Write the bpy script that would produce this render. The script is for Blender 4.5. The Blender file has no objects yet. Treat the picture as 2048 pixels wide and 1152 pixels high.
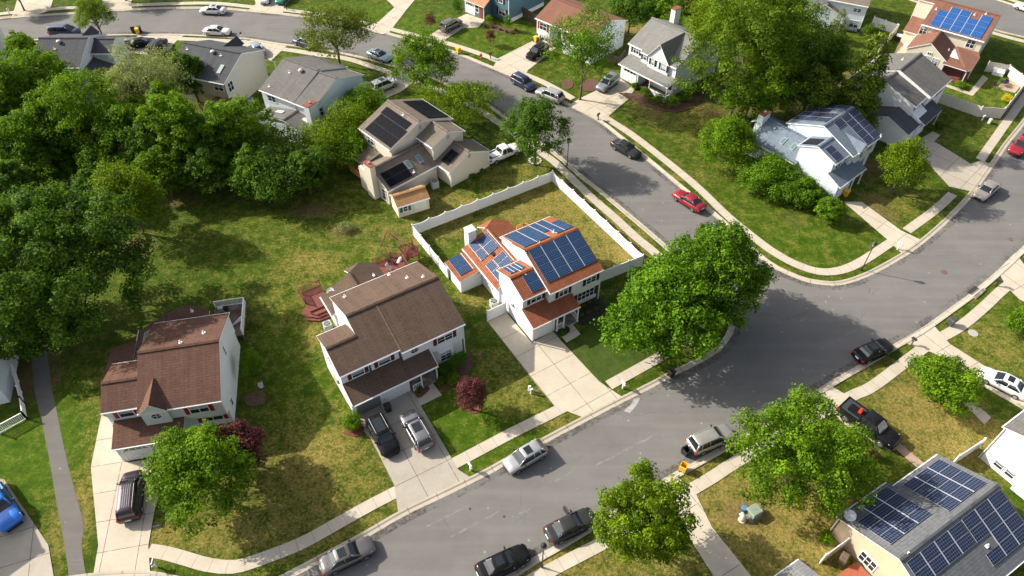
import bpy, bmesh, math, random
import numpy as np
from mathutils import Vector, Matrix
R = math.radians
rnd = random.Random(7)
S = bpy.context.scene
COL = S.collection
# ------------------------------------------------------------------ camera model
FPX, TH, CH = 1422.0, R(46.42), 63.2           # focal length in photo pixels, tilt below horizon, height above ground
_F = Vector((0, math.cos(TH), -math.sin(TH))); _U = Vector((0, math.sin(TH), math.cos(TH)))
def at(px, py, z=0.0):                          # photo pixel -> point on the level z
    r = _F + Vector((1, 0, 0)) * ((px - 1024) / FPX) - _U * ((py - 576) / FPX)
    t = (z - CH) / r.z
    return Vector((0, 0, CH)) + r * t
def depth(p): return (p - Vector((0, 0, CH))).dot(_F)

# ------------------------------------------------------------------ materials
MATS = {}
def newmat(name):
    m = bpy.data.materials.new(name); m.use_nodes = True
    nt = m.node_tree; b = nt.nodes['Principled BSDF']
    return m, nt, b
def N(nt, t, **k):
    n = nt.nodes.new(t)
    for a, v in k.items():
        if a in n.inputs: n.inputs[a].default_value = v
        else: setattr(n, a, v)
    return n
def mixc(nt, fac, a, b, mode='MIX'):
    n = nt.nodes.new('ShaderNodeMix'); n.data_type = 'RGBA'; n.blend_type = mode
    for s, v in ((0, fac), (6, a), (7, b)):
        if hasattr(v, 'is_linked') or hasattr(v, 'links'): nt.links.new(v, n.inputs[s])
        elif s == 0: n.inputs[0].default_value = v
        else: n.inputs[s].default_value = (*v[:3], 1)
    return n.outputs[2]
def math_(nt, op, a, b=None):
    n = nt.nodes.new('ShaderNodeMath'); n.operation = op
    for i, v in enumerate((a, b)):
        if v is None: continue
        if hasattr(v, 'links'): nt.links.new(v, n.inputs[i])
        else: n.inputs[i].default_value = v
    return n.outputs[0]
def noise(nt, vec, scale, detail=4, rough=.6):
    n = N(nt, 'ShaderNodeTexNoise'); n.inputs['Scale'].default_value = scale; n.inputs['Detail'].default_value = detail; n.inputs['Roughness'].default_value = rough
    if vec is not None: nt.links.new(vec, n.inputs['Vector'])
    return n.outputs[0]
def ramp(nt, v, lo, hi):
    n = N(nt, 'ShaderNodeMapRange'); n.inputs[1].default_value = lo; n.inputs[2].default_value = hi
    nt.links.new(v, n.inputs[0]); return n.outputs[0]
def gpos(nt): return nt.nodes.new('ShaderNodeNewGeometry').outputs['Position']
def plain(name, c, rough=.5, metal=0, spec=.5, var=.0, vs=2.0):
    if name in MATS: return MATS[name]
    m, nt, b = newmat(name)
    b.inputs['Base Color'].default_value = (*c, 1); b.inputs['Roughness'].default_value = rough; b.inputs['Metallic'].default_value = metal
    b.inputs['Specular IOR Level'].default_value = spec
    if var:
        n = ramp(nt, noise(nt, gpos(nt), vs, 5), .3, .7)
        nt.links.new(mixc(nt, n, [x * (1 - var) for x in c], [min(1, x * (1 + var)) for x in c]), b.inputs['Base Color'])
    MATS[name] = m; return m
def carpaint(name, c, metal=.25, coat=.8):
    if name in MATS: return MATS[name]
    m, nt, b = newmat(name)
    b.inputs['Base Color'].default_value = (*c, 1); b.inputs['Metallic'].default_value = metal; b.inputs['Roughness'].default_value = .32 if coat > .2 else .2
    b.inputs['Specular IOR Level'].default_value = (.5 if coat > .2 else .1); b.inputs['Coat Weight'].default_value = coat; b.inputs['Coat Roughness'].default_value = .06
    n = ramp(nt, noise(nt, gpos(nt), 1.3, 5), .3, .75)
    nt.links.new(mixc(nt, n, c, [x * .82 + .01 for x in c]), b.inputs['Base Color'])
    MATS[name] = m; return m
def shingle(name, c1, c2, mort, tint=(0, 0, 0)):
    if name in MATS: return MATS[name]
    m, nt, b = newmat(name)
    uv = nt.nodes.new('ShaderNodeUVMap').outputs[0]
    t = N(nt, 'ShaderNodeTexBrick'); t.offset = .5
    nt.links.new(uv, t.inputs['Vector'])
    t.inputs['Color1'].default_value = (*c1, 1); t.inputs['Color2'].default_value = (*c2, 1); t.inputs['Mortar'].default_value = (*mort, 1)
    for k, v in (('Scale', 1.0), ('Mortar Size', .034), ('Mortar Smooth', .4), ('Bias', -.05), ('Brick Width', .85), ('Row Height', .29)): t.inputs[k].default_value = v
    big = ramp(nt, noise(nt, gpos(nt), .55, 5, .65), .3, .72)
    fine = ramp(nt, noise(nt, uv, 5.0, 3), .25, .75)
    mp = N(nt, 'ShaderNodeMapping'); mp.inputs['Scale'].default_value = (1.6, .12, 1); nt.links.new(uv, mp.inputs[0])
    streak = ramp(nt, noise(nt, mp.outputs[0], 1.0, 4), .35, .7)
    c = mixc(nt, .42, t.outputs[0], mixc(nt, fine, [x * .6 for x in c1], [x * 1.4 for x in c2]))
    c = mixc(nt, math_(nt, 'MULTIPLY', big, .55), c, [x * .72 for x in c1])
    c = mixc(nt, math_(nt, 'MULTIPLY', streak, .3), c, [x * 1.25 + .015 for x in c2])
    nt.links.new(c, b.inputs['Base Color']); b.inputs['Roughness'].default_value = .9; b.inputs['Specular IOR Level'].default_value = .25
    bp = N(nt, 'ShaderNodeBump'); bp.inputs['Strength'].default_value = .5; bp.inputs['Distance'].default_value = .02
    nt.links.new(t.outputs['Fac'], bp.inputs['Height']); bp.invert = True; nt.links.new(bp.outputs[0], b.inputs['Normal'])
    MATS[name] = m; return m
def siding(name, c):
    if name in MATS: return MATS[name]
    m, nt, b = newmat(name)
    p = gpos(nt); sp = N(nt, 'ShaderNodeSeparateXYZ'); nt.links.new(p, sp.inputs[0])
    fr = math_(nt, 'FRACT', math_(nt, 'MULTIPLY', sp.outputs[2], 1 / .16))
    line = math_(nt, 'LESS_THAN', fr, .14)
    mp = N(nt, 'ShaderNodeMapping'); mp.inputs['Scale'].default_value = (.8, .8, .25); nt.links.new(p, mp.inputs[0])
    dirt = ramp(nt, noise(nt, mp.outputs[0], 1.2, 5), .35, .75)
    col = mixc(nt, math_(nt, 'MULTIPLY', dirt, .35), c, [c[0] * .86, c[1] * .87, c[2] * .84])
    col = mixc(nt, math_(nt, 'MULTIPLY', line, .28), col, [x * .6 for x in c])
    nt.links.new(col, b.inputs['Base Color']); b.inputs['Roughness'].default_value = .55; b.inputs['Specular IOR Level'].default_value = .3
    MATS[name] = m; return m
def solar(name, c1, c2, line, frame, rough=.3, spec=.25):
    if name in MATS: return MATS[name]
    m, nt, b = newmat(name)
    uv = nt.nodes.new('ShaderNodeUVMap').outputs[0]
    t = N(nt, 'ShaderNodeTexBrick'); t.offset = 0
    nt.links.new(uv, t.inputs['Vector'])
    t.inputs['Color1'].default_value = (*c1, 1); t.inputs['Color2'].default_value = (*c2, 1); t.inputs['Mortar'].default_value = (*line, 1)
    for k, v in (('Scale', 1.0), ('Mortar Size', .065), ('Mortar Smooth', .2), ('Bias', 0), ('Brick Width', 1), ('Row Height', 1)): t.inputs[k].default_value = v
    n = ramp(nt, noise(nt, gpos(nt), 3, 3), .3, .7)
    c = mixc(nt, math_(nt, 'MULTIPLY', n, .3), t.outputs[0], [x * 1.5 for x in c2])
    nt.links.new(c, b.inputs['Base Color']); b.inputs['Roughness'].default_value = rough
    b.inputs['Specular IOR Level'].default_value = spec
    MATS[name] = m; return m
def concrete(name, c, joint=True):
    if name in MATS: return MATS[name]
    m, nt, b = newmat(name)
    p = gpos(nt)
    n1 = ramp(nt, noise(nt, p, .5, 6, .7), .3, .72); n2 = ramp(nt, noise(nt, p, 6, 4, .7), .3, .7)
    col = mixc(nt, math_(nt, 'MULTIPLY', n1, .8), c, [c[0] * .72, c[1] * .69, c[2] * .63])
    col = mixc(nt, math_(nt, 'MULTIPLY', n2, .25), col, [x * 1.15 for x in c])
    if joint:
        uv = nt.nodes.new('ShaderNodeUVMap').outputs[0]
        sp = N(nt, 'ShaderNodeSeparateXYZ'); nt.links.new(uv, sp.inputs[0])
        cell = N(nt, 'ShaderNodeTexWhiteNoise'); fl = N(nt, 'ShaderNodeVectorMath'); fl.operation = 'FLOOR'; nt.links.new(uv, fl.inputs[0]); nt.links.new(fl.outputs[0], cell.inputs[0])
        col = mixc(nt, math_(nt, 'MULTIPLY', cell.outputs[0], .3), col, [c[0] * .8, c[1] * .78, c[2] * .72])
        ms = None
        for i in (0, 1):
            f = math_(nt, 'PINGPONG', sp.outputs[i], .5)
            l = math_(nt, 'LESS_THAN', f, .011)
            ms = l if ms is None else math_(nt, 'MAXIMUM', ms, l)
        br = ramp(nt, noise(nt, p, 2.3, 3), .25, .5)
        col = mixc(nt, math_(nt, 'MULTIPLY', math_(nt, 'MULTIPLY', ms, br), .75), col, (.07, .06, .045))
    nt.links.new(col, b.inputs['Base Color']); b.inputs['Roughness'].default_value = .85; b.inputs['Specular IOR Level'].default_value = .3
    MATS[name] = m; return m
def asphalt(name, c, warm=0):
    m, nt, b = newmat(name)
    p = gpos(nt)
    n1 = ramp(nt, noise(nt, p, .16, 6, .65), .32, .7); n2 = ramp(nt, noise(nt, p, 9, 4, .8), .3, .7)
    mp = N(nt, 'ShaderNodeMapping'); mp.inputs['Rotation'].default_value = (0, 0, R(-31)); mp.inputs['Scale'].default_value = (.05, .9, 1); nt.links.new(p, mp.inputs[0])
    st = ramp(nt, noise(nt, mp.outputs[0], 1.0, 5, .6), .45, .75)
    col = mixc(nt, n1, [x * .85 for x in c], [x * 1.16 for x in c])
    col = mixc(nt, math_(nt, 'MULTIPLY', n2, .35), col, [x * 1.5 for x in c])
    col = mixc(nt, math_(nt, 'MULTIPLY', st, .35), col, [x * 1.5 + .01 for x in c])
    v = N(nt, 'ShaderNodeTexVoronoi'); v.feature = 'DISTANCE_TO_EDGE'; v.inputs['Scale'].default_value = .16
    wob = N(nt, 'ShaderNodeVectorMath'); wob.operation = 'ADD'
    nn = N(nt, 'ShaderNodeTexNoise'); nn.inputs['Scale'].default_value = .5; nt.links.new(p, nn.inputs['Vector'])
    sc = N(nt, 'ShaderNodeVectorMath'); sc.operation = 'SCALE'; sc.inputs['Scale'].default_value = 2.2; nt.links.new(nn.outputs['Color'], sc.inputs[0])
    nt.links.new(p, wob.inputs[0]); nt.links.new(sc.outputs[0], wob.inputs[1]); nt.links.new(wob.outputs[0], v.inputs['Vector'])
    cr = math_(nt, 'MULTIPLY', math_(nt, 'LESS_THAN', v.outputs['Distance'], .0035), ramp(nt, noise(nt, p, .3, 2), .45, .55))
    col = mixc(nt, math_(nt, 'MULTIPLY', cr, .4), col, [x * .5 for x in c])
    vs = N(nt, 'ShaderNodeTexVoronoi'); vs.inputs['Scale'].default_value = .55; nt.links.new(p, vs.inputs['Vector'])
    spot = math_(nt, 'LESS_THAN', vs.outputs['Distance'], .07)
    col = mixc(nt, math_(nt, 'MULTIPLY', spot, .5), col, [x * 2.4 for x in c])
    nt.links.new(col, b.inputs['Base Color']); b.inputs['Roughness'].default_value = .9; b.inputs['Specular IOR Level'].default_value = .25
    return m
def leafmat(name, dark, light, trans=.35):
    if name in MATS: return MATS[name]
    m, nt, b = newmat(name)
    a = N(nt, 'ShaderNodeAttribute'); a.attribute_name = 'cv'
    col = mixc(nt, a.outputs['Fac'], dark, light)
    nt.links.new(col, b.inputs['Base Color']); b.inputs['Roughness'].default_value = .65; b.inputs['Specular IOR Level'].default_value = .12
    tr = N(nt, 'ShaderNodeBsdfTranslucent')
    nt.links.new(mixc(nt, .5, col, [min(1, light[0] * 1.3), light[1] * 1.35, light[2] * .6]), tr.inputs['Color'])
    mx = N(nt, 'ShaderNodeMixShader'); mx.inputs[0].default_value = trans
    nt.links.new(b.outputs[0], mx.inputs[1]); nt.links.new(tr.outputs[0], mx.inputs[2])
    nt.links.new(mx.outputs[0], nt.nodes['Material Output'].inputs[0])
    MATS[name] = m; return m
def grassmat():
    m, nt, b = newmat('grass')
    p = gpos(nt)
    def attr(n):
        a = N(nt, 'ShaderNodeAttribute'); a.attribute_name = n; return a.outputs['Fac']
    big = ramp(nt, noise(nt, p, .11, 6, .62), .3, .7)
    mid = ramp(nt, noise(nt, p, .75, 6, .72), .32, .68)
    fine = ramp(nt, noise(nt, p, 3.2, 6, .85), .33, .67)
    vf = ramp(nt, noise(nt, p, 7, 4, .85), .32, .68)
    green = mixc(nt, mid, (.028, .056, .002), (.088, .128, .006))
    lush = mixc(nt, mid, (.036, .090, .002), (.105, .190, .005))
    dryc = mixc(nt, fine, (.17, .130, .022), (.57, .42, .145))
    soil = mixc(nt, fine, (.15, .085, .045), (.29, .185, .10))
    # dry fraction: painted map + patchiness
    def thresh(a, w, n, gain):
        x = math_(nt, 'ADD', math_(nt, 'MULTIPLY', a, w), math_(nt, 'MULTIPLY', math_(nt, 'SUBTRACT', n, .5), gain))
        c = N(nt, 'ShaderNodeClamp'); nt.links.new(x, c.inputs[0]); return c.outputs[0]
    col = mixc(nt, attr('lush'), green, lush)
    mixn = math_(nt, 'ADD', math_(nt, 'MULTIPLY', mid, .42), math_(nt, 'MULTIPLY', fine, .58))
    col = mixc(nt, thresh(math_(nt, 'SUBTRACT', attr('dry'), .16), 1.15, mixn, 1.7), col, dryc)
    col = mixc(nt, math_(nt, 'MULTIPLY', thresh(attr('soil'), 1.0, mixn, .8), 1.0), col, soil)
    col = mixc(nt, math_(nt, 'MULTIPLY', vf, .72), col, mixc(nt, 1.0, col, (.34, .38, .32), 'MULTIPLY'))
    col = mixc(nt, math_(nt, 'MULTIPLY', big, .25), col, mixc(nt, 1.0, col, (1.15, 1.1, 1.0), 'MULTIPLY'))
    nt.links.new(col, b.inputs['Base Color']); b.inputs['Roughness'].default_value = .9; b.inputs['Specular IOR Level'].default_value = .12
    mpw = N(nt, 'ShaderNodeMapping'); mpw.inputs['Rotation'].default_value = (0, 0, R(-32)); nt.links.new(p, mpw.inputs[0])
    wv = N(nt, 'ShaderNodeTexWave'); wv.inputs['Scale'].default_value = .42; wv.inputs['Distortion'].default_value = 1.6; wv.inputs['Detail'].default_value = 2; wv.inputs['Detail Scale'].default_value = .6; nt.links.new(mpw.outputs[0], wv.inputs[0])
    wm = math_(nt, 'MULTIPLY', ramp(nt, noise(nt, p, .06, 2), .42, .6), .22)
    col = mixc(nt, math_(nt, 'MULTIPLY', wv.outputs['Fac'], wm), col, mixc(nt, 1.0, col, (1.7, 1.55, 1.2), 'MULTIPLY'))
    nt.links.new(col, b.inputs['Base Color'])
    bp = N(nt, 'ShaderNodeBump'); bp.inputs['Strength'].default_value = .55; bp.inputs['Distance'].default_value = .12
    nt.links.new(math_(nt, 'ADD', fine, vf), bp.inputs['Height']); nt.links.new(bp.outputs[0], b.inputs['Normal'])
    return m

WHITE = plain('white_vinyl', (.80, .80, .79), .45, var=.05)
TRIM = plain('white_trim', (.78, .78, .77), .5, var=.04)
GLASS = plain('window_glass', (.025, .032, .042), .08, spec=.8, var=.5, vs=.9)
GLASSL = plain('skylight_glass', (.10, .20, .22), .1, spec=.8)
BLIND = plain('window_blind', (.42, .46, .50), .35)
DARK = plain('dark_metal', (.018, .018, .02), .45)
BLACKP = plain('black_plastic', (.02, .021, .023), .5)
YELLOWP = plain('yellow_plastic', (.78, .47, .02), .5)
GREENP = plain('green_plastic', (.03, .12, .07), .5)
GREY = plain('grey_metal', (.36, .37, .36), .5, .2)
BRICK = plain('brick_cap', (.21, .065, .035), .85, var=.3, vs=5)
WOODR = plain('red_stained_wood', (.16, .042, .03), .75, var=.3, vs=3)
WOODO = plain('orange_wood', (.52, .24, .07), .7, var=.3, vs=3)
WOODT = plain('tan_wood', (.34, .22, .12), .8, var=.3, vs=3)
WOODG = plain('weathered_wood', (.12, .085, .06), .85, var=.35, vs=3)
BARK = plain('bark', (.10, .075, .055), .95, var=.4, vs=4)
MULCH = plain('dark_mulch', (.028, .021, .02), .95, var=.6, vs=7)
MULCHR = plain('red_mulch', (.17, .05, .03), .95, var=.35, vs=7)
TYRE = plain('tyre_rubber', (.018, .018, .018), .8)
RIM = plain('rim_alloy', (.42, .43, .45), .3, .8)
CARGLASS = plain('car_glass', (.012, .016, .02), .05, spec=.9)
LAMP = plain('headlight_lens', (.72, .74, .76), .15)
TAIL = plain('taillight_lens', (.42, .015, .02), .25)
CONC = concrete('concrete_walk', (.50, .45, .37))
DRIVE = concrete('concrete_drive', (.52, .46, .375))
DRIVEO = concrete('concrete_drive_old', (.42, .38, .32)); DRIVEG = concrete('concrete_drive_grey', (.38, .35, .30))
KERB = concrete('concrete_kerb', (.47, .42, .345))

def dirtmat():
    m, nt, b = newmat('gutter_dirt'); p = gpos(nt)
    b.inputs['Base Color'].default_value = (.075, .062, .045, 1); b.inputs['Roughness'].default_value = .95
    n = math_(nt, 'ADD', math_(nt, 'MULTIPLY', noise(nt, p, 2.6, 5, .8), .6), math_(nt, 'MULTIPLY', noise(nt, p, .22, 3), .4))
    tr = N(nt, 'ShaderNodeBsdfTransparent'); mx = N(nt, 'ShaderNodeMixShader')
    nt.links.new(math_(nt, 'MULTIPLY', ramp(nt, n, .47, .62), .75), mx.inputs[0]); nt.links.new(tr.outputs[0], mx.inputs[1]); nt.links.new(b.outputs[0], mx.inputs[2])
    nt.links.new(mx.outputs[0], nt.nodes['Material Output'].inputs[0]); return m
# ------------------------------------------------------------------ mesh helper
class MB:
    def __init__(s): s.v = []; s.f = []; s.m = []; s.uv = []
    def face(s, pts, m=0, uv=None):
        i = len(s.v); s.v += [tuple(p) for p in pts]; s.f.append(list(range(i, i + len(pts)))); s.m.append(m)
        s.uv.append(uv if uv else [(0, 0)] * len(pts))
    def hexa(s, c, m=0):                       # 8 corners, bottom 4 then top 4
        for q in ((3, 2, 1, 0), (4, 5, 6, 7), (0, 1, 5, 4), (1, 2, 6, 5), (2, 3, 7, 6), (3, 0, 4, 7)):
            s.face([c[k] for k in q], m)
    def box(s, x0, x1, y0, y1, z0, z1, m=0):
        s.hexa([(x0, y0, z0), (x1, y0, z0), (x1, y1, z0), (x0, y1, z0), (x0, y0, z1), (x1, y0, z1), (x1, y1, z1), (x0, y1, z1)], m)
    def bar(s, a, b, w, h, m=0):               # beam from a to b, w wide, h tall
        a = Vector(a); b = Vector(b); d = (b - a).normalized()
        sx = d.cross(Vector((0, 0, 1)))
        sx = sx.normalized() if sx.length > 1e-4 else Vector((1, 0, 0))
        up = sx.cross(d).normalized(); sx *= w / 2; up *= h / 2
        s.hexa([a - sx - up, a + sx - up, b + sx - up, b - sx - up, a - sx + up, a + sx + up, b + sx + up, b - sx + up], m)
    def tube(s, pts, rad, n=8, m=0, cap=True):
        rings = []
        for k, p in enumerate(pts):
            p = Vector(p); d = (Vector(pts[min(k + 1, len(pts) - 1)]) - Vector(pts[max(k - 1, 0)])).normalized()
            x = d.cross(Vector((.3, .9, .1))).normalized(); y = d.cross(x)
            i = len(s.v)
            s.v += [tuple(p + (x * math.cos(2 * math.pi * j / n) + y * math.sin(2 * math.pi * j / n)) * rad[k]) for j in range(n)]
            rings.append(i)
        for a, b in zip(rings, rings[1:]):
            for j in range(n):
                q = [a + j, b + j, b + (j + 1) % n, a + (j + 1) % n]
                s.f.append(q); s.m.append(m); s.uv.append([(0, 0)] * 4)
        if cap:
            s.f.append([rings[-1] + j for j in range(n)][::-1]); s.m.append(m); s.uv.append([(0, 0)] * n)
            s.f.append([rings[0] + j for j in range(n)]); s.m.append(m); s.uv.append([(0, 0)] * n)
    def slab(s, pts, t=.14, mt=0, me=1):       # thick roof sheet; pts counter-clockwise from above
        P = [Vector(p) for p in pts]
        n = Vector((0, 0, 0))
        for i in range(len(P)): n += (P[i] - P[0]).cross(P[(i + 1) % len(P)] - P[0])
        n.normalize()
        if n.z < 0: P.reverse(); n = -n
        tx = Vector((0, 0, 1)).cross(n)
        tx = tx.normalized() if tx.length > 1e-4 else Vector((1, 0, 0))
        ty = n.cross(tx)
        s.face(P, mt, [(p.dot(tx), p.dot(ty)) for p in P])
        B = [p - Vector((0, 0, t)) for p in P]
        s.face(B[::-1], me)
        for i in range(len(P)):
            j = (i + 1) % len(P); s.face([P[i], B[i], B[j], P[j]], me)
    def prism(s, poly, z0, z1, m=0, top=None):
        n = len(poly)
        s.face([(x, y, z1) for x, y in poly], top if top is not None else m, [(x, y) for x, y in poly]); s.face([(x, y, z0) for x, y in poly][::-1], m)
        for i in range(n):
            a, b = poly[i], poly[(i + 1) % n]
            s.face([(*a, z0), (*b, z0), (*b, z1), (*a, z1)], m)
    def build(s, name, mats, parent=None, smooth=False, loc=None):
        me = bpy.data.meshes.new(name); me.from_pydata(s.v, [], s.f)
        for mt in (mats if isinstance(mats, (list, tuple)) else [mats]): me.materials.append(mt)
        me.polygons.foreach_set('material_index', s.m)
        u = me.uv_layers.new(name='UVMap'); flat = [c for f in s.uv for p in f for c in p]
        u.data.foreach_set('uv', flat)
        if smooth: me.polygons.foreach_set('use_smooth', [True] * len(s.f))
        me.update()
        o = bpy.data.objects.new(name, me); COL.objects.link(o)
        if parent: o.parent = parent
        if loc is not None: o.location = loc
        return o
def tag(o, label, cat, group=None, kind=None):
    if label: o['label'] = label
    if cat: o['category'] = cat
    if group: o['group'] = group
    if kind: o['kind'] = kind
    return o
def thing(name, label, cat, loc=(0, 0, 0), rz=0, group=None):
    o = bpy.data.objects.new(name, None); COL.objects.link(o); o.empty_display_size = .3
    o.location = loc; o.rotation_euler = (0, 0, rz); return tag(o, label, cat, group)
def dup(root, loc, rz, label, group=None):
    r = root.copy(); COL.objects.link(r); r.location = loc; r.rotation_euler = (0, 0, rz); r['label'] = label
    if group: r['group'] = group
    for ch in list(root.children):
        c = ch.copy(); COL.objects.link(c); c.parent = r
        for g in list(ch.children):
            d = g.copy(); COL.objects.link(d); d.parent = c
    return r

# ------------------------------------------------------------------ ground, roads, walks
def px(pts, z=0.0): return [at(x, y, z) for x, y in pts]
def smooth(P, step=.8):                         # Catmull-Rom through ground points
    out = []
    Q = [P[0] * 2 - P[1]] + list(P) + [P[-1] * 2 - P[-2]]
    for i in range(1, len(Q) - 2):
        a, b, c, d = Q[i - 1:i + 3]; n = max(2, int((c - b).length / step))
        for k in range(n):
            t = k / n
            out.append(.5 * (2 * b + (c - a) * t + (2 * a - 5 * b + 4 * c - d) * t * t + (3 * b - a - 3 * c + d) * t ** 3))
    out.append(P[-1]); return out
def offset(P, d):                               # shift a ground polyline to its left by d
    o = []
    for i, p in enumerate(P):
        t = (P[min(i + 1, len(P) - 1)] - P[max(i - 1, 0)]); t.z = 0; t.normalize()
        o.append(p + Vector((-t.y, t.x, 0)) * d)
    return o
def sheet(name, poly, z, mat, kind='structure', uvs=1.0, ang=0.0):
    from mathutils.geometry import tessellate_polygon
    P = [Vector((p[0], p[1], z)) for p in poly]
    mb = MB(); c, s_ = math.cos(ang), math.sin(ang)
    for tri in tessellate_polygon([P]):
        q = [P[i] for i in tri]
        if (q[1] - q[0]).cross(q[2] - q[0]).z < 0: q.reverse()
        mb.face(q, 0, [((p.x * c + p.y * s_) / uvs, (-p.x * s_ + p.y * c) / uvs) for p in q])
    return tag(mb.build(name, mat), None, None, kind=kind)
def slab_sheet(name, poly, h, mat, uvs=3.0, ang=0.0, uvq=None):
    """concrete slab of height h over the polygon; uvq=(nu,nv) lays the joint grid along a quad"""
    from mathutils.geometry import tessellate_polygon
    P = [Vector((p[0], p[1], h)) for p in poly]; mb = MB(); c, s_ = math.cos(ang), math.sin(ang)
    o = P[0]
    def uv(p): d = p - o; return ((d.x * c + d.y * s_) / uvs, (-d.x * s_ + d.y * c) / uvs)
    for tri in tessellate_polygon([P]):
        q = [P[i] for i in tri]
        if (q[1] - q[0]).cross(q[2] - q[0]).z < 0: q.reverse()
        mb.face(q, 0, [uv(p) for p in q])
    for i in range(len(P)):
        a, b = P[i], P[(i + 1) % len(P)]
        mb.face([a, b, Vector((b.x, b.y, 0)), Vector((a.x, a.y, 0))], 0)
    return tag(mb.build(name, mat), None, None, kind='structure')
def strip(name, P, w, h, mat, seg=1.55, prof=None):
    mb = MB(); l = offset(P, w / 2); r = offset(P, -w / 2); u = 0
    for i in range(len(P) - 1):
        du = (P[i + 1] - P[i]).length / seg
        a, b, c, d = r[i], r[i + 1], l[i + 1], l[i]
        q = [Vector((p.x, p.y, h)) for p in (a, b, c, d)]
        mb.face(q, 0, [(u, .1), (u + du, .1), (u + du, .9), (u, .9)])
        for p_, q_ in ((a, b), (c, d)): mb.face([(p_.x, p_.y, 0), (q_.x, q_.y, 0), (q_.x, q_.y, h), (p_.x, p_.y, h)], 0)
        u += du
    return tag(mb.build(name, mat), None, None, kind='structure')
def kerb(P, side):                              # rolled kerb and gutter, outward of the asphalt edge
    prof = [(-.05, .018), (.30, .022), (.46, .10), (.66, .11), (.68, 0)]
    rows = [[Vector((p.x, p.y, z)) for p in offset(P, side * d)] for d, z in prof]
    mb = MB(); u = 0
    for i in range(len(P) - 1):
        du = (P[i + 1] - P[i]).length / 3.0
        for k in range(len(prof) - 1):
            q = [rows[k][i], rows[k][i + 1], rows[k + 1][i + 1], rows[k + 1][i]]
            if side < 0: q.reverse()
            mb.face(q[::-1] if (q[1] - q[0]).cross(q[2] - q[0]).z < 0 else q, 0, [(u, .3), (u + du, .3), (u + du, .6), (u, .6)])
        u += du
    return tag(mb.build('kerb', KERB), None, None, kind='structure')

ASPH = asphalt('asphalt', (.140, .135, .128))
ASPH2 = asphalt('asphalt_path', (.125, .115, .105))
NW = [(100, 1172), (187, 1161), (250, 1157), (300, 1158), (352, 1168), (430, 1186), (500, 1183), (552, 1170), (592, 1151), (655, 1117), (732, 1076), (812, 1030), (905, 985), (979, 948), (1009, 931), (1091, 886), (1204, 826), (1269, 793), (1314, 770), (1357, 747), (1417, 717), (1452, 688), (1469, 655), (1464, 622), (1438, 583), (1390, 540), (1326, 484), (1264, 431), (1206, 383), (1157, 344), (1121, 312), (1075, 278), (1009, 231), (969, 203), (915, 176), (860, 153), (790, 130), (700, 108), (640, 97), (572, 88), (480, 75), (360, 68), (283, 68), (213, 69), (110, 74), (60, 80), (0, 88), (-120, 112)]
NE = [(-120, 58), (0, 38), (53, 34), (133, 29), (233, 22), (333, 18), (433, 18), (512, 25), (592, 33), (665, 45), (739, 60), (815, 80), (902, 105), (960, 128), (1024, 155), (1080, 182), (1137, 212), (1191, 240), (1231, 270), (1284, 313), (1361, 377), (1437, 440), (1490, 492), (1536, 529), (1569, 547), (1613, 564), (1663, 571), (1700, 566), (1749, 547), (1803, 517), (1836, 495), (1869, 468), (1903, 437), (1949, 387), (1989, 330), (2016, 290), (2048, 250), (2110, 170), (2170, 95)]
SE = [(850, 1250), (985, 1167), (1067, 1115), (1115, 1088), (1225, 1020), (1344, 948), (1411, 911), (1536, 838), (1659, 764), (1723, 727), (1783, 691), (1836, 661), (1899, 617), (1953, 577), (2003, 534), (2048, 491), (2130, 410), (2230, 300)]
nw, ne, se = smooth(px(NW)), smooth(px(NE)), smooth(px(SE))
sheet('road', px([(60, 1330), (600, 1420)]) + se + ne[::-1] + nw[::-1], .008, ASPH)
kerb(nw, 1); kerb(ne, 1); kerb(se, -1)
DIRT = dirtmat()
for P_, sd in ((nw, -1), (ne, -1), (se, 1)):
    mb = MB(); a_ = offset(P_, sd * .0); b_ = offset(P_, sd * .75)
    for i in range(len(P_) - 1):
        q = [Vector((v.x, v.y, .024 if k in (0, 1) else .012)) for k, v in enumerate((a_[i], a_[i + 1], b_[i + 1], b_[i]))]
        if (q[1] - q[0]).cross(q[2] - q[0]).z < 0: q.reverse()
        mb.face(q)
    tag(mb.build('gutter_dirt', DIRT), None, None, kind='structure')
r3a = smooth(px([(1700, -40), (1780, -15), (1826, 0), (1900, 26), (1989, 58), (2048, 73), (2170, 103)])); r3b = smooth(px([(1800, -60), (1900, -30), (1979, -4), (2048, 18), (2170, 50)]))
sheet('road', r3a + r3b[::-1], .008, ASPH); kerb(r3a, -1); kerb(r3b, 1)
# pavements
W1 = 1.25
strip('pavement', smooth(px([(297, 1101), (330, 1106), (367, 1116), (417, 1130), (467, 1134), (512, 1122), (602, 1087), (679, 1045), (740, 1011), (798, 981)])), W1, .05, CONC)
strip('pavement', smooth(px([(909, 927), (1024, 866), (1097, 830), (1140, 808)])), W1, .05, CONC)
strip('pavement', smooth(px([(1217, 771), (1237, 760), (1284, 734), (1330, 708), (1385, 674), (1410, 648), (1410, 618), (1385, 578), (1350, 543), (1304, 501), (1271, 474), (1231, 437), (1181, 393), (1134, 348), (1107, 323), (1070, 297), (1009, 254), (955, 218), (900, 190), (840, 166), (779, 145), (699, 119), (640, 110), (590, 102), (560, 98)])), W1, .05, CONC)
strip('pavement', smooth(px([(488, 84), (360, 78), (283, 78), (213, 79), (110, 84), (60, 90), (0, 99), (-120, 124)])), W1, .05, CONC)
strip('pavement', smooth(px([(1000, 1199), (1091, 1146), (1211, 1083), (1290, 1036), (1377, 983), (1424, 955), (1467, 927), (1560, 872), (1696, 796), (1749, 770), (1853, 692), (1919, 654), (1969, 613), (2003, 581), (2048, 545), (2140, 455)])), W1, .05, CONC)
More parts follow.
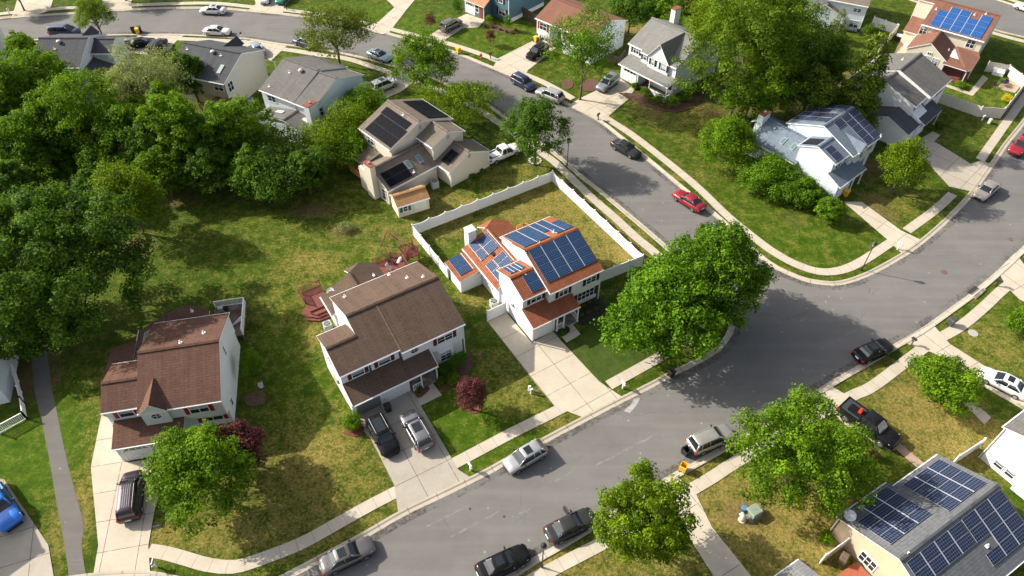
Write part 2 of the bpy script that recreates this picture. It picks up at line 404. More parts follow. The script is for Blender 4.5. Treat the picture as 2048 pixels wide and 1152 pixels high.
strip('pavement', smooth(px([(-120, 46), (0, 28), (50, 24), (110, 18), (200, 13), (333, 8), (430, 7), (512, 15), (592, 23), (680, 36), (735, 47)])), W1, .05, CONC)
strip('pavement', smooth(px([(775, 57), (795, 62), (845, 75), (895, 87), (955, 106), (995, 122)])), W1, .05, CONC)
strip('pavement', smooth(px([(1050, 149), (1085, 164), (1117, 181), (1146, 198)])), W1, .05, CONC)
strip('pavement', smooth(px([(1199, 228), (1257, 265), (1314, 308), (1391, 371), (1457, 434), (1524, 488), (1555, 509), (1590, 528), (1636, 543), (1680, 541), (1723, 523), (1783, 484)])), W1, .05, CONC)
strip('pavement', smooth(px([(1813, 462), (1869, 421), (1905, 388)])), W1, .05, CONC)
strip('pavement', smooth(px([(1960, 320), (2003, 259), (2036, 213), (2100, 125)])), W1, .05, CONC)
strip('pavement', smooth(px([(1940, 52), (1989, 67), (2048, 83), (2170, 112)])), W1, .05, CONC)
strip('pavement', smooth(px([(1870, -40), (1979, -14), (2048, 8), (2170, 40)])), W1, .05, CONC)
# drives
def drive(pts, ang, uvs=3.0, mat=None, name='driveway', h=.056): return slab_sheet(name, px(pts), h, mat or DRIVE, uvs, R(ang))
drive([(203, 831), (224, 838), (232, 900), (258, 925), (330, 914), (322, 960), (306, 1040), (297, 1092), (301, 1152), (186, 1155), (197, 1091), (182, 935)], 11, 3.1)
drive([(697, 832), (705, 823), (828, 779), (841, 811), (904, 918), (917, 940), (944, 957), (797, 1029), (789, 971), (742, 878)], 30, 3.3, DRIVEG)
drive([(840, 813), (884, 791), (866, 767), (832, 784)], 32, 3.0, CONC, 'front_walk', .064)
drive([(975, 644), (1012, 624), (1063, 686), (1106, 663), (1124, 684), (1199, 764), (1248, 797), (1168, 836), (1109, 813), (1072, 768)], 32, 3.1)
drive([(1123, 674), (1133, 686), (1161, 669), (1146, 650), (1156, 643), (1148, 628), (1112, 650)], 32, 3.0, CONC, 'front_walk', .064)
drive([(1687, 404), (1723, 404), (1801, 461), (1843, 481), (1804, 508), (1773, 478)], 40, 3.0)
drive([(1822, 290), (1865, 263), (1880, 271), (1868, 283), (1941, 328), (1962, 321), (1989, 331), (1951, 385), (1899, 374)], 44, 3.2, DRIVEO)
drive([(1160, 197), (1241, 158), (1270, 178), (1256, 199), (1205, 243), (1137, 211)], 42, 3.2)
drive([(996, 117), (1064, 83), (1113, 95), (1056, 141), (1043, 163), (985, 137)], 42, 3.2)
drive([(862, 69), (916, 36), (933, 28), (970, 40), (957, 55), (925, 57), (893, 78), (872, 95), (838, 85)], 42, 3.2)
drive([(789, 15), (762, -12), (840, -12), (812, 21), (778, 66), (764, 69), (724, 57), (757, 44)], 50, 3.2)
drive([(742, 188), (733, 176), (790, 145), (812, 128), (850, 148), (800, 185), (765, 200)], 42, 3.2)
drive([(470, 102), (486, 84), (490, 78), (576, 90), (566, 99), (542, 122), (515, 108)], 70, 3.2)
drive([(250, 105), (268, 80), (276, 70), (372, 69), (355, 80), (338, 100), (300, 110)], 80, 3.2)
drive([(38, -12), (110, -12), (100, 21), (66, 33), (22, 37), (28, 22)], 75, 3.2)
drive([(206, -12), (268, -12), (262, 8), (266, 21), (190, 25), (204, 12)], 80, 3.2)
drive([(505, -12), (590, -12), (568, 13), (566, 30), (494, 23), (512, 8)], 75, 3.2)
drive([(1300, 985), (1353, 953), (1390, 985), (1424, 1055), (1520, 1175), (1440, 1175), (1387, 1088), (1345, 1010)], 30, 3.2)
drive([(1580, 812), (1652, 768), (1700, 794), (1720, 830), (1806, 893), (1778, 904), (1690, 850), (1650, 815)], 30, 3.2)
drive([(1772, 883), (1785, 876), (1852, 930), (1838, 938)], 30, 1.6, plain('pink_walk', (.36, .25, .19), .9, var=.2), 'front_walk', .064)
drive([(1800, 683), (1862, 645), (1899, 688), (2075, 800), (2050, 822), (1960, 770), (1868, 707)], 30, 3.2)
drive([(1994, 541), (2030, 506), (2056, 540), (2130, 640), (2040, 600), (2014, 575)], 30, 3.2)
drive([(8, 958), (97, 1090), (110, 1166), (-120, 1190), (-120, 958)], 20, 3.2, DRIVEO)
drive([(1925, 806), (1938, 800), (1965, 822), (1950, 831)], 30, 1.6, CONC, 'front_walk', .064)
drive([(1950, 832), (1958, 815), (1982, 835), (1968, 850)], 30, 1.6, DRIVEO, 'front_walk', .07)
sheet('footpath', smooth(px([(60, 690), (65, 739), (70, 786), (86, 856), (99, 921), (112, 999), (129, 1088), (140, 1170)])) + smooth(px([(175, 1170), (163, 1088), (168, 1053), (148, 976), (129, 898), (114, 825), (104, 778), (98, 731), (90, 690)])), .012, ASPH2)
sheet('footpath', px([(2048, 172), (2003, 237), (1994, 250), (2022, 247), (2060, 192), (2120, 100), (2100, 95)]), .012, ASPH2)
sheet('road_patch', px([(1248, 822), (1260, 826), (1272, 812), (1281, 796), (1268, 797), (1262, 808)]), .013, plain('concrete_spill', (.34, .34, .32), .9, var=.2))
for (x0, y0, x1, y1, w) in ((1190, 932, 1316, 866, .22), (1080, 980, 1150, 940, .12), (850, 1055, 940, 1010, .14), (900, 1075, 1000, 1022, .14), (1024, 1035, 1060, 1019, .3), (1640, 700, 1720, 655, .1)):
    a, b = at(x0, y0), at(x1, y1); d = (b - a).normalized(); n = Vector((-d.y, d.x, 0)) * w
    pp = [a + (b - a) * (i / 14) + n * (math.sin(i * 2.1) * .35 + .5) * (1 if 0 < i < 14 else .2) for i in range(15)] + [a + (b - a) * (i / 14) - n * (math.cos(i * 1.7) * .35 + .5) * (1 if 0 < i < 14 else .2) for i in range(14, -1, -1)]
    sheet('road_scuff', pp, .012, plain('scuffed_asphalt', (.17, .17, .17), .9, var=.3, vs=1.2))
# paved yard bits of the far backyard and mulch beds
def bed(pts, mat, name='planting_bed', h=.078): return slab_sheet(name, smooth(px(pts + pts[:1]), .4)[:-1], h, mat, 1, 0)
MULCHB = plain('brown_mulch', (.10, .05, .032), .95, var=.45, vs=6)
bed([(1152, 632), (1160, 610), (1186, 592), (1204, 598), (1211, 616), (1200, 632), (1176, 648), (1160, 650)], MULCH)
bed([(1112, 664), (1123, 651), (1138, 655), (1139, 664), (1124, 673)], MULCH)
bed([(826, 782), (848, 771), (860, 778), (838, 797)], MULCHR)
bed([(872, 770), (880, 752), (905, 738), (940, 704), (946, 728), (933, 750), (905, 775), (882, 781)], MULCHB)
bed([(686, 866), (700, 850), (724, 850), (728, 864), (712, 874)], MULCHR)
bed([(933, 818), (947, 812), (962, 816), (960, 824), (945, 827)], MULCHR)
bed([(963, 57), (985, 47), (1010, 56), (1038, 60), (1030, 68), (1004, 66), (980, 58)], MULCHB)
bed([(1122, 165), (1135, 157), (1146, 166), (1142, 177), (1128, 178)], MULCHB)
bed([(1158, 172), (1180, 158), (1200, 168), (1188, 182), (1168, 182)], MULCHB)
bed([(1236, 186), (1290, 190), (1330, 210), (1372, 205), (1378, 186), (1400, 180), (1405, 196), (1370, 222), (1325, 222), (1268, 204)], MULCHB)
bed([(488, 792), (515, 782), (530, 790), (528, 808), (495, 812)], plain('brown_earth', (.10, .06, .035), .95, var=.4, vs=4))
slab_sheet('patio', px([(1788, 108), (1760, 122), (1776, 134), (1832, 128), (1852, 110), (1826, 84), (1800, 80)]), .06, plain('patio_paving', (.50, .38, .26), .9, var=.12))
sheet('garden_path', px([(1966, 150), (1977, 157), (1945, 192), (1888, 172), (1890, 167), (1938, 184)]), .012, CONC)
slab_sheet('patio', px([(1990, 176), (2030, 150), (2052, 158), (2030, 186), (2005, 180)]), .05, plain('stone_paving', (.36, .29, .20), .9, var=.3, vs=3))

# grass sheet: fine near, coarse to the horizon, with maps of dry, lush and bare patches
xs = np.concatenate([[-2200, -900, -400, -220], np.arange(-120, 120.1, .8), [220, 400, 900, 2200]])
ys = np.concatenate([[-900, -300, -60, 0], np.arange(16, 165, .8), [190, 260, 420, 900, 2500]])
X, Y = np.meshgrid(xs, ys); nv = X.size
co = np.zeros((nv, 3)); co[:, 0] = X.ravel(); co[:, 1] = Y.ravel()
w_, h_ = len(xs), len(ys)
idx = np.arange(nv).reshape(h_, w_)
quads = np.stack([idx[:-1, :-1], idx[:-1, 1:], idx[1:, 1:], idx[1:, :-1]], -1).reshape(-1, 4)
gm = bpy.data.meshes.new('lawn'); gm.vertices.add(nv); gm.vertices.foreach_set('co', co.ravel())
gm.loops.add(quads.size); gm.loops.foreach_set('vertex_index', quads.ravel().astype(np.int32)); gm.polygons.add(len(quads))
gm.polygons.foreach_set('loop_start', np.arange(0, quads.size, 4, dtype=np.int32)); gm.update(calc_edges=True)
def field(base, blobs):                         # blobs: photo centre, radii in metres, value
    f = np.full(nv, base, float)
    for (bx, by, rx, ry, v) in blobs:
        c = at(bx, by); d = np.sqrt(((co[:, 0] - c.x) / rx) ** 2 + ((co[:, 1] - c.y) / ry) ** 2)
        k = np.clip(1.6 - d * 1.2, 0, 1); f = f * (1 - k) + v * k
    return np.clip(f, 0, 1)
DRY = [(560, 480, 14, 12, .25), (420, 560, 9, 7, .12), (620, 530, 4, 3, .55), (650, 430, 10, 6, .24), (480, 430, 8, 5, .18), (1090, 420, 8, 8, .62), (900, 440, 6, 5, .5), (1200, 480, 7, 6, .6), (1250, 510, 3, 2, .8), (640, 960, 9, 8, .50), (660, 920, 4, 3, .7), (740, 940, 4, 4, .4), (460, 1070, 6, 2.2, .6), (340, 1070, 3, 2, .55),
       (170, 850, 3, 9, .52), (160, 1000, 2.5, 7, .55), (50, 900, 7, 8, .03), (1010, 760, 5, 5, .35), (1040, 800, 3, 2, .45), (920, 870, 5, 4, .06), (1190, 720, 5, 6, .05), (1850, 830, 6, 6, .74), (1930, 880, 6, 4, .75), (1980, 690, 6, 5, .45), (1440, 1010, 7, 5, .66), (1560, 1080, 7, 5, .74), (1620, 1050, 5, 4, .8), (1300, 1120, 8, 5, .5),
       (1430, 260, 7, 7, .33), (1310, 220, 4, 4, .60), (1350, 230, 6, 5, .45), (1500, 400, 8, 7, .12), (1600, 480, 8, 6, .16), (1660, 470, 8, 4, .15), (1430, 330, 6, 6, .2), (1200, 130, 8, 5, .22), (1000, 90, 7, 4, .12), (880, 60, 8, 4, .08), (640, 40, 14, 5, .05), (1960, 250, 9, 8, .22), (1800, 400, 6, 5, .35), (1890, 270, 4, 4, .15),
       (1980, 190, 8, 8, .2), (1290, 70, 6, 4, .6), (1260, 60, 3, 2, .8), (1020, 350, 6, 4, .4), (900, 400, 4, 2, .55), (790, 480, 5, 4, .4), (950, 590, 3, 3, .5), (1600, 60, 6, 6, .05), (1960, 100, 8, 5, .1), (1700, 740, 8, 1.6, .45), (1960, 600, 6, 2, .2), (700, 1090, 8, 1.6, .5), (880, 1000, 5, 1.6, .45), (1130, 850, 3, 1.2, .55), (1110, 1130, 5, 2, .65), (1410, 950, 4, 1.4, .6), (1310, 355, 8, 1.4, .55), (1230, 290, 4, 1.2, .6), (1250, 430, 5, 1, .5), (560, 600, 5, 5, .3), (640, 660, 2.5, 4, .5)]
LUSH = [(50, 900, 7, 9, 1), (920, 870, 6, 5, .95), (700, 40, 16, 7, 1), (880, 60, 9, 5, .95), (1000, 90, 8, 5, .85), (1200, 120, 8, 5, .5), (1960, 170, 10, 9, .9), (1890, 270, 7, 7, .55), (1960, 100, 10, 7, .8), (1680, 100, 7, 7, 1), (1600, 480, 9, 6, .75), (1500, 380, 8, 6, .6), (1810, 400, 7, 5, .6), (1970, 700, 7, 6, .7), (700, 500, 8, 6, .6), (600, 600, 8, 8, .45), (450, 460, 10, 6, .5), (660, 720, 4, 7, .5), (560, 115, 7, 4, .7), (380, 95, 6, 3, .8), (0, 110, 8, 4, .9), (1680, 960, 5, 5, .6), (1960, 600, 8, 2.5, .6), (1940, 400, 7, 3, .6), (500, 900, 5, 6, .1)]
SOIL = [(625, 420, 3.2, 1.6, .62), (690, 462, 2.2, 1.6, .5), (130, 340, 9, 3, .75), (330, 400, 5, 2, .45), (270, 500, 2, 3, .7), (270, 720, 3, 3, .45), (60, 760, 3, 3, .7), (1315, 226, 1.1, .7, .9), (1250, 262, 1.5, .8, .55), (1420, 225, 2, 1.2, .5), (1585, 440, 2, 2, .25), (1180, 60, 2, 2, .5), (1600, 150, 14, 6, .55), (1660, 100, 4, 2, .4), (1720, 330, 6, 3, .6), (1760, 430, 3, 2, .5), (1490, 1030, 2.5, 1.5, .55), (430, 300, 18, 6, .5), (220, 280, 14, 8, .6), (1340, 690, 3, 1.2, .7), (1750, 400, 2.5, 1.5, .5), (1500, 200, 10, 5, .5), (1700, 1010, 3, 2, .7), (450, 230, 8, 4, .3)]
for nm, base, bl in (('dry', .10, DRY), ('lush', .4, LUSH), ('soil', .0, SOIL)):
    gm.attributes.new(nm, 'FLOAT', 'POINT').data.foreach_set('value', field(base, bl).astype(np.float32))
gm.materials.append(grassmat()); go = bpy.data.objects.new('lawn', gm); COL.objects.link(go); tag(go, None, None, kind='structure')
# new turf laid in rolls before the solar house
turf = MB(); q = px([(1131, 690), (1168, 668), (1190, 640), (1240, 650), (1330, 700), (1287, 728), (1212, 763), (1203, 762)], .02)
def turfmat():
    m, nt, b = newmat('turf'); p = gpos(nt)
    mp = N(nt, 'ShaderNodeMapping'); mp.inputs['Rotation'].default_value = (0, 0, R(-122)); nt.links.new(p, mp.inputs[0])
    br = N(nt, 'ShaderNodeTexBrick'); nt.links.new(mp.outputs[0], br.inputs[0])
    for k, v in (('Scale', 1.0), ('Mortar Size', .02), ('Brick Width', 2.0), ('Row Height', .6)): br.inputs[k].default_value = v
    br.inputs['Color1'].default_value = (.036, .078, .012, 1); br.inputs['Color2'].default_value = (.058, .105, .018, 1); br.inputs['Mortar'].default_value = (.03, .05, .012, 1)
    f = ramp(nt, noise(nt, p, 5, 5, .8), .3, .7)
    f2 = ramp(nt, noise(nt, p, .7, 5, .75), .35, .65); nt.links.new(mixc(nt, math_(nt, 'MULTIPLY', f2, .45), mixc(nt, f, mixc(nt, 1.0, br.outputs[0], (.45, .5, .45), 'MULTIPLY'), br.outputs[0]), (.105, .120, .022)), b.inputs['Base Color']); b.inputs['Roughness'].default_value = .9; b.inputs['Specular IOR Level'].default_value = .1
    return m
rag = []
for i in range(len(q)):
    a, b_ = q[i], q[(i + 1) % len(q)]; n = max(2, int((b_ - a).length / .35))
    for k in range(n):
        p_ = a.lerp(b_, k / n); rag.append(p_ + Vector((rnd.uniform(-.12, .12), rnd.uniform(-.12, .12), 0)) * (0 if k == 0 else 1))
sheet('turf', rag, .02, turfmat())
# ------------------------------------------------------------------ houses
SOLB = solar('solar_blue', (.006, .022, .070), (.010, .034, .10), (.10, .16, .23), 0, .5, .12)
SOLN = solar('solar_navy', (.009, .014, .036), (.014, .022, .052), (.14, .17, .24), 0, .4, .1)
SOLL = solar('solar_sky', (.012, .060, .21), (.018, .085, .27), (.06, .13, .28), 0, .5, .12)
SOLK = solar('solar_black', (.007, .008, .011), (.009, .010, .014), (.020, .021, .026), 0, .3, .03)
FRAMES = {SOLB: plain('panel_rail', (.55, .57, .6), .4, .5), SOLN: plain('panel_rail', (0, 0, 0)), SOLL: plain('panel_rail', (0, 0, 0)), SOLK: plain('panel_black', (.02, .02, .022), .4)}
class House:
    def __init__(s, name, label, o, ang, wall, roof, found=None):
        s.root = thing(name, label, 'house', (o.x, o.y, 0), ang)
        s.wm, s.rm = wall, roof; s.W = MB(); s.Rf = MB(); s.T = MB(); s.pan = {}
    def prof(s, x0, x1, pts):                   # wall profile in (y, z) drawn out along x
        n = len(pts)
        a = [(x0, y, z) for y, z in pts]; b = [(x1, y, z) for y, z in pts]
        s.W.face(a[::-1], 0); s.W.face(b, 0)
        for i in range(n): j = (i + 1) % n; s.W.face([a[i], a[j], b[j], b[i]], 0)
    def profx(s, y0, y1, pts):
        n = len(pts); a = [(x, y0, z) for x, z in pts]; b = [(x, y1, z) for x, z in pts]
        s.W.face(a, 0); s.W.face(b[::-1], 0)
        for i in range(n): j = (i + 1) % n; s.W.face([a[i], b[i], b[j], a[j]][::-1], 0)
    def gable(s, x0, x1, y0, z0, yr, zr, y1, z1, base=0, ov=.3, side=.12, wall=True, t=.16, fy=None, by=None):
        """ridge along x. y0,z0 front eave edge; yr,zr ridge; y1,z1 back eave edge"""
        f = lambda x, y: z0 + (zr - z0) * (y - y0) / (yr - y0) if y < yr else z1 + (zr - z1) * (y1 - y) / (y1 - yr)
        s.Rf.slab([(x0, y0, z0), (x1, y0, z0), (x1, yr, zr), (x0, yr, zr)], t)
        s.Rf.slab([(x0, yr, zr), (x1, yr, zr), (x1, y1, z1), (x0, y1, z1)], t)
        s.cap((x0, yr, zr), (x1, yr, zr))
        if wall:
            a = fy if fy is not None else y0 + ov; b = by if by is not None else y1 - ov
            s.prof(x0 + side, x1 - side, [(a, base), (b, base), (b, f(0, b) - t + .02), (yr, zr - t + .02), (a, f(0, a) - t + .02)])
        s.T.bar((x0, y0 - .05, z0 - .12), (x1, y0 - .05, z0 - .12), .11, .12); s.T.bar((x0, y1 + .05, z1 - .12), (x1, y1 + .05, z1 - .12), .11, .12)
        return f
    def cap(s, a, b):                           # ridge cap of shingles
        a = Vector(a); b = Vector(b); d = (b - a).normalized(); n = Vector((-d.y, d.x, 0)).normalized() * .22
        up = Vector((0, 0, .12))
        dn = Vector((0, 0, .03))
        s.Rf.face([a + up, b + up, b - n + dn, a - n + dn][::-1], 0, [(0, 0), (.05, 1.2), (.5, 1.2), (.5, 0)]); s.Rf.face([a + up, a + n + dn, b + n + dn, b + up][::-1], 0, [(0, 0), (.5, 0), (.5, 1.2), (0, 1.2)])
        for q in (n, -n): s.Rf.face([a + q + dn, b + q + dn, b + q + dn * -3.5, a + q + dn * -3.5], 0, [(0, .02)] * 4)
    def cross(s, xl, xm, xr, y0, y1, ze, zr, hip=False, base=0, side=.3, wall=True, t=.16, zel=None):
        """ridge along y at xm, eaves at xl and xr"""
        zel = ze if zel is None else zel
        f = lambda x, y: zel + (zr - zel) * (x - xl) / (xm - xl) if x < xm else ze + (zr - ze) * (xr - x) / (xr - xm)
        s.Rf.slab([(xl, y0, zel), (xm, y0, zr), (xm, y1, zr), (xl, y1, zel)], t)
        if hip:
            s.Rf.slab([(xm, y0, zr), (xr, y0, ze), (xr, y1 + 1.6, ze), (xm + (xr - xm) * .5, y1 + 2.0, zr - (zr - ze) * .5), (xm, y1, zr)], t)
            s.Rf.slab([(xm, y1 - .01, zr), (xm + (xr - xm) * .5, y1 + 2.0, zr - (zr - ze) * .5), (xm + .1, y1 + 2.5, ze + .05)], t)
        else: s.Rf.slab([(xm, y0, zr), (xr, y0, ze), (xr, y1, ze), (xm, y1, zr)], t)
        s.cap((xm, y0, zr), (xm, y1, zr))
        if wall:
            a, b = xl + side, xr - side
            s.profx(y0 + (.02 if hip else .12), y1 - .15, [(a, base), (b, base), (b, f(b, 0) - t + .02), (xm, zr - t + .02), (a, f(a, 0) - t + .02)])
            if hip: s.W.prism([(xm + .2, y1 - .4), (b, y1 - .4), (b, y1 + 1.3), (xm + (xr - xm) * .5, y1 + 1.7), (xm + .5, y1 + 2.0)], base, ze - .1)
        s.T.bar((xl - .05, y0, zel - .12), (xl - .05, y1, zel - .12), .11, .12)
        if not hip: s.T.bar((xr + .05, y0, ze - .12), (xr + .05, y1, ze - .12), .11, .12)
        return f
    def shed(s, pts, t=.14): s.Rf.slab(pts, t)
    def ax(s, face):
        return {'f': (Vector((1, 0, 0)), Vector((0, -1, 0))), 'b': (Vector((-1, 0, 0)), Vector((0, 1, 0))), 'l': (Vector((0, -1, 0)), Vector((-1, 0, 0))), 'r': (Vector((0, 1, 0)), Vector((1, 0, 0)))}[face]
    def pt(s, face, pos, a, z):
        return Vector((a, pos, z)) if face in 'fb' else Vector((pos, a, z))
    def rect(s, mb, c, r, n, u0, u1, v0, v1, d0, d1, m=0):
        P = lambda u, v, d: c + r * u + Vector((0, 0, v)) + n * d
        mb.hexa([P(u0, v0, d0), P(u1, v0, d0), P(u1, v0, d1), P(u0, v0, d1), P(u0, v1, d0), P(u1, v1, d0), P(u1, v1, d1), P(u0, v1, d1)], m)
    def win(s, face, pos, a, z, w=.9, h=1.35, sh=None, nx=1, ny=2, mat=None, blind=.4):
        r, n = s.ax(face); c = s.pt(face, pos, a, z); fr = MB()
        for u0, u1, v0, v1 in ((-w / 2 - .09, w / 2 + .09, h / 2, h / 2 + .09), (-w / 2 - .09, w / 2 + .09, -h / 2 - .1, -h / 2), (-w / 2 - .09, -w / 2, -h / 2, h / 2), (w / 2, w / 2 + .09, -h / 2, h / 2)): s.rect(fr, c, r, n, u0, u1, v0, v1, -.02, .07)
        for i in range(1, nx): x = -w / 2 + w * i / nx; s.rect(fr, c, r, n, x - .035, x + .035, -h / 2, h / 2, 0, .055)
        for i in range(1, ny): v = -h / 2 + h * i / ny; s.rect(fr, c, r, n, -w / 2, w / 2, v - .025, v + .025, 0, .05)
        o = fr.build('window', TRIM, s.root)
        g = MB(); s.rect(g, c, r, n, -w / 2, w / 2, -h / 2, h / 2, -.02, .02, 0)
        if blind: s.rect(g, c, r, n, -w / 2 + .04, w / 2 - .04, h / 2 - h * blind, h / 2 - .04, .0, .024, 1)
        g.build('pane', [mat or GLASS, BLIND], o)
        if sh:
            for q in (-1, 1):
                m = MB(); x = q * (w / 2 + .31); s.rect(m, c, r, n, x - .2, x + .2, -h / 2 - .06, h / 2 + .06, -.01, .055)
                for k in range(6): v = -h / 2 + h * (k + .5) / 6; s.rect(m, c, r, n, x - .15, x + .15, v - .05, v + .05, .05, .07)
                m.build('shutter', sh, s.root)
    def octagon(s, face, pos, a, z, r_=.42):
        r, n = s.ax(face); c = s.pt(face, pos, a, z); fr = MB()
        P = [c + r * (r_ * 1.25 * math.cos(math.pi / 8 + k * math.pi / 4)) + Vector((0, 0, r_ * math.sin(math.pi / 8 + k * math.pi / 4))) for k in range(8)]
        for k in range(8): fr.bar(P[k] + n * .03, P[(k + 1) % 8] + n * .03, .08, .08)
        s.rect(fr, c, r, n, -.02, .02, -r_ * .9, r_ * .9, .03, .055); s.rect(fr, c, r, n, -r_ * 1.1, r_ * 1.1, -.02, .02, .03, .055)
        o = fr.build('window', TRIM, s.root); g = MB(); g.face([p + n * .035 for p in P]); g.build('pane', GLASS, o)
    def door(s, face, pos, a, w=.95, h=2.05, z=.1, mat=None):
        r, n = s.ax(face); c = s.pt(face, pos, a, z); m = MB()
        s.rect(m, c, r, n, -w / 2, w / 2, 0, h, -.01, .06)
        for v in (.25, 1.15): s.rect(m, c, r, n, -w / 2 + .14, w / 2 - .14, v, v + .75, .05, .08)
        o = m.build('door', mat or plain('front_door', (.20, .05, .03), .5), s.root)
        hd = MB(); s.rect(hd, c, r, n, w / 2 - .13, w / 2 - .07, 1.0, 1.06, .05, .13); hd.build('handle', GREY, o)
    def garage(s, face, pos, a, w=2.6, h=2.15, z=.05, mat=None, arch=True, glass=True):
        r, n = s.ax(face); c = s.pt(face, pos, a, z); m = MB()
        s.rect(m, c, r, n, -w / 2, w / 2, 0, h, -.01, .04)
        for i in range(4):
            for j in range(4):
                if j == 3 and glass: continue
                u = -w / 2 + w * (i + .5) / 4; v = h * (j + .5) / 4; s.rect(m, c, r, n, u - w / 9.5, u + w / 9.5, v - h / 10.5, v + h / 10.5, .03, .065)
        o = m.build('garage_door', mat or WHITE, s.root)
        if glass:
            g = MB()
            for i in range(4): u = -w / 2 + w * (i + .5) / 4; v = h * 3.5 / 4; s.rect(g, c, r, n, u - w / 10, u + w / 10, v - h / 12, v + h / 12, .03, .06)
            g.build('pane', GLASS, o)
        t = MB()
        for u0, u1, v0, v1 in ((-w / 2 - .12, -w / 2, 0, h + .12), (w / 2, w / 2 + .12, 0, h + .12), (-w / 2, w / 2, h, h + .12)): s.rect(t, c, r, n, u0, u1, v0, v1, -.01, .09)
        if arch:
            for q in (-1, 1):
                P = lambda u, v, d: c + r * u + Vector((0, 0, v)) + n * d
                t.face([P(q * w / 2, h, .075), P(q * w / 2, h - .45, .075), P(q * (w / 2 - .45), h, .075)][::q], 0)
        t.build('door_frame', TRIM, o)
    def panels(s, f, xs, ys, mat, skip=(), off=.12, cells=(10, 6)):
        """grid of solar panels lying on roof plane f; xs, ys are the grid edges"""
        if mat is not SOLK:
            for x in xs[1:-1]:
                rl = MB(); z = [(x, y, f(x, y) + off - .02) for y in (ys[0], ys[-1])]; rl.bar(z[0], z[1], .12, .03); rl.build('panel_rail', FRAMES[mat], s.root)
        for i in range(len(xs) - 1):
            for j in range(len(ys) - 1):
                if (i, j) in skip: continue
                g = .05; x0, x1, y0, y1 = xs[i] + g, xs[i + 1] - g, ys[j] + .012, ys[j + 1] - .012
                mb = MB(); P = lambda x, y, d: (x, y, f(x, y) + off + d)
                mb.hexa([P(x0, y0, -.05), P(x1, y0, -.05), P(x1, y1, -.05), P(x0, y1, -.05), P(x0, y0, 0), P(x1, y0, 0), P(x1, y1, 0), P(x0, y1, 0)], 1)
                e = .008 if mat is SOLB or mat is SOLL else .016; dx = abs(x1 - x0); dy = (Vector(P(x0, y1, 0)) - Vector(P(x0, y0, 0))).length
                nu, nv_ = max(2, round(dx / .24)), max(2, round(dy / .24))
                mb.face([P(x0 + e, y0 + e, .004), P(x1 - e, y0 + e, .004), P(x1 - e, y1 - e, .004), P(x0 + e, y1 - e, .004)], 0, [(.04, .04), (nu - .04, .04), (nu - .04, nv_ - .04), (.04, nv_ - .04)])
                mb.build('solar_panel', [mat, FRAMES[mat]], s.root)
    def rails(s, f, a, b, off=.07, w=.05):
        mb = MB(); mb.bar((*a, f(*a) + off), (*b, f(*b) + off), w, .05); mb.build('conduit', WHITE, s.root)
    def skylight(s, f, x0, x1, y0, y1, mat=None):
        mb = MB(); P = lambda x, y, d: (x, y, f(x, y) + d)
        mb.hexa([P(x0, y0, -.05), P(x1, y0, -.05), P(x1, y1, -.05), P(x0, y1, -.05), P(x0, y0, .12), P(x1, y0, .12), P(x1, y1, .12), P(x0, y1, .12)], 1)
        e = .09; mb.face([P(x0 + e, y0 + e, .125), P(x1 - e, y0 + e, .125), P(x1 - e, y1 - e, .125), P(x0 + e, y1 - e, .125)], 0)
        mb.build('skylight', [mat or GLASSL, plain('skylight_kerb', (.33, .32, .29), .5)], s.root)
    def vent(s, f, x, y, kind='pipe'):
        mb = MB(); z = f(x, y)
        if kind == 'pipe':
            mb.tube([(x, y, z - .05), (x, y, z + .38)], [.06, .06], 8); mb.box(x - .17, x + .17, y - .17, y + .17, z - .02, z + .05, 0)
            mb.build('vent_pipe', WHITE, s.root)
        else:
            mb.tube([(x, y, z - .05), (x, y, z + .16)], [.16, .16], 12); mb.tube([(x, y, z + .16), (x, y, z + .28), (x, y, z + .42), (x, y, z + .48)], [.34, .40, .28, .05], 14)
            mb.build('roof_fan', plain('roof_fan', (.55, .52, .47), .5), s.root, smooth=True)
    def chimney(s, x0, x1, y0, y1, h, mat, cap=BRICK, flue=True):
        mb = MB(); mb.box(x0, x1, y0, y1, 0, h, 0); mb.box(x0 - .06, x1 + .06, y0 - .06, y1 + .06, h - .02, h + .09, 1)
        if flue: mb.tube([((x0 + x1) / 2, (y0 + y1) / 2, h), ((x0 + x1) / 2, (y0 + y1) / 2, h + .32)], [.15, .15], 10, 2)
        mb.build('chimney', [mat, cap, GREY], s.root)
    def post(s, x, y, z0, z1, w=.13, name='porch_post'):
        mb = MB(); mb.box(x - w / 2, x + w / 2, y - w / 2, y + w / 2, z0, z1); mb.box(x - w / 2 - .04, x + w / 2 + .04, y - w / 2 - .04, y + w / 2 + .04, z0, z0 + .2); mb.build(name, TRIM, s.root)
    def rail(s, a, b, z=.15, h=.95, name='railing', mat=None, gap=.16):
        mb = MB(); A = Vector((*a, z)); B = Vector((*b, z)); n = max(2, int((B - A).length / gap))
        mb.bar(A + Vector((0, 0, h)), B + Vector((0, 0, h)), .08, .07); mb.bar(A + Vector((0, 0, .1)), B + Vector((0, 0, .1)), .06, .06)
        for k in range(n + 1):
            p = A.lerp(B, k / n); mb.bar(p, p + Vector((0, 0, h)), .1 if k in (0, n) else .045, .045 if k not in (0, n) else .1)
        mb.build(name, mat or WHITE, s.root)
    def spout(s, x, y, z):
        s.T.box(x - .045, x + .045, y - .045, y + .045, .05, z)
    def bay(s, poly, z0, z1, wf):
        mb = MB(); mb.prism(poly, z0, z1); mb.prism([(x * 1, y) for x, y in poly], z1, z1 + .12); mb.build('bay_window', TRIM, s.root)
    def done(s):
        s.W.build('wall', s.wm, s.root); s.Rf.build('roof', [s.rm, TRIM], s.root)
        for k in range(0, len(s.T.f), 6):
            m = MB()
            for fc in s.T.f[k:k + 6]: m.face([s.T.v[q] for q in fc])
            m.build('gutter', TRIM, s.root)
        return s.root

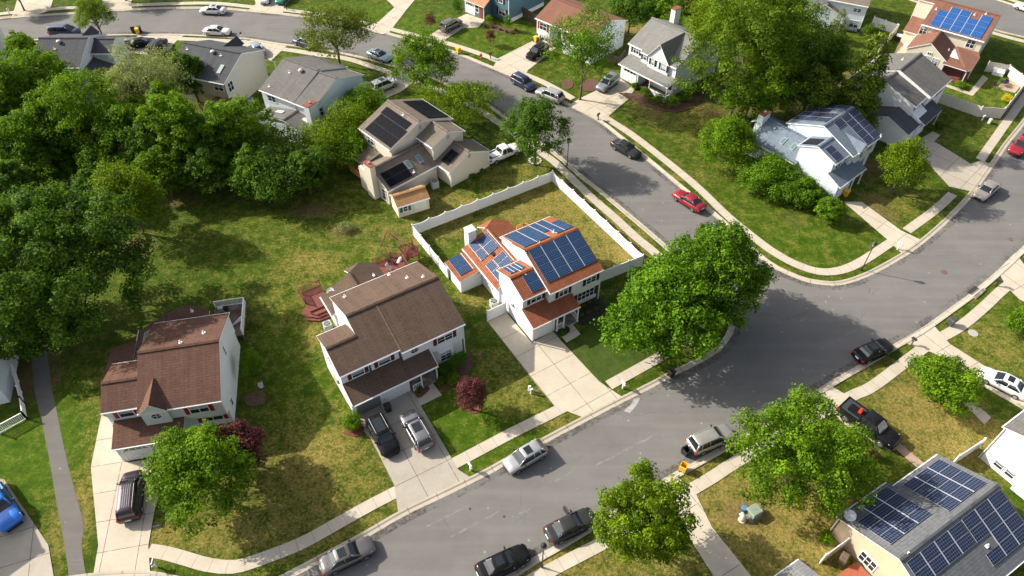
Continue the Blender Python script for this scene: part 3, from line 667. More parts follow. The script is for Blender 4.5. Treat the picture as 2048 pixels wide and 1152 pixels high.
SH_BROWN = shingle('shingle_brown', (.086, .055, .039), (.130, .086, .062), (.03, .02, .015))
SH_RUST = shingle('shingle_rust', (.092, .045, .031), (.145, .074, .051), (.03, .018, .014))
SH_RED = shingle('shingle_red', (.215, .066, .030), (.30, .105, .050), (.08, .026, .014))
SH_TAUPE = shingle('shingle_taupe', (.145, .118, .092), (.205, .172, .135), (.06, .05, .04))
SH_GREY = shingle('shingle_grey', (.115, .110, .104), (.17, .163, .152), (.05, .048, .046))
SH_CHAR = shingle('shingle_charcoal', (.052, .055, .062), (.085, .088, .098), (.025, .027, .03))
SH_BLUE = shingle('shingle_blue', (.12, .155, .20), (.19, .235, .285), (.05, .066, .088))
SH_LGREY = shingle('shingle_pale', (.165, .165, .155), (.225, .222, .208), (.085, .085, .08))
SH_MBROWN = shingle('shingle_redbrown', (.175, .078, .052), (.225, .108, .075), (.08, .04, .028))
SH_TAN = shingle('shingle_tan', (.36, .185, .075), (.46, .26, .12), (.2, .1, .04))
V_WHITE = siding('siding_white', (.78, .79, .80)); V_CREAM = siding('siding_cream', (.66, .60, .50)); V_BEIGE = siding('siding_beige', (.58, .53, .45))
V_BLUEW = siding('siding_blue_white', (.66, .72, .78)); V_GREYW = siding('siding_grey_white', (.64, .67, .66)); V_TEAL = siding('siding_teal', (.085, .17, .22)); V_YEL = siding('siding_yellow', (.64, .49, .345)); V_TAN = siding('siding_tan', (.68, .62, .50))
BURG = plain('burgundy_paint', (.105, .018, .022), .5); CRIM = plain('crimson_paint', (.32, .012, .02), .5); BLKS = plain('black_paint', (.018, .018, .02), .5)
EAV = lambda y, y0, z0, sl=.379: z0 + sl * (y - y0)

# --- brown roofed house in the middle
H = House('brown_roof_house', 'white two storey house with plain brown roof, maroon shutters and two garage doors', at(702.3, 822.1), R(32), V_WHITE, SH_BROWN)
g = H.gable(-.05, 3.25, .6, 5.35, 3.75, 6.54, 7.0, 5.2, base=0, by=6.7)
mA = H.gable(3.25, 6.65, .6, 5.35, 6.02, 7.4, 11.5, 5.2)
mB = H.gable(6.65, 14.15, .2, 5.2, 6.02, 7.4, 11.5, 5.2, base=2.5)
H.prof(6.7, 13.95, [(.86, 0), (11.1, 0), (11.1, 2.7), (.86, 2.7)])
H.prof(.1, 6.5, [(-.95, 0), (.9, 0), (.9, 3.5), (-.95, 2.8)])
H.shed([(.05, -1.5, 2.72), (9.75, -1.5, 2.72), (9.75, .95, 3.67), (.05, .95, 3.67)])
H.T.bar((.05, -1.56, 2.62), (9.75, -1.56, 2.62), .11, .12); H.T.bar((.02, -1.5, 2.68), (.02, .85, 3.6), .05, .2); H.T.bar((9.78, -1.5, 2.68), (9.78, .5, 3.45), .05, .2)
f = H.cross(2.9, 6.8, 10.75, 11.2, 14.75, 2.6, 4.42, hip=True)
H.garage('f', -.95, 1.75, 2.65, mat=plain('grey_screen', (.17, .18, .18), .6), glass=False); H.garage('f', -.95, 4.95, 2.6, mat=plain('pale_door', (.72, .72, .69), .5), glass=False)
for x in (1.9, 4.85): H.win('f', .9, x, 4.45, 1.25, 1.15, BURG, nx=1, ny=3, blind=.55)
H.win('f', .5, 11.75, 4.2, 1.75, 1.3, BURG, nx=2, ny=3); H.octagon('f', .5, 8.15, 4.3)
H.bay([(10.3, .9), (10.75, .25), (12.35, .25), (12.85, .9)], .4, 2.35, None)
H.win('f', .25, 11.55, 1.45, 1.25, 1.35, None, 2, 3); 
for a, b, c in ((10.5, .55, -1), (12.62, .55, 1)):
    mb = MB(); mb.bar((a - .2 * c * -1 - (.0), b - .28 * 1 if 0 else b - .02, .85), (a, b - .02, .85), .01, .01); 
H.win('r', 14.0, 6.2, 4.1, .8, 1.2, None); H.win('l', .06, 4.5, 4.2, .7, 1.1, None); H.win('b', 11.24, 9, 4.2, 1.6, 1.2, None, 2)
H.door('f', .86, 8.55, mat=plain('porch_door', (.09, .03, .02), .5)); H.post(9.6, -1.3, 0, 2.75); H.post(7.75, -1.35, 0, 2.75); H.rail((6.75, -1.3), (7.7, -1.3)); 
mb = MB(); mb.box(6.55, 9.8, -1.45, .9, 0, .12); mb.build('porch_floor', CONC, H.root)
mb = MB(); mb.box(8.1, 9.3, -.2, .45, .12, .16); mb.build('doormat', plain('coir_mat', (.22, .11, .04), .95, var=.3, vs=8), H.root)
for x, y in ((4.6, 10.2), (12.9, 7.3), (11.5, 8.6), (10.3, 11.0), (9.4, 14.0)): H.vent(mB if y < 12 else f, x, y)
H.spout(.0, -1.2, 2.7); H.spout(14.0, .4, 5.1); mb = MB(); mb.bar((6.66, .35, 5.27), (6.66, 5.95, 7.40), .16, .03); mb.build('roof_valley', plain('valley_tan', (.15, .108, .078), .9, var=.3), H.root)
mb = MB(); mb.box(-.12, .06, 2.4, 3.4, 2.0, 2.6); mb.build('wall_unit', GREY, H.root)
H.done()
# --- rust roofed house at left
H = House('rust_roof_house', 'pale grey house with rust brown roof, pointed front gable and crimson shutters', at(258.1, 923.3), R(11.5), V_GREYW, SH_RUST)
g = H.gable(-1.05, 2.35, 2.45, 5.28, 5.25, 6.4, 8.55, 5.2)
mB = H.gable(2.35, 10.2, 1.72, 5.2, 7.66, 7.4, 13.45, 5.2, base=2.5)
H.prof(2.45, 10.0, [(2.75, 0), (13.0, 0), (13.0, 2.7), (2.75, 2.7)])
H.prof(-.5, 2.7, [(.12, 0), (2.7, 0), (2.7, 3.2), (.12, 2.62)])
H.shed([(-.6, -.15, 2.72), (6.1, -.15, 2.72), (6.1, 2.8, 3.4), (-.6, 2.8, 3.4)])
H.T.bar((-.6, -.2, 2.62), (6.1, -.2, 2.62), .11, .12)
H.Rf.slab([(2.55, 1.5, 5.28), (3.9, 1.5, 6.5), (3.9, 4.9, 6.5), (2.55, 1.9, 5.28)], .1); H.Rf.slab([(3.9, 1.5, 6.5), (5.2, 1.5, 5.28), (5.2, 1.9, 5.28), (3.9, 4.9, 6.5)], .1)
H.profx(1.68, 2.4, [(2.6, 2.9), (5.05, 2.9), (5.05, 5.22), (3.9, 6.35), (2.6, 5.22)])
f = H.cross(-.35, 3.0, 7.05, 9.0, 15.2, 2.6, 4.45, hip=True)
H.Rf.slab([(-3.15, 9.3, 2.25), (-.3, 9.3, 2.75), (-.3, 13.6, 2.75), (-3.15, 13.6, 2.25)], .14); H.prof(-2.95, -.1, [(9.5, 0), (13.3, 0), (13.3, 2.15), (9.5, 2.15)]); H.T.bar((-.38, 9.2, 2.62), (-.38, 15.2, 2.62), .08, .1)
H.garage('f', .12, 1.3, 2.5, mat=plain('pale_door', (0, 0, 0)), glass=True)
H.win('f', 2.75, .9, 4.35, 1.3, 1.15, CRIM, 1, 2); H.win('f', 2.02, 7.75, 4.15, 1.7, 1.3, CRIM, 2, 2, blind=.5); H.octagon('f', 1.68, 3.92, 4.45, .45); H.win('f', 2.75, 8.2, 1.5, 1.9, 1.3, CRIM, 2, 2)
H.win('r', 10.08, 8.0, 5.3, .45, 1.25, None, 1, 3, blind=0); H.win('r', 10.0, 4.2, 1.5, .6, 1.1, None, blind=0)
H.door('f', 2.75, 4.6, mat=plain('dark_door', (.07, .02, .02), .5)); H.post(3.1, .05, 0, 2.7); H.post(5.8, .05, 0, 2.7); H.rail((3.1, .05), (4.2, .05))
for x, y, q in ((8.3, 9.6, mB), (6.3, 8.3, mB), (5.4, 17.0, f), (.6, 10.0, f)): H.vent(q, min(x, 6.9) if q is f else x, min(y, 16.3))
for y in (9.8, 12.6): H.skylight(f, .6, 1.5, y, y + 1.6, plain('skylight_dark', (.02, .07, .06), .3))
# rear deck with white rails
dk = MB(); dk.box(7.1, 10.7, 13.6, 18.6, 1.0, 1.2)
for x, y in ((10.5, 18.4), (10.5, 13.8), (7.3, 18.4), (10.5, 16)): dk.box(x - .08, x + .08, y - .08, y + .08, 0, 1.1)
dk.build('deck', WOODG, H.root)
for a, b in (((7.2, 18.5), (10.6, 18.5)), ((10.6, 18.5), (10.6, 13.6))): H.rail(a, b, 1.2, 1.0)
H.spout(10.05, 2.6, 2.6); H.T.bar((10.02, 1.85, 5.1), (10.02, 2.0, 2.6), .09, .09)
H.done()
# --- solar house
H = House('red_roof_solar_house', 'white house with bright red roof carrying blue solar panels on every slope', at(1064.7, 686.1), R(31.6), V_WHITE, SH_RED)
g = H.gable(-.02, 3.15, 2.05, 5.28, 4.9, 6.36, 7.78, 5.2)
mB = H.gable(3.15, 10.55, 1.4, 5.2, 6.87, 7.4, 12.4, 5.2, base=2.5)
H.prof(3.25, 10.35, [(1.98, 0), (12, 0), (12, 2.7), (1.98, 2.7)])
H.prof(.12, 3.2, [(.25, 0), (2.4, 0), (2.4, 3.4), (.25, 2.68)])
H.shed([(-.02, -.15, 2.7), (6.4, -.15, 2.7), (6.4, 2.4, 3.55), (-.02, 2.4, 3.55)])
H.T.bar((-.02, -.2, 2.6), (6.4, -.2, 2.6), .11, .12); H.T.bar((3.12, 1.4, 5.1), (3.12, 6.87, 7.32), .05, .2)
f = H.cross(-.45, 3.0, 7.1, 7.2, 15.45, 2.65, 4.5, hip=True)
lean = lambda x, y: 2.2 + .4 * (x + 3.3) / 2.9
H.Rf.slab([(-3.32, 11.0, 2.2), (-.5, 11.0, 2.6), (-.5, 14.9, 2.6), (-3.32, 14.9, 2.2)], .14); H.prof(-3.12, -.2, [(11.15, 0), (14.75, 0), (14.75, 2.12), (11.15, 2.12)]); H.T.bar((-.5, 7.2, 2.62), (-.5, 15.4, 2.62), .1, .12)
H.panels(mB, [3.46, 5.16, 6.92, 8.68, 10.42], [2.55, 3.55, 4.55, 5.55, 6.6], SOLB)
H.panels(mB, [3.5, 5.3, 7.1, 8.1, 9.2, 10.5], [7.5, 9.0, 10.55, 12.1], SOLB, skip=((2, 0), (4, 2)))
H.panels(g, [1.3, 3.0], [2.42, 3.4, 4.45], SOLB); H.panels(g, [.5, 1.03, 1.56, 2.1, 2.55], [5.6, 7.4], SOLB)
H.panels(f, [.2, 1.17], [11.9, 13.5, 15.1], SOLB); H.panels(f, [1.2, 2.7], [11.85, 13.3, 14.75], SOLB)
H.panels(f, [.2, 1.17], [7.9, 9.5, 11.0], SOLB); H.panels(f, [1.2, 2.7], [8.75, 9.8, 10.85], SOLB)
H.panels(lean, [-2.85, -1.15], [11.7, 12.75, 13.8, 14.85], SOLB)
H.rails(f, (2.85, 8.6), (2.85, 15.0), .14); H.rails(mB, (3.25, 6.5), (3.3, 12.2), .1); H.rails(lean, (-1.02, 11.7), (-1.02, 14.9), .1, .05); H.rails(g, (1.9, 4.4), (1.6, 5.6), .12)
H.chimney(.35, 1.45, 15.2, 16.3, 5.0, V_WHITE, cap=plain('chimney_cap_pale', (.50, .56, .58), .4), flue=False)
H.garage('f', .25, 1.5, 2.35, glass=False, arch=False, mat=plain('pale_door', (0, 0, 0)))
H.win('f', 2.35, 1.9, 4.4, 1.35, 1.1, BLKS, 2, 2); H.win('f', 1.7, 5.2, 4.2, 1.15, 1.25, BLKS, 2, 2); H.win('f', 1.7, 9.1, 4.2, 1.3, 1.3, BLKS, 2, 3); H.win('f', 1.98, 8.75, 1.5, 2.3, 1.25, BLKS, 4, 2, blind=0)
H.win('l', -.15, 9.2, 1.6, 1.0, .6, None, blind=0); H.win('r', 10.43, 8, 4.2, .8, 1.2, None)
H.door('f', 1.98, 4.3, mat=plain('white_door', (.55, .56, .56), .4)); H.post(3.35, .0, 0, 2.7); H.post(6.25, .0, 0, 2.7); H.post(4.3, .0, 0, 2.7); H.rail((3.4, .02), (4.25, .02)); H.rail((6.25, .05), (6.25, 1.9))
mb = MB(); mb.box(3.25, 6.4, .0, 2.0, 0, .12); mb.build('porch_floor', CONC, H.root)
mb = MB(); mb.box(4.5, 5.3, 1.2, 1.7, .12, .15); mb.build('doormat', BLACKP, H.root)
for x, y in ((8.1, 8.2), (5.3, 7.0)): H.vent(mB, x, y)
mb = MB(); mb.box(1.5, 1.95, 11.25, 11.7, f(1.7, 0) - .05, f(1.7, 0) + .14); mb.build('roof_vent', BLACKP, H.root)
mb = MB(); mb.box(-.1, .05, 4.2, 4.5, 2.2, 2.6); mb.build('meter_box', GREY, H.root)
H.spout(.02, .05, 2.6); H.spout(10.42, 1.6, 5.1)
# small cedar deck behind
dk = MB(); dk.box(7.2, 9.9, 12.3, 16.6, .5, .62)
for x, y in ((7.3, 16.4), (9.7, 16.4), (9.7, 12.6)): dk.box(x - .08, x + .08, y - .08, y + .08, 0, .55)
dk.build('deck', WOODO, H.root)
for a, b in (((7.25, 14.6), (8.1, 16.5)), ((8.1, 16.5), (9.2, 16.5)), ((9.2, 16.5), (9.85, 15.6)), ((9.85, 15.6), (9.85, 12.4))): H.rail(a, b, .62, 1.0, mat=WOODO, gap=.12)
H.done()
# --- beige house with black panels
H = House('beige_solar_house', 'beige house with taupe roof, black solar panels and two green tinted skylights', at(-0 + 700 + 1225 / 4.43, 180 + 705 / 4.43), R(133), V_CREAM, SH_TAUPE)
ga = H.gable(.4, 4.5, -.85, 2.66, 3.0, 4.4, 6.75, 2.65)
mi = H.gable(3.75, 7.3, .95, 5.2, 3.9, 6.45, 6.95, 5.2)
mB = H.gable(7.3, 14.85, .2, 5.2, 6.05, 7.4, 11.6, 5.2)
f = H.cross(3.0, 6.45, 10.0, 6.7, 15.4, 2.62, 4.5)
H.Rf.slab([(10.05, 11.6, 3.3), (10.05, 14.6, 2.7), (12.4, 14.6, 2.7), (12.4, 11.6, 3.3)], .12)
H.panels(mB, [8.0, 8.98, 9.96, 10.94, 11.92, 12.9, 13.88], [6.95, 8.17], SOLK); H.panels(mB, [7.5, 8.52, 9.54, 10.56, 11.6, 12.62, 13.64], [8.2, 9.72, 11.3], SOLK)
H.panels(mB, [8.0, 9.5, 11.0, 12.5, 14.0], [.4, 1.65, 2.9, 4.15], SOLK)
H.panels(ga, [1.5, 2.3, 3.15], [4.05, 5.1, 6.15], SOLK); H.panels(f, [3.2, 4.3, 5.35], [11.0, 12.3, 13.55, 14.8], SOLK)
for y in (8.15, 10.1): H.skylight(f, 4.2, 5.3, y, y + .75)
H.chimney(5.5, 7.1, 15.3, 16.1, 5.5, V_CREAM); mb = MB(); mb.box(7.1, 9.2, 15.25, 15.75, 0, 3.6); mb.build('chimney_breast', V_CREAM, H.root)
H.win('b', 11.3, 12.4, 4.15, 1.5, 1.3, None, 2, 2, blind=.1); H.win('b', 15.25, 4.3, 1.3, .8, 1.7, None, 1, 3, blind=0)
for fc, po, a, z in (('l', 3.87, 3.95, 5.55), ('l', 7.42, 6.05, 6.4), ('l', .52, 3.0, 3.6)):
    r, n = H.ax(fc); c = H.pt(fc, po, a, z); mb = MB(); H.rect(mb, c, r, n, -.25, .25, -.3, .3, -.01, .05)
    for k in range(5): H.rect(mb, c, r, n, -.22, .22, -.25 + k * .11, -.21 + k * .11, .04, .07)
    mb.build('louvre_vent', plain('louvre', (.42, .38, .32), .6), H.root)
H.garage('f', -.55, 2.4, 2.7); H.spout(.5, 6.6, 2.6); H.spout(3.85, 6.8, 5.1); H.spout(.48, -.6, 2.6); H.vent(mB, 10.4, 6.6); H.vent(f, 3.6, 10.5)
dk = MB(); dk.box(9.9, 12.8, 11.7, 15.2, .5, .62); dk.build('deck', WOODO, H.root)
for a, b in (((12.8, 11.8), (12.8, 15.2)), ((12.8, 15.2), (9.9, 15.2))): H.rail(a, b, .62, .95, mat=WOODO)
H.done()
# --- blue roofed solar house right
H = House('blue_roof_solar_house', 'white house with a slate blue roof, navy solar panels and white chimney, among round bushes', at(1490 + 860 / 4.8, 180 + 1035 / 4.8), R(40.5), V_BLUEW, SH_BLUE)
H.prof(-.9, 2.9, [(-.2, 0), (2, 0), (2, 3.75), (-.2, 2.72)])
H.shed([(-1.15, -.55, 2.7), (5.55, -.55, 2.7), (5.2, 1.75, 3.8), (-1.15, 1.75, 3.8)]); H.T.bar((-1.15, -.6, 2.6), (5.55, -.6, 2.6), .11, .12)
g = H.gable(-.65, 2.85, 1.38, 5.28, 4.45, 6.45, 7.25, 5.2)
mB = H.gable(2.85, 10.3, .85, 5.2, 6.2, 7.4, 11.55, 5.2, base=2.5)
H.prof(2.95, 10.1, [(1.4, 0), (11.1, 0), (11.1, 2.7), (1.4, 2.7)])
H.Rf.slab([(4.1, .6, 5.25), (5.15, .6, 6.25), (5.15, 4.1, 6.5), (4.1, 1.0, 5.25)], .1); H.Rf.slab([(5.15, .6, 6.25), (6.2, .6, 5.25), (6.2, 1.0, 5.25), (5.15, 4.1, 6.5)], .1)
H.profx(.78, 1.5, [(4.2, 3.4), (6.1, 3.4), (6.1, 5.2), (5.15, 6.12), (4.2, 5.2)])
f = H.cross(-1.15, 2.85, 7.0, 6.5, 14.6, 2.6, 4.5, hip=True)
H.panels(mB, [6.55, 8.42, 10.2], [1.05, 2.0, 2.97, 3.93, 4.9, 5.85], SOLN); H.panels(mB, [4.6, 6.5], [4.78, 5.82], SOLN)
H.panels(mB, [3.9, 5.55, 7.2, 8.8, 10.4], [6.6, 8.25, 9.9, 11.5], SOLN, skip=((2, 0),)); H.panels(g, [-.3, 1.42], [1.6, 2.65, 3.68], SOLN); H.panels(g, [-.2, 1.85], [5.0, 7.05], SOLK)
for y in (8.2, 9.95): H.skylight(f, .35, 1.45, y, y + .65)
H.chimney(1.3, 3.0, 14.4, 15.3, 5.5, V_BLUEW); H.win('f', 1.65, 1.0, 4.3, 1.3, 1.1, None, 2, 2); H.win('f', .78, 5.15, 4.5, .8, 1.0, None, 1, 2); H.win('f', 1.15, 8.4, 4.1, 1.0, 1.2, None, 2, 2); H.win('f', 1.4, 8, 1.4, 1.8, 1.3, None, 2, 2)
H.garage('f', -.2, .9, 2.3, glass=False); H.door('f', 1.4, 4.2); H.post(3.1, -.4, 0, 2.65); H.post(5.3, -.4, 0, 2.65); H.vent(mB, 7.6, 7.1); H.vent(mB, 10, .95)
H.done()
# --- white house with wind turbine roof fan, top left of centre
H = House('grey_roof_house', 'white house with plain grey roof, brick capped chimney and white rear skylights', at(500 + 1265 / 5.236, 80 + 580 / 5.236), R(148.5), V_BLUEW, SH_GREY)
mA = H.gable(-1.3, 2.4, 2.15, 5.2, 7.85, 7.4, 14.05, 5.2); mB = H.gable(2.4, 9.55, 1.75, 5.3, 7.8, 7.62, 14.05, 5.24)
H.prof(-1.0, 2.5, [(.6, 0), (2.5, 0), (2.5, 4.2), (.6, 2.8)]); H.shed([(-1.25, .2, 2.65), (5.5, .2, 2.65), (5.5, 2.5, 4.25), (-1.25, 2.5, 4.25)])
f = H.cross(-2.4, 2.2, 8.4, 13.65, 16.9, 2.6, 3.9)
H.skylight(f, 4.0, 5.6, 14.6, 15.3, WHITE); H.skylight(f, 6.9, 7.9, 15.3, 16.0); H.skylight(f, -1.2, .5, 14.2, 14.9, WHITE)
H.chimney(-2.15, -1.1, 13.5, 15.3, 6.6, V_WHITE); H.vent(mB, 5.0, 9.0, 'fan'); H.vent(mB, 6.7, 9.8); H.vent(mB, 8.2, 13)
H.win('b', 13.75, 7.4, 4.2, 1.6, 1.0, None, 2, 2, blind=0); H.win('l', -1.18, 12.2, 4.0, .7, 1.5, None, 1, 2, blind=.2)
H.garage('f', .6, .8, 2.4); H.done()
# --- beige house next to it
H = House('charcoal_roof_house', 'beige house with charcoal roof and one glass skylight, near the silver leaved tree', at(320 + 1160 / 5.236, 60 + 490 / 5.236), R(161), V_BEIGE, SH_CHAR)
mB = H.gable(-.45, 10.2, .3, 5.2, 5.9, 7.4, 11.75, 5.2, base=2.4); H.prof(-.2, 9.9, [(.8, 0), (10.6, 0), (10.6, 2.6), (.8, 2.6)])
H.Rf.slab([(3.8, -.3, 5.3), (4.85, -.3, 6.5), (4.85, 3.6, 6.5), (3.8, .6, 5.3)], .1); H.Rf.slab([(4.85, -.3, 6.5), (5.9, -.3, 5.3), (5.9, .6, 5.3), (4.85, 3.6, 6.5)], .1); H.profx(.2, 1, [(3.9, 3), (5.8, 3), (5.8, 5.25), (4.85, 6.35), (3.9, 5.25)])
H.shed([(-1.2, -.8, 2.6), (5, -.8, 2.6), (5, 1.0, 3.9), (-1.2, 1.0, 3.9)]); H.post(-1.0, -.6, 0, 2.6)
H.skylight(mB, 1.1, 1.75, 8.6, 10.2, plain('skylight_bright', (.30, .42, .44), .1)); H.vent(mB, 4.3, 6.8, 'fan'); H.vent(mB, 2.7, 7.0); H.vent(mB, 9.0, 7.0)
H.win('b', 11.45, 1.0, 4.2, 1.6, 1.1, None, 2, 2, blind=.5); H.win('l', -.33, 10.3, 4.0, 1.2, 1.5, None, 2, 2, blind=0)
mb = MB(); mb.box(.2, 3, 10.6, 14.5, 1.6, 1.75); mb.box(.25, .4, 14.2, 14.4, 0, 1.6); mb.box(2.8, 2.95, 14.2, 14.4, 0, 1.6); mb.build('deck', WOODT, H.root); H.rail((.2, 14.5), (3, 14.5), 1.75, 1, mat=WOODT); H.rail((.2, 10.8), (.2, 14.5), 1.75, 1, mat=WOODT); H.done()
# --- charcoal house at far left, half hidden
H = House('dark_grey_roof_house', 'dark grey roofed house with white stepped gables half hidden by trees at upper left', Vector((-75.5, 125.4, 0)), R(180), V_BLUEW, SH_CHAR)
mB = H.gable(-6.4, 1.6, 10.3, 5.2, 16.05, 7.4, 21.6, 5.2); g = H.gable(-9.7, -6.35, 11.35, 5.2, 14.35, 6.4, 17.1, 5.2)
H.Rf.slab([(-5.1, 10.0, 5.4), (-4.1, 10.0, 6.6), (-4.1, 13.8, 6.6), (-5.1, 10.8, 5.4)], .1); H.Rf.slab([(-4.1, 10.0, 6.6), (-3.1, 10.0, 5.4), (-3.1, 10.8, 5.4), (-4.1, 13.8, 6.6)], .1); H.profx(10.2, 11, [(-5, 3), (-3.2, 3), (-3.2, 5.3), (-4.1, 6.45), (-5, 5.3)])
f = H.cross(-10.6, -6.5, -2.4, 16.8, 24.6, 2.6, 4.3); H.skylight(f, -9.3, -8.4, 18.6, 19.8); H.skylight(f, -9.0, -8.2, 20.8, 22)
H.vent(mB, -2.0, 17.0, 'fan'); H.vent(mB, -1.6, 18.2); H.garage('f', 11.65, -8, 2.4); H.done()
# --- pale corner house at far left edge
o = at(14, 136); H = House('edge_house', 'pale siding corner of a house cut off by the left edge, below the curved street', Vector((o.x, o.y, 0)), R(200), V_WHITE, SH_GREY)
H.gable(.0, 9, -8, 4.8, -3, 6.6, 1.5, 4.8); H.win('l', .12, -3, 4, .9, 1.2, None); H.done()
# --- teal house
H = House('teal_house', 'dark teal house with orange brown porch roof at the top edge', at(880 + 365 / 8.533, 215 / 8.533), R(-42), V_TEAL, SH_CHAR)
oth = shingle('shingle_orange', (.34, .17, .085), (.42, .23, .13), (.2, .1, .05))
H.prof(.1, 5.3, [(.75, 0), (3, 0), (3, 3.9), (.75, 2.8)])
po = MB(); po.slab([(.0, .3, 2.7), (5.85, .3, 2.7), (5.85, 3.0, 4.3), (.0, 3.0, 4.3)], .14); po.build('porch_roof', [oth, TRIM], H.root)
mB = H.gable(0, 10.1, 2.4, 5.2, 8.1, 7.4, 13.8, 5.2, base=2.5); H.prof(.2, 9.8, [(3.1, 0), (13.2, 0), (13.2, 2.7), (3.1, 2.7)])
H.garage('f', .75, 1.75, 2.4); H.win('f', 2.7, 8.0, 4.1, .9, 1.2, BLKS); H.win('f', 3.1, 7.9, 1.6, 1.6, 1.3, BLKS, 2, 2); H.door('f', .75, 4.7); H.win('f', .75, 3.6, 1.7, .9, 1.4, None, blind=0); H.win('r', 9.98, 10.5, 3.6, 1.6, 1.3, None, 2, 2)
mb = MB(); mb.box(9.82, 9.95, 3.2, 13, 0, .7); mb.build('foundation', WHITE, H.root); H.post(5.5, .6, 0, 2.7); H.spout(10.02, 2.65, 5); H.done()
# --- split level with brown roof
H = House('split_level_house', 'white split level house with a plain reddish brown roof and red shutters at the top', at(1020 + 425 / 7.2, 560 / 7.2), R(-42.5), V_WHITE, SH_MBROWN)
mB = H.gable(.35, 13.0, -1.85, 4.8, 3.2, 6.8, 8.5, 4.8, fy=.35, base=0)
H.prof(.5, 3.5, [(-1.45, 1.9), (.6, 1.9), (.6, 5.2), (-1.45, 4.78)]); H.prof(.6, 3.4, [(-1.1, 0), (.6, 0), (.6, 2), (-1.1, 2)])
H.prof(6.2, 12.8, [(-1.45, 1.9), (.6, 1.9), (.6, 5.2), (-1.45, 4.78)]); H.prof(6.3, 12.7, [(-1.1, 0), (.6, 0), (.6, 2), (-1.1, 2)])
H.win('f', -1.45, 2.0, 3.6, 1.5, 1.3, CRIM, 2, 2, blind=.2); H.win('f', -1.1, 2.2, 1.1, 1.5, .6, CRIM, 2, 1, blind=0); H.win('f', -1.45, 8, 3.6, 1.5, 1.3, CRIM, 2, 2); H.win('f', -1.45, 11, 3.6, 1.2, 1.3, CRIM, 2, 2)
H.door('f', .35, 4.5, z=.6, h=2.1, mat=plain('dark_red_door', (.12, .03, .025), .5)); H.vent(mB, 8.5, 5.5)
mb = MB(); mb.box(.62, 3.4, -1.35, -1.1, 0, .5); mb.build('brick_base', BRICK, H.root)
dk = MB(); dk.box(5.5, 9.5, 8.2, 11.2, 1.9, 2.05); dk.build('deck', WOODG, H.root); H.rail((5.5, 11.2), (9.5, 11.2), 2.05, 1); H.done()
# --- grey roofed colonial with porch
H = House('screen_porch_house', 'white house with pale grey roof, dark shutters, tall chimney and railed front porch', at(1220 + 120 / 5.236, 800 / 5.236), R(-47.5), V_BLUEW, SH_LGREY)
mA = H.gable(-.7, 2.5, 1.6, 5.25, 7.2, 7.9, 13.3, 5.2); mB = H.gable(2.5, 9.95, 1.0, 5.2, 7.2, 7.9, 13.3, 5.2)
H.Rf.slab([(4.1, .75, 5.2), (6.35, .75, 7.95), (6.35, 7.2, 7.95), (4.1, 1.1, 5.2)], .1); H.Rf.slab([(6.35, .75, 7.95), (8.6, .75, 5.2), (8.6, 1.1, 5.2), (6.35, 7.2, 7.95)], .1)
H.profx(1.0, 1.6, [(4.25, 2.6), (8.45, 2.6), (8.45, 5.2), (6.35, 7.78), (4.25, 5.2)])
H.prof(.1, 3.9, [(-.5, 0), (2, 0), (2, 3.4), (-.5, 2.72)]); H.shed([(-.2, -1.0, 2.7), (10.35, -1.0, 2.7), (10.35, 1.9, 3.5), (-.2, 1.9, 3.5)]); H.T.bar((-.2, -1.05, 2.6), (10.35, -1.05, 2.6), .11, .12)
H.garage('f', -.5, 2.1, 2.7); H.win('f', 1.9, .95, 4.5, 1.1, 1.1, BLKS, 2, 2); H.win('f', 1.0, 7.55, 4.45, .95, 1.2, BLKS, 1, 2, blind=.8); H.win('f', 1.3, 3.4, 4.5, .6, 1.1, BLKS, blind=.6); H.win('f', 1.0, 5.3, 4.5, .5, 1.1, BLKS, blind=.8)
H.win('f', 1.3, 6.2, 1.6, 1.5, 1.5, None, 2, 1, blind=0); H.win('f', 1.3, 8.8, 1.6, 1.6, 1.3, None, 2, 2, blind=0); H.door('f', 1.3, 4.6)
for x in (4.1, 6.6, 10.15): H.post(x, -.85, 0, 2.7)
mb = MB(); mb.box(6.7, 10.05, -.9, -.78, 0, 1.0); mb.box(10.05, 10.17, -.8, 1.2, 0, 1.0); mb.build('porch_skirt', WHITE, H.root); mb = MB(); mb.box(4, 10.1, -.75, 1.3, 0, .14); mb.build('porch_floor', WOODG, H.root)
H.chimney(-.0, .9, 11.4, 13.0, 8.3, V_WHITE, flue=False); H.vent(mB, 7.5, 9.0); H.vent(mB, 9.5, 4.4); H.spout(9.9, 1.1, 5.0); H.done()
# --- white house top right behind the conifers
o = at(1536 + 570 / 3, 190 / 3); H = House('pale_gable_house', 'white house with a low greyish brown gable wing at the top behind small conifers', o, R(-26), V_BLUEW, SH_TAUPE)
mB = H.gable(-13, -.6, -.9, 5.0, 4.6, 7.2, 10, 5.0); f = H.cross(-11.2, -7.5, -3.8, -1.9, 2.5, 2.6, 4.3, side=.2)
H.win('f', -.6, -2.6, 3.9, .55, .6, None, blind=0); H.win('f', -.6, -1.9, 3.9, .55, .6, None, blind=0); H.win('f', -1.72, -5.6, 1.4, .8, 1.5, None, 1, 2); H.win('f', -.6, -2.0, 1.3, 1.5, 1.3, None, 2, 2); H.spout(-.75, -.65, 5); H.done()
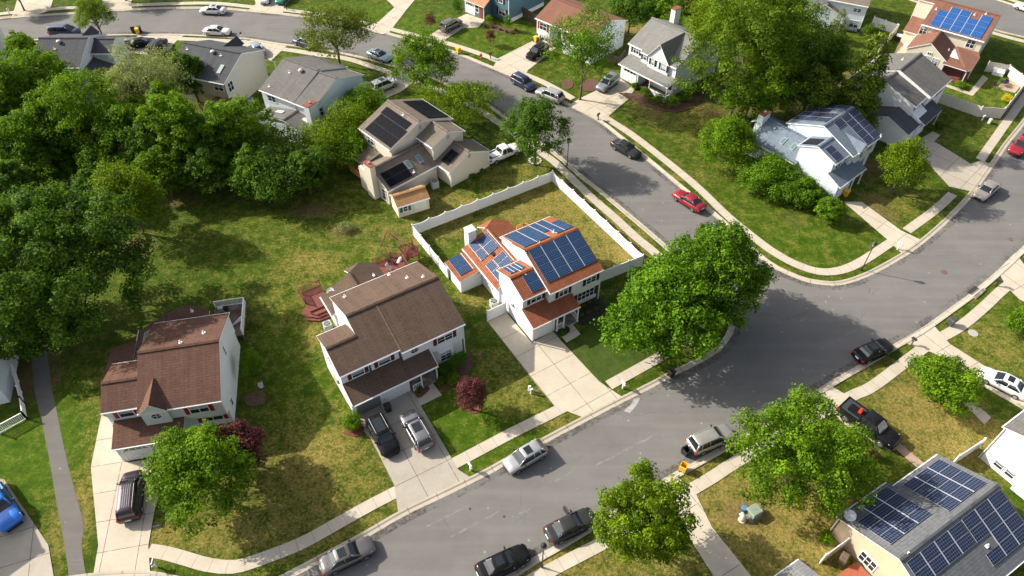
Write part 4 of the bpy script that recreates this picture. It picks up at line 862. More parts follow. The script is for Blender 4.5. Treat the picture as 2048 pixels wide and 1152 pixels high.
# --- cream house with sky blue panels
H = House('cream_solar_house', 'cream house with brown roof and bright blue solar panels at the top right', at(1660 + 1290 / 4.43, 490 / 4.43), R(-38.2), V_TAN, SH_MBROWN)
mB = H.gable(-9.65, .6, -6.0, 5.2, .1, 7.45, 6, 5.2); H.Rf.slab([(-12.6, -1.0, 7.05), (-9.65, -1.0, 7.05), (-9.65, .1, 7.45), (-12.6, .1, 7.45)], .14); H.Rf.slab([(-12.6, .1, 7.45), (-9.65, .1, 7.45), (-9.65, 6, 5.2), (-12.6, 6, 5.2)], .14)
H.prof(-12.45, -9.6, [(-.8, 0), (5.7, 0), (5.7, 5.2), (.1, 7.25), (-.8, 6.9)]); H.shed([(-12.3, -4.4, 2.6), (-9.7, -4.4, 2.6), (-9.7, -.7, 4.0), (-12.3, -.7, 4.0)]); H.prof(-12.1, -9.6, [(-4.1, 0), (-.8, 0), (-.8, 3.7), (-4.1, 2.5)])
f = H.cross(-9.75, -6.3, -2.9, -11.6, -5.7, 2.75, 5.0, zel=3.0)
H.shed([(-3.35, -12.5, 2.7), (.5, -12.6, 2.7), (1.2, -11.9, 2.7), (1.15, -7, 2.95), (.6, -6.1, 3.3), (-2.9, -6.1, 3.3), (-3.35, -7, 2.95)])
for x, y in ((-3.1, -12.3), (.6, -12.3), (1.0, -9.4)): H.post(x, y, 0, 2.7)
H.panels(mB, [-8.45, -6.8, -5.18, -3.53, -1.87, -.12], [-5.85, -4.6, -3.35, -2.1, -.85], SOLL, skip=((0, 3), (3, 3)))
H.win('f', -5.7, -9.0, 4.1, 1.1, 1.4, None, 2, 2, blind=.3); H.win('f', -5.7, -1.2, 4.1, 1.2, 1.3, None, 2, 2, blind=0); H.win('f', -11.48, -5.9, 2.0, .9, 1.4, None, 2, 2); H.win('f', -11.48, -4.6, 2.0, .9, 1.4, None, 2, 2); H.win('f', -11.48, -5.9, 3.2, .6, .4, None, 2, 1, blind=0)
for x, y in ((-8.9, -2.2), (-3.0, -1.2), (-1.5, -.4)): H.vent(mB, x, y)
H.vent(f, -3.7, -8.5); mb = MB(); mb.box(-3.2, 1.0, -12.3, -6.2, 0, .3); mb.build('deck', WOODR, H.root); H.done()
# --- grey roof house right of the cedar
H = House('grey_gable_house', 'white house with weathered grey roof in two steps, right of the cedar', at(1660 + 850 / 4.43, 1110 / 4.43), R(44.4), V_WHITE, SH_GREY)
mA = H.gable(-5.6, -1.7, 1.3, 5.2, 6.9, 7.1, 12.2, 5.2); mB = H.gable(-1.7, 6.05, .8, 5.25, 6.62, 7.42, 12.1, 5.25)
dr = MB(); dr.slab([(-4.95, -.9, 2.7), (1.2, -.9, 2.7), (1.2, 1.6, 3.9), (-4.95, 1.6, 3.9)], .14); dr.slab([(-9.2, -.3, 2.7), (-5.0, -.3, 2.7), (-5.0, 3.4, 4.2), (-9.2, 3.4, 4.2)], .14); dr.slab([(-9.2, 3.4, 4.2), (-5.0, 3.4, 4.2), (-5.0, 7.2, 2.7), (-9.2, 7.2, 2.7)], .14)
dr.build('porch_roof', [SH_CHAR, TRIM], H.root)
H.prof(-9.05, -5.4, [(0, 0), (6.9, 0), (6.9, 2.7), (3.4, 4.05), (0, 2.7)]); H.prof(-5.3, -2, [(-.2, 0), (2, 0), (2, 4.2), (-.2, 3.0)])
H.T.bar((-1.72, .8, 5.2), (-1.72, 6.62, 7.38), .22, .3)
H.win('f', 1.6, -3.6, 4.3, 1.2, 1.2, BURG, 2, 2); H.win('f', 1.1, 3.6, 4.2, 1.4, 1.2, BURG, 2, 2); H.win('f', 1.1, 2.5, 1.5, 1.6, 1.3, BURG, 2, 2); H.garage('f', -.2, -3.6, 2.5); H.door('f', 1.1, -.6); H.post(1.0, -.75, 0, 2.7); H.vent(mA, -3.4, 9.5); H.vent(mB, 3, 8)
H.done()
# --- bottom right solar bungalow
H = House('yellow_solar_house', 'pale yellow bungalow with grey roof covered in navy solar panels', at(1640 + 180 / 4.235, 880 + 900 / 4.235), R(31), V_YEL, shingle('shingle_cool_grey', (.105, .110, .118), (.155, .162, .172), (.045, .048, .052)))
a1 = H.gable(-.05, 6.6, 1.65, 2.9, -3.9, 5.2, -9.3, 2.9, wall=False); a2 = lambda x, y: 5.2 + (2.93 - 5.2) * (y + 3.9) / (1.1 + 3.9) if y > -3.9 else 5.2 - (y + 3.9) / (-5.4) * 2.3
# the gable above is laid front (y high) to back; rebuild both halves explicitly
H.Rf = MB(); H.T = MB()
A1 = lambda x, y: 5.2 - 2.3 * (y + 3.9) / 5.55; A2 = lambda x, y: 5.2 - 2.25 * (y + 3.9) / 5.0; RR = lambda x, y: 5.2 - 2.3 * (-3.9 - y) / 5.4
H.Rf.slab([(-.05, -3.9, 5.2), (6.6, -3.9, 5.2), (6.6, 1.65, 2.9), (-.05, 1.65, 2.9)], .16); H.Rf.slab([(6.6, -3.9, 5.2), (13.2, -3.9, 5.2), (13.2, 1.1, 2.95), (6.6, 1.1, 2.95)], .16); H.Rf.slab([(-.05, -9.3, 2.9), (13.2, -9.3, 2.9), (13.2, -3.9, 5.2), (-.05, -3.9, 5.2)], .16)
H.cap((-.05, -3.9, 5.2), (13.2, -3.9, 5.2)); H.prof(.12, 6.5, [(-9, 0), (1.3, 0), (1.3, 2.9), (-3.9, 5.03), (-9, 2.85)]); H.prof(6.5, 13.05, [(-9, 0), (.75, 0), (.75, 2.95), (-3.9, 5.03), (-9, 2.85)])
H.T.bar((-.05, 1.7, 2.8), (6.6, 1.7, 2.8), .11, .12); H.T.bar((6.6, 1.15, 2.85), (13.2, 1.15, 2.85), .11, .12); H.T.bar((-.05, -9.35, 2.8), (13.2, -9.35, 2.8), .11, .12)
H.panels(A1, [.65, 2.45, 4.28, 6.08], [-2.66, -1.65, -.65, .35, 1.38], SOLN, skip=((0, 3),)); H.panels(A2, [7.27, 9.02, 10.84, 12.62], [-3.3, -2.3, -1.3, -.3, .7], SOLN)
H.panels(RR, [.25, 2.0, 3.8, 5.6, 7.4], [-6.3, -5.34, -4.38], SOLN); H.panels(RR, [7.45, 9.3, 11.15, 13.0], [-8.3, -7.32, -6.32, -5.33, -4.33], SOLN, skip=((0, 1),))
H.vent(RR, 8.2, -6.9); H.vent(RR, .9, -3.95)
for y in (-5.5, -2.3): H.win('l', .12, y, 1.3, 1.5, 1.3, None, 3, 2, blind=0)
H.win('b', 1.3, 3.2, 1.5, 1.5, 1.2, None, 2, 2); H.door('b', .75, 9); H.spout(.0, 1.5, 2.8); H.done()
# --- white house right edge
H = House('white_edge_house', 'plain white house with grey roof at the right edge, below the white car', at(1860 + 325 / 4.11, 720 + 630 / 4.11), R(32), V_WHITE, SH_GREY)
H.Rf.slab([(-1.5, -7, 7.5), (11, -7, 7.5), (11, -1.75, 5.4), (-1.5, -1.75, 5.4)], .16); H.Rf.slab([(-1.5, -12.2, 5.4), (11, -12.2, 5.4), (11, -7, 7.5), (-1.5, -7, 7.5)], .16)
H.prof(-1.38, 10.8, [(-11.9, 0), (-2.05, 0), (-2.05, 5.35), (-7, 7.33), (-11.9, 5.35)]); H.prof(-1.9, -1.2, [(-8.6, 0), (-5.6, 0), (-5.6, 2.4), (-8.6, 2.4)])
H.T.bar((-1.5, -1.7, 5.3), (11, -1.7, 5.3), .11, .12); H.win('l', -1.38, -3.6, 1.0, .8, .8, None, blind=.3); H.win('l', -1.38, -4.75, 1.0, .8, .8, None, blind=.3); H.spout(-1.45, -1.95, 5.2); H.done()
# --- small shed roof bottom
H = House('garden_shed', 'garden shed with light grey shingle roof cut off by the bottom edge', at(1583, 1140), R(31), V_WHITE, shingle('shingle_light', (.14, .145, .15), (.235, .24, .245), (.06, .06, .062)))
H.root['category'] = 'shed'
H.Rf.slab([(-4.2, 0, 2.3), (0, 0, 2.3), (0, -2.3, 3.2), (-4.2, -2.3, 3.2)], .12); H.Rf.slab([(-4.2, -2.3, 3.2), (0, -2.3, 3.2), (0, -4.6, 2.3), (-4.2, -4.6, 2.3)], .12); H.T.bar((-4.2, .05, 2.22), (0, .05, 2.22), .1, .1)
H.prof(-4.05, -.15, [(-4.4, 0), (-.2, 0), (-.2, 2.25), (-2.3, 3.1), (-4.4, 2.25)]); H.door('r', -.15, -2.3, 1.2, 1.9); H.done()
# --- left edge house wall
o = at(19, 806); H = House('edge_wall_house', 'pale blue grey house corner inside the white rail fence at the left edge', Vector((o.x, o.y, 0)), R(18), V_BLUEW, SH_GREY)
H.gable(-10, .2, -.2, 3.0, 4, 4.8, 8, 3.0); H.win('f', .1, -2.0, 1.5, 1.2, 1.2, None, 2, 2); H.done()
# --- little shed of the beige house
o = at(-0 + 700 + 435 / 4.43, 180 + 1135 / 4.43); H = House('garden_shed', 'cream garden shed with a tan orange roof and green shuttered window, beside the white fence', o, R(27), V_CREAM, SH_TAN)
H.root['category'] = 'shed'
H.gable(-.1, 4.6, -.15, 2.0, 1.35, 2.85, 2.85, 2.0, ov=.15, t=.09)
H.win('f', 0.0, 1.05, 1.25, .55, .75, plain('green_shutter', (.02, .14, .09), .5), 1, 2, blind=0); m = MB()
for x in (2.75, 3.62): H.rect(m, Vector((x, 0, .1)), Vector((1, 0, 0)), Vector((0, -1, 0)), -.41, .41, 0, 1.6, -.01, .05)
H.rect(m, Vector((3.18, 0, .1)), Vector((1, 0, 0)), Vector((0, -1, 0)), -.02, .02, 0, 1.6, .04, .07); m.build('door', plain('shed_door', (.70, .68, .60), .5), H.root); H.done()
# --- neighbour just outside the left edge: its gable shades the drive
o = at(-150, 1110); H = House('edge_house', 'two storey house beyond the left edge whose gable shades the bright blue pickup', Vector((o.x, o.y, 0)), R(14), V_BEIGE, SH_BROWN)
H.gable(-9, 0, -.5, 5.2, 4.2, 8.0, 9, 5.2); H.done()
# ------------------------------------------------------------------ cars
def loft(mb, rings, m=0, close_ends=True):
    ids = []
    for r in rings:
        i = len(mb.v); mb.v += [tuple(p) for p in r]; ids.append((i, len(r)))
    for (a, n), (b, _) in zip(ids, ids[1:]):
        for k in range(n):
            mb.f.append([a + k, a + (k + 1) % n, b + (k + 1) % n, b + k]); mb.m.append(m); mb.uv.append([(0, 0)] * 4)
    if close_ends:
        a, n = ids[0]; mb.f.append([a + k for k in range(n)][::-1]); mb.m.append(m); mb.uv.append([(0, 0)] * n)
        a, n = ids[-1]; mb.f.append([a + k for k in range(n)]); mb.m.append(m); mb.uv.append([(0, 0)] * n)
def bring(x, w, zb, zs, zt):                    # closed body ring at station x
    h = [(w * .80, zb), (w * .97, zb + .10), (w, (zb + zs) * .52), (w * .985, zs - .06), (w * .93, zs), (w * .78, zt), (w * .4, zt + .012)]
    return [(x, y, z) for y, z in h] + [(x, -y, z) for y, z in h[::-1]]
def outline(xr, xf, w, z, rr=.22, crown=0):     # rounded plan outline of the cabin
    P = []
    for sx, sy in ((xf, 1), (xf, -1), (xr, -1), (xr, 1)):
        d = -1 if sx == xf else 1
        pts = [(sx + d * 0, sy * (w - rr)), (sx + d * rr * .35, sy * (w - rr * .25)), (sx + d * rr, sy * w)]
        if (sx == xf and sy == 1) or (sx == xr and sy == -1): pts = pts[::-1]
        P += pts
    return [(x, y, z) for x, y in P]
TYPES = {   # length, width, stations (x, w, zb, zs, zt), cabin base rear/front, roof rear/front, belt z, roof z, axle x rear/front, wheel radius
 'sedan': dict(L=4.8, W=.92, st=[(-2.40, .70, .38, .60, .66), (-2.34, .80, .24, .86, .90), (-2.0, .89, .2, .92, 1.00), (-1.1, .92, .2, .93, 1.0), (0, .92, .2, .91, .97), (.95, .91, .2, .88, .95), (1.7, .88, .2, .82, .90), (2.2, .80, .22, .72, .80), (2.40, .66, .32, .56, .62)], cab=(-1.75, 1.10), roof=(-1.0, .30), belt=.93, top=1.46, ax=(-1.42, 1.42), wr=.33),
 'suv': dict(L=4.75, W=.95, st=[(-2.38, .74, .45, .75, .85), (-2.34, .86, .30, 1.0, 1.03), (-2.0, .93, .26, 1.04, 1.08), (-1, .95, .26, 1.04, 1.08), (0, .95, .26, 1.02, 1.08), (.95, .94, .26, 1.0, 1.07), (1.75, .91, .26, .94, 1.02), (2.2, .84, .28, .84, .92), (2.38, .70, .4, .66, .74)], cab=(-2.28, 1.18), roof=(-1.95, .45), belt=1.04, top=1.70, ax=(-1.42, 1.42), wr=.37),
 'hatch': dict(L=4.4, W=.91, st=[(-2.2, .70, .42, .66, .74), (-2.15, .82, .26, .92, .95), (-1.8, .9, .22, .97, 1.0), (-.9, .91, .22, .97, 1.0), (0, .91, .22, .94, .99), (.9, .9, .22, .91, .98), (1.6, .87, .22, .85, .93), (2.02, .8, .25, .74, .82), (2.2, .66, .36, .58, .64)], cab=(-2.08, 1.12), roof=(-1.55, .35), belt=.97, top=1.56, ax=(-1.32, 1.34), wr=.33),
 'van': dict(L=5.1, W=.98, st=[(-2.55, .78, .42, .7, .85), (-2.5, .9, .26, 1.0, 1.04), (-2.1, .97, .22, 1.03, 1.06), (-1, .98, .22, 1.02, 1.06), (0, .98, .22, 1.0, 1.06), (1.2, .97, .22, .97, 1.05), (1.95, .93, .22, .9, .99), (2.38, .84, .25, .78, .86), (2.55, .7, .38, .6, .68)], cab=(-2.48, 1.75), roof=(-2.2, .75), belt=1.02, top=1.76, ax=(-1.55, 1.55), wr=.35),
 'pickup': dict(L=5.6, W=.98, st=[(-2.8, .9, .55, .9, 1.0), (-2.76, .96, .45, 1.08, 1.10), (-2.0, .98, .42, 1.1, 1.12), (-.72, .98, .42, 1.1, 1.12), (0, .98, .42, 1.08, 1.13), (1.2, .97, .42, 1.08, 1.15), (2.1, .95, .42, 1.04, 1.12), (2.65, .9, .45, .95, 1.02), (2.8, .8, .52, .8, .88)], cab=(-.72, 1.38), roof=(-.5, .72), belt=1.1, top=1.86, ax=(-1.75, 1.75), wr=.42),
}
CARMESH = {}
def car_meshes(kind):
    if kind in CARMESH: return CARMESH[kind]
    t = TYPES[kind]; W_ = t['W']; out = []
    def keep(mb, name, mats, smooth=False, under=None):
        o = mb.build(name, mats, None, smooth); COL.objects.unlink(o); out.append((o, under)); return o
    body = MB(); loft(body, [bring(*s) for s in t['st']])
    xr, xf = t['roof']; br, bf = t['cab']; zb, zt = t['belt'], t['top']
    rw = W_ * .72; bw = W_ * .90
    if kind == 'pickup':
        o = None
    # roof panel and pillars share the paint
    ro = outline(xr, xf, rw, zt - .05, .2); r1 = outline(xr + .12, xf - .12, rw - .12, zt, .2); r2 = outline(xr + .5, xf - .4, rw - .4, zt + .03, .1); low = outline(xr - .03, xf + .03, rw + .02, zt - .09, .2)
    loft(body, [low, ro, r1, r2])
    def pil(a, b, w=.07): body.tube([a, b], [w, w * .9], 6)
    for s in (1, -1):
        pil((bf - .04, s * (bw - .10), zb - .03), (xf, s * (rw - .06), zt - .07)); pil((br + .06, s * (bw - .10), zb - .03), (xr + .04, s * (rw - .06), zt - .07), .10 if kind != 'sedan' else .08)
        mid = (xr + xf) / 2 + .1; pil((mid - .05, s * (bw + .0), zb - .03), (mid - .08, s * (rw + .005), zt - .07), .045)
        if kind in ('suv', 'van', 'hatch'): m2 = xr + .35; pil((m2 - .15, s * (bw + .0), zb - .03), (m2 + .03, s * (rw + .005), zt - .07), .06)
    b = keep(body, 'body', [WHITE], True)
    g = MB(); loft(g, [outline(br, bf, bw, zb - .05, .18), outline(br + (xr - br) * .5, bf + (xf - bf) * .5, (bw + rw) / 2 + .025, (zb + zt) / 2, .2), outline(xr - .01, xf + .01, rw, zt - .07, .2)])
    keep(g, 'window_glass', [CARGLASS], False)
    for x in t['ax']:
        for s in (1, -1):
            y = s * (W_ - .10); wr = t['wr']
            tm = MB(); tm.tube([(x, y - .12, wr), (x, y - .10, wr), (x, y + .10, wr), (x, y + .12, wr)], [wr * .9, wr, wr, wr * .9], 18)
            w = keep(tm, 'wheel', [TYRE], False)
            rm = MB(); q = y + s * .125; rm.tube([(x, q - s * .03, wr), (x, q, wr)], [wr * .66, wr * .60], 14)
            keep(rm, 'rim', [RIM], False, w)
    xe = t['L'] / 2; st = t['st']
    for s in (1, -1):
        h = MB(); w = st[-2][1]; h.hexa([(xe - .42, s * (w - .04), st[-2][3] - .13), (xe - .16, s * (w - .16), st[-2][3] - .15), (xe - .10, s * (w - .40), st[-2][3] - .15), (xe - .38, s * (w - .42), st[-2][3] - .12)] + [(xe - .48, s * (w + .005), st[-2][3] + .06), (xe - .20, s * (w - .13), st[-2][3] + .02), (xe - .15, s * (w - .40), st[-2][3] + .04), (xe - .44, s * (w - .42), st[-2][3] + .085)]); keep(h, 'headlight', [LAMP])
        k = MB(); z1 = st[1][3]; wt = st[1][1]
        hh = .22 if kind in ('sedan', 'pickup') else .3
        k.box(-xe - .005, -xe + .30, s * wt - .16 if s > 0 else s * wt - .03, s * wt + .03 if s > 0 else s * wt + .16, z1 - hh, z1 - .02); keep(k, 'taillight', [TAIL])
        mi = MB(); mi.hexa([(bf - .62, s * (W_ - .04), zb + .02), (bf - .42, s * (W_ - .04), zb + .02), (bf - .42, s * (W_ + .17), zb + .04), (bf - .58, s * (W_ + .17), zb + .04), (bf - .60, s * (W_ - .04), zb + .17), (bf - .46, s * (W_ - .04), zb + .17), (bf - .46, s * (W_ + .17), zb + .16), (bf - .57, s * (W_ + .17), zb + .16)]); keep(mi, 'mirror', [BLACKP])
    gr = MB(); gr.box(xe - .14, xe + .012, -.46, .46, .34, .52); gr.box(xe - .14, xe + .02, -.62, .62, .26, .33); keep(gr, 'grille', [BLACKP])
    pl = MB(); pl.box(-xe - .03, -xe + .05, -.24, .24, .62, .76); keep(pl, 'number_plate', [WHITE])
    sl = MB(); sl.box(-t['ax'][1] + .45, t['ax'][1] - .45, -W_ - .01, W_ + .01, st[3][2] - .02, st[3][2] + .09); keep(sl, 'sill', [BLACKP])
    if kind in ('suv', 'van'):
        for s in (1, -1):
            r = MB(); y = s * (rw - .05); r.tube([(xr + .15, y, zt - .03), (xr + .25, y, zt + .06), (xf - .35, y, zt + .06), (xf - .25, y, zt - .03)], [.022] * 4, 6); keep(r, 'roof_rail', [GREY])
    if kind == 'pickup':
        bed_ = MB(); z0 = .72
        bed_.box(-2.68, -.82, -.80, .80, 1.122, 1.128, 0)
        for s in (1, -1): bed_.box(-2.74, -.78, s * .80 if s > 0 else -.93, .93 if s > 0 else -.80, 1.10, 1.20, 1)
        bed_.box(-2.77, -2.68, -.93, .93, 1.10, 1.19, 1); keep(bed_, 'cargo_bed', [plain('bed_liner', (.03, .035, .045), .8), BLACKP])
    CARMESH[kind] = out; return out
def car(kind, paint, rear, front, label, cat='car', group='cars', sun=None, rack=False, scale=1.04, z=.0):
    a, b = at(*rear, .55), at(*front, .55); c = (a + b) / 2; rz = math.atan2(b.y - a.y, b.x - a.x)
    names = {'pickup': 'pickup_truck', 'suv': 'parked_suv', 'van': 'parked_minivan'}
    root = thing(names.get(kind, 'parked_car'), label, cat, (c.x, c.y, .012 + z), rz, group); root.scale = (scale,) * 3
    m = {}
    for o, under in car_meshes(kind):
        n = o.copy(); COL.objects.link(n); n.parent = m[under] if under else root; m[o] = n
        if o.name.split('.')[0] == 'body':
            n.data = o.data.copy(); n.data.materials[0] = paint
        if o.name.split('.')[0] == 'cargo_bed': n.data = o.data.copy(); n.data.materials[1] = paint
    t = TYPES[kind]
    if sun:
        s = MB(); xr, xf = t['roof']; x1 = xf - .30; x0 = x1 - sun; w = t['W'] * .46; s.box(x0, x1, -w, w, t['top'] - .04, t['top'] + .034); s.build('sunroof', CARGLASS, root)
    if rack:
        s = MB(); xr, xf = t['roof']
        for k in range(5): y = -.36 + .18 * k; s.box(xr + .35, xf - .3, y - .012, y + .012, t['top'], t['top'] + .05)
        s.build('roof_rack', GREY, root)
    return root
SILVER = carpaint('paint_silver', (.47, .475, .48), .5); CHAMP = carpaint('paint_champagne', (.42, .40, .35), .5); DGREY = carpaint('paint_dark_grey', (.040, .040, .041), .2, .2); BLACKC = carpaint('paint_black', (.008, .008, .010), .0, .12); TAUPEC = carpaint('paint_taupe', (.16, .147, .138), .5)
WHITEC = carpaint('paint_white', (.78, .78, .77), 0); REDC = carpaint('paint_red', (.33, .012, .025), .2); NAVY = carpaint('paint_navy', (.02, .03, .085), .3); GREYB = carpaint('paint_blue_grey', (.27, .31, .34), .5); STEEL = carpaint('paint_steel', (.22, .215, .235), .55); BLUEC = carpaint('paint_bright_blue', (.015, .18, .66), .2); PURP = carpaint('paint_purple_black', (.035, .02, .034), .3, .3); BROWNC = carpaint('paint_brown_grey', (.20, .165, .14), .5); GREENC = carpaint('paint_green', (.02, .22, .13), .3); BEIGEC = carpaint('paint_beige', (.44, .40, .34), .5); SKYC = carpaint('paint_sky_grey', (.28, .37, .43), .5)
CARLIST = [
 ('sedan', TAUPEC, (643, 1135), (745, 1087), 'taupe grey sedan with a dark sunroof parked at the near kerb at the bottom', .7),
 ('hatch', SILVER, (1089, 892), (1011, 937), 'silver hatchback with dark sunroof parked across the street from the champagne suv', .7),
 ('sedan', DGREY, (1097, 1073), (1184, 1030), 'dark grey sedan with its street side door standing open', None),
 ('sedan', BLACKC, (957, 1150), (1055, 1103), 'black sedan parked beside the lamp post at the bottom of the street', .7),
 ('suv', CHAMP, (1379, 897), (1462, 862), 'champagne silver suv parked beside the black wheeled bin', None),
 ('sedan', BLACKC, (1711, 717), (1781, 686), 'black sedan parked alone at the kerb of the wide junction', .7),
 ('sedan', BEIGEC, (1988, 368), (1957, 395), 'beige silver sedan parked at the kerb below the red pickup truck', None),
 ('pickup', REDC, (2062, 272), (2020, 314), 'red pickup truck at the right edge of the street', None),
 ('sedan', REDC, (1403, 418), (1352, 385), 'dark red sedan parked on the side street above the big maple', None),
 ('sedan', DGREY, (1229, 285), (1276, 311), 'dark grey sedan parked halfway up the side street opposite the lamp', .9),
 ('suv', NAVY, (1027, 155), (1068, 178), 'navy blue suv parked on the side street behind a silver one', .6),
 ('suv', SILVER, (1121, 200), (1077, 182), 'light silver suv with roof rack parked at the kerb below the concrete drive', None),
 ('suv', GREYB, (1236, 152), (1194, 184), 'blue grey suv with a dark roof in the drive of the porch house', 1.0),
 ('suv', BLACKC, (1094, 92), (1054, 119), 'black suv in the drive of the split level house', None),
 ('suv', BROWNC, (885, 60), (919, 42), 'brown grey suv in the drive of the teal house', None),
 ('sedan', SKYC, (737, 103), (781, 121), 'blue grey sedan parked at the kerb between two street trees', .7),
 ('suv', WHITEC, (746, 180), (789, 162), 'white suv in the drive beside the grey roofed house', .8),
 ('pickup', WHITEC, (978, 320), (1033, 297), 'white pickup truck with open dark bed in the drive of the beige solar house', None),
 ('suv', NAVY, (630, 92), (591, 80), 'blue suv parked half under the spreading street tree', None),
 ('sedan', WHITEC, (664, 43), (714, 45), 'white car on the far kerb behind the spreading street tree', None),
 ('sedan', WHITEC, (452, 22), (400, 20), 'white sedan with sunroof parked on the far kerb at the top', .7),
 ('sedan', WHITEC, (402, 62), (467, 64), 'old white sedan parked on the near kerb at the top beside a mailbox', None),
 ('van', NAVY, (109, 64), (150, 64), 'dark navy minivan parked at the kerb behind the upright bright green tree', None),
 ('sedan', BLACKC, (268, 90), (298, 84), 'black sedan in the short drive above the silver leaved tree', None),
 ('suv', DGREY, (308, 102), (324, 84), 'dark grey suv in the short drive beside the black sedan', None),
 ('sedan', SKYC, (520, 106), (507, 90), 'blue grey car half hidden behind the charcoal roof', None),
 ('suv', WHITEC, (536, -14), (528, 5), 'white car nose out in a drive at the top edge', None),
 ('hatch', GREENC, (574, -12), (559, 5), 'green car nose out in a drive at the top edge', None),
 ('suv', BLACKC, (745, 832), (789, 914), 'black suv with panoramic roof parked nose out before the grey screened garage', 1.6),
 ('suv', STEEL, (855, 900), (812, 824), 'steel grey car with panoramic roof parked nose in on the middle house drive', 1.1),
 ('van', PURP, (258, 1040), (267, 946), 'dark purple minivan with ribbed roof in the left drive', .35),
 ('pickup', BLUEC, (-42, 948), (46, 1078), 'bright blue pickup truck at the lower left edge', None),
 ('sedan', WHITEC, (2052, 789), (1965, 744), 'white sedan with a black sunroof in the drive at the right edge', .6),
 ('pickup', BLACKC, (1692, 818), (1782, 884), 'black lifted pickup truck with a red can in its bed', None),
 ('sedan', STEEL, (1415, 458), (1452, 482), 'grey car almost hidden behind the top of the big maple', None),
 ('sedan', WHITEC, (2070, 22), (2040, 12), 'pale car nose at the far upper right edge of the picture', None)]
for k, p, r_, f_, lab, sr in CARLIST:
    c = car(k, p, r_, f_, lab, cat={'pickup': 'pickup truck', 'suv': 'suv', 'van': 'minivan'}.get(k, 'car'), group='parked vehicles', sun=sr, rack=('ribbed' in lab or 'rack' in lab), scale=1.12 if ('lifted' in lab or 'bright blue' in lab) else 1.04)
    if 'door standing open' in lab:
        d = MB(); d.hexa([(.35, .93, .3), (.30, 1.75, .3), (.22, 1.75, .3), (.27, .93, .3), (.35, .93, .95), (.30, 1.72, .95), (.22, 1.72, .95), (.27, .93, .95)]); d.bar((.30, .95, 1.32), (.27, 1.45, 1.32), .05, .05); d.bar((.27, 1.45, 1.32), (.26, 1.7, .95), .05, .05); d.build('door', DGREY, c)
    if 'red can' in lab:
        cc = c.matrix_basis
        rc = MB(); rc.box(-.16, .16, -.22, .22, 0, .38); rc.bar((0, -.12, .46), (0, .12, .46), .05, .05); rc.bar((0, -.12, .38), (0, -.12, .46), .05, .05); rc.bar((0, .12, .38), (0, .12, .46), .05, .05); rc.box(-.05, .05, .14, .22, .38, .5)
        o = rc.build('fuel_can', plain('red_plastic', (.62, .05, .02), .5)); p = c.matrix_basis @ Vector((-1.15, .1, 1.13)); o.location = (Matrix.Translation(c.location) @ Matrix.Rotation(c.rotation_euler.z, 4, 'Z') @ Matrix.Scale(1.12, 4)) @ Vector((-1.15, .15, 1.13)); o.rotation_euler.z = c.rotation_euler.z
        tag(o, 'red fuel can lying in the bed of the black pickup truck', 'fuel can')
# ------------------------------------------------------------------ trees and shrubs
LEAF = {
 'maple': leafmat('leaf_maple', (.022, .066, .003), (.165, .300, .014), .38),
 'bright': leafmat('leaf_bright', (.022, .068, .002), (.190, .325, .012), .38),
 'dark': leafmat('leaf_dark', (.020, .055, .005), (.125, .235, .018), .34),
 'olive': leafmat('leaf_olive', (.030, .055, .006), (.200, .250, .028)),
 'silver': leafmat('leaf_silver', (.085, .11, .04), (.36, .40, .16)),
 'sunny': leafmat('leaf_sunny', (.016, .060, .002), (.170, .325, .012), .36),
 'oak': leafmat('leaf_oak', (.018, .052, .003), (.165, .265, .012), .35),
 'pine': leafmat('leaf_pine', (.018, .042, .006), (.190, .260, .020), .25),
 'yellow': leafmat('leaf_yellowgreen', (.026, .064, .002), (.215, .320, .010), .38),
 'purple': leafmat('leaf_purple', (.040, .010, .012), (.185, .058, .058), .25),
 'pink': leafmat('leaf_magenta', (.16, .01, .06), (.36, .03, .14)),
 'gold': leafmat('leaf_gold', (.35, .30, .01), (.75, .62, .03))}
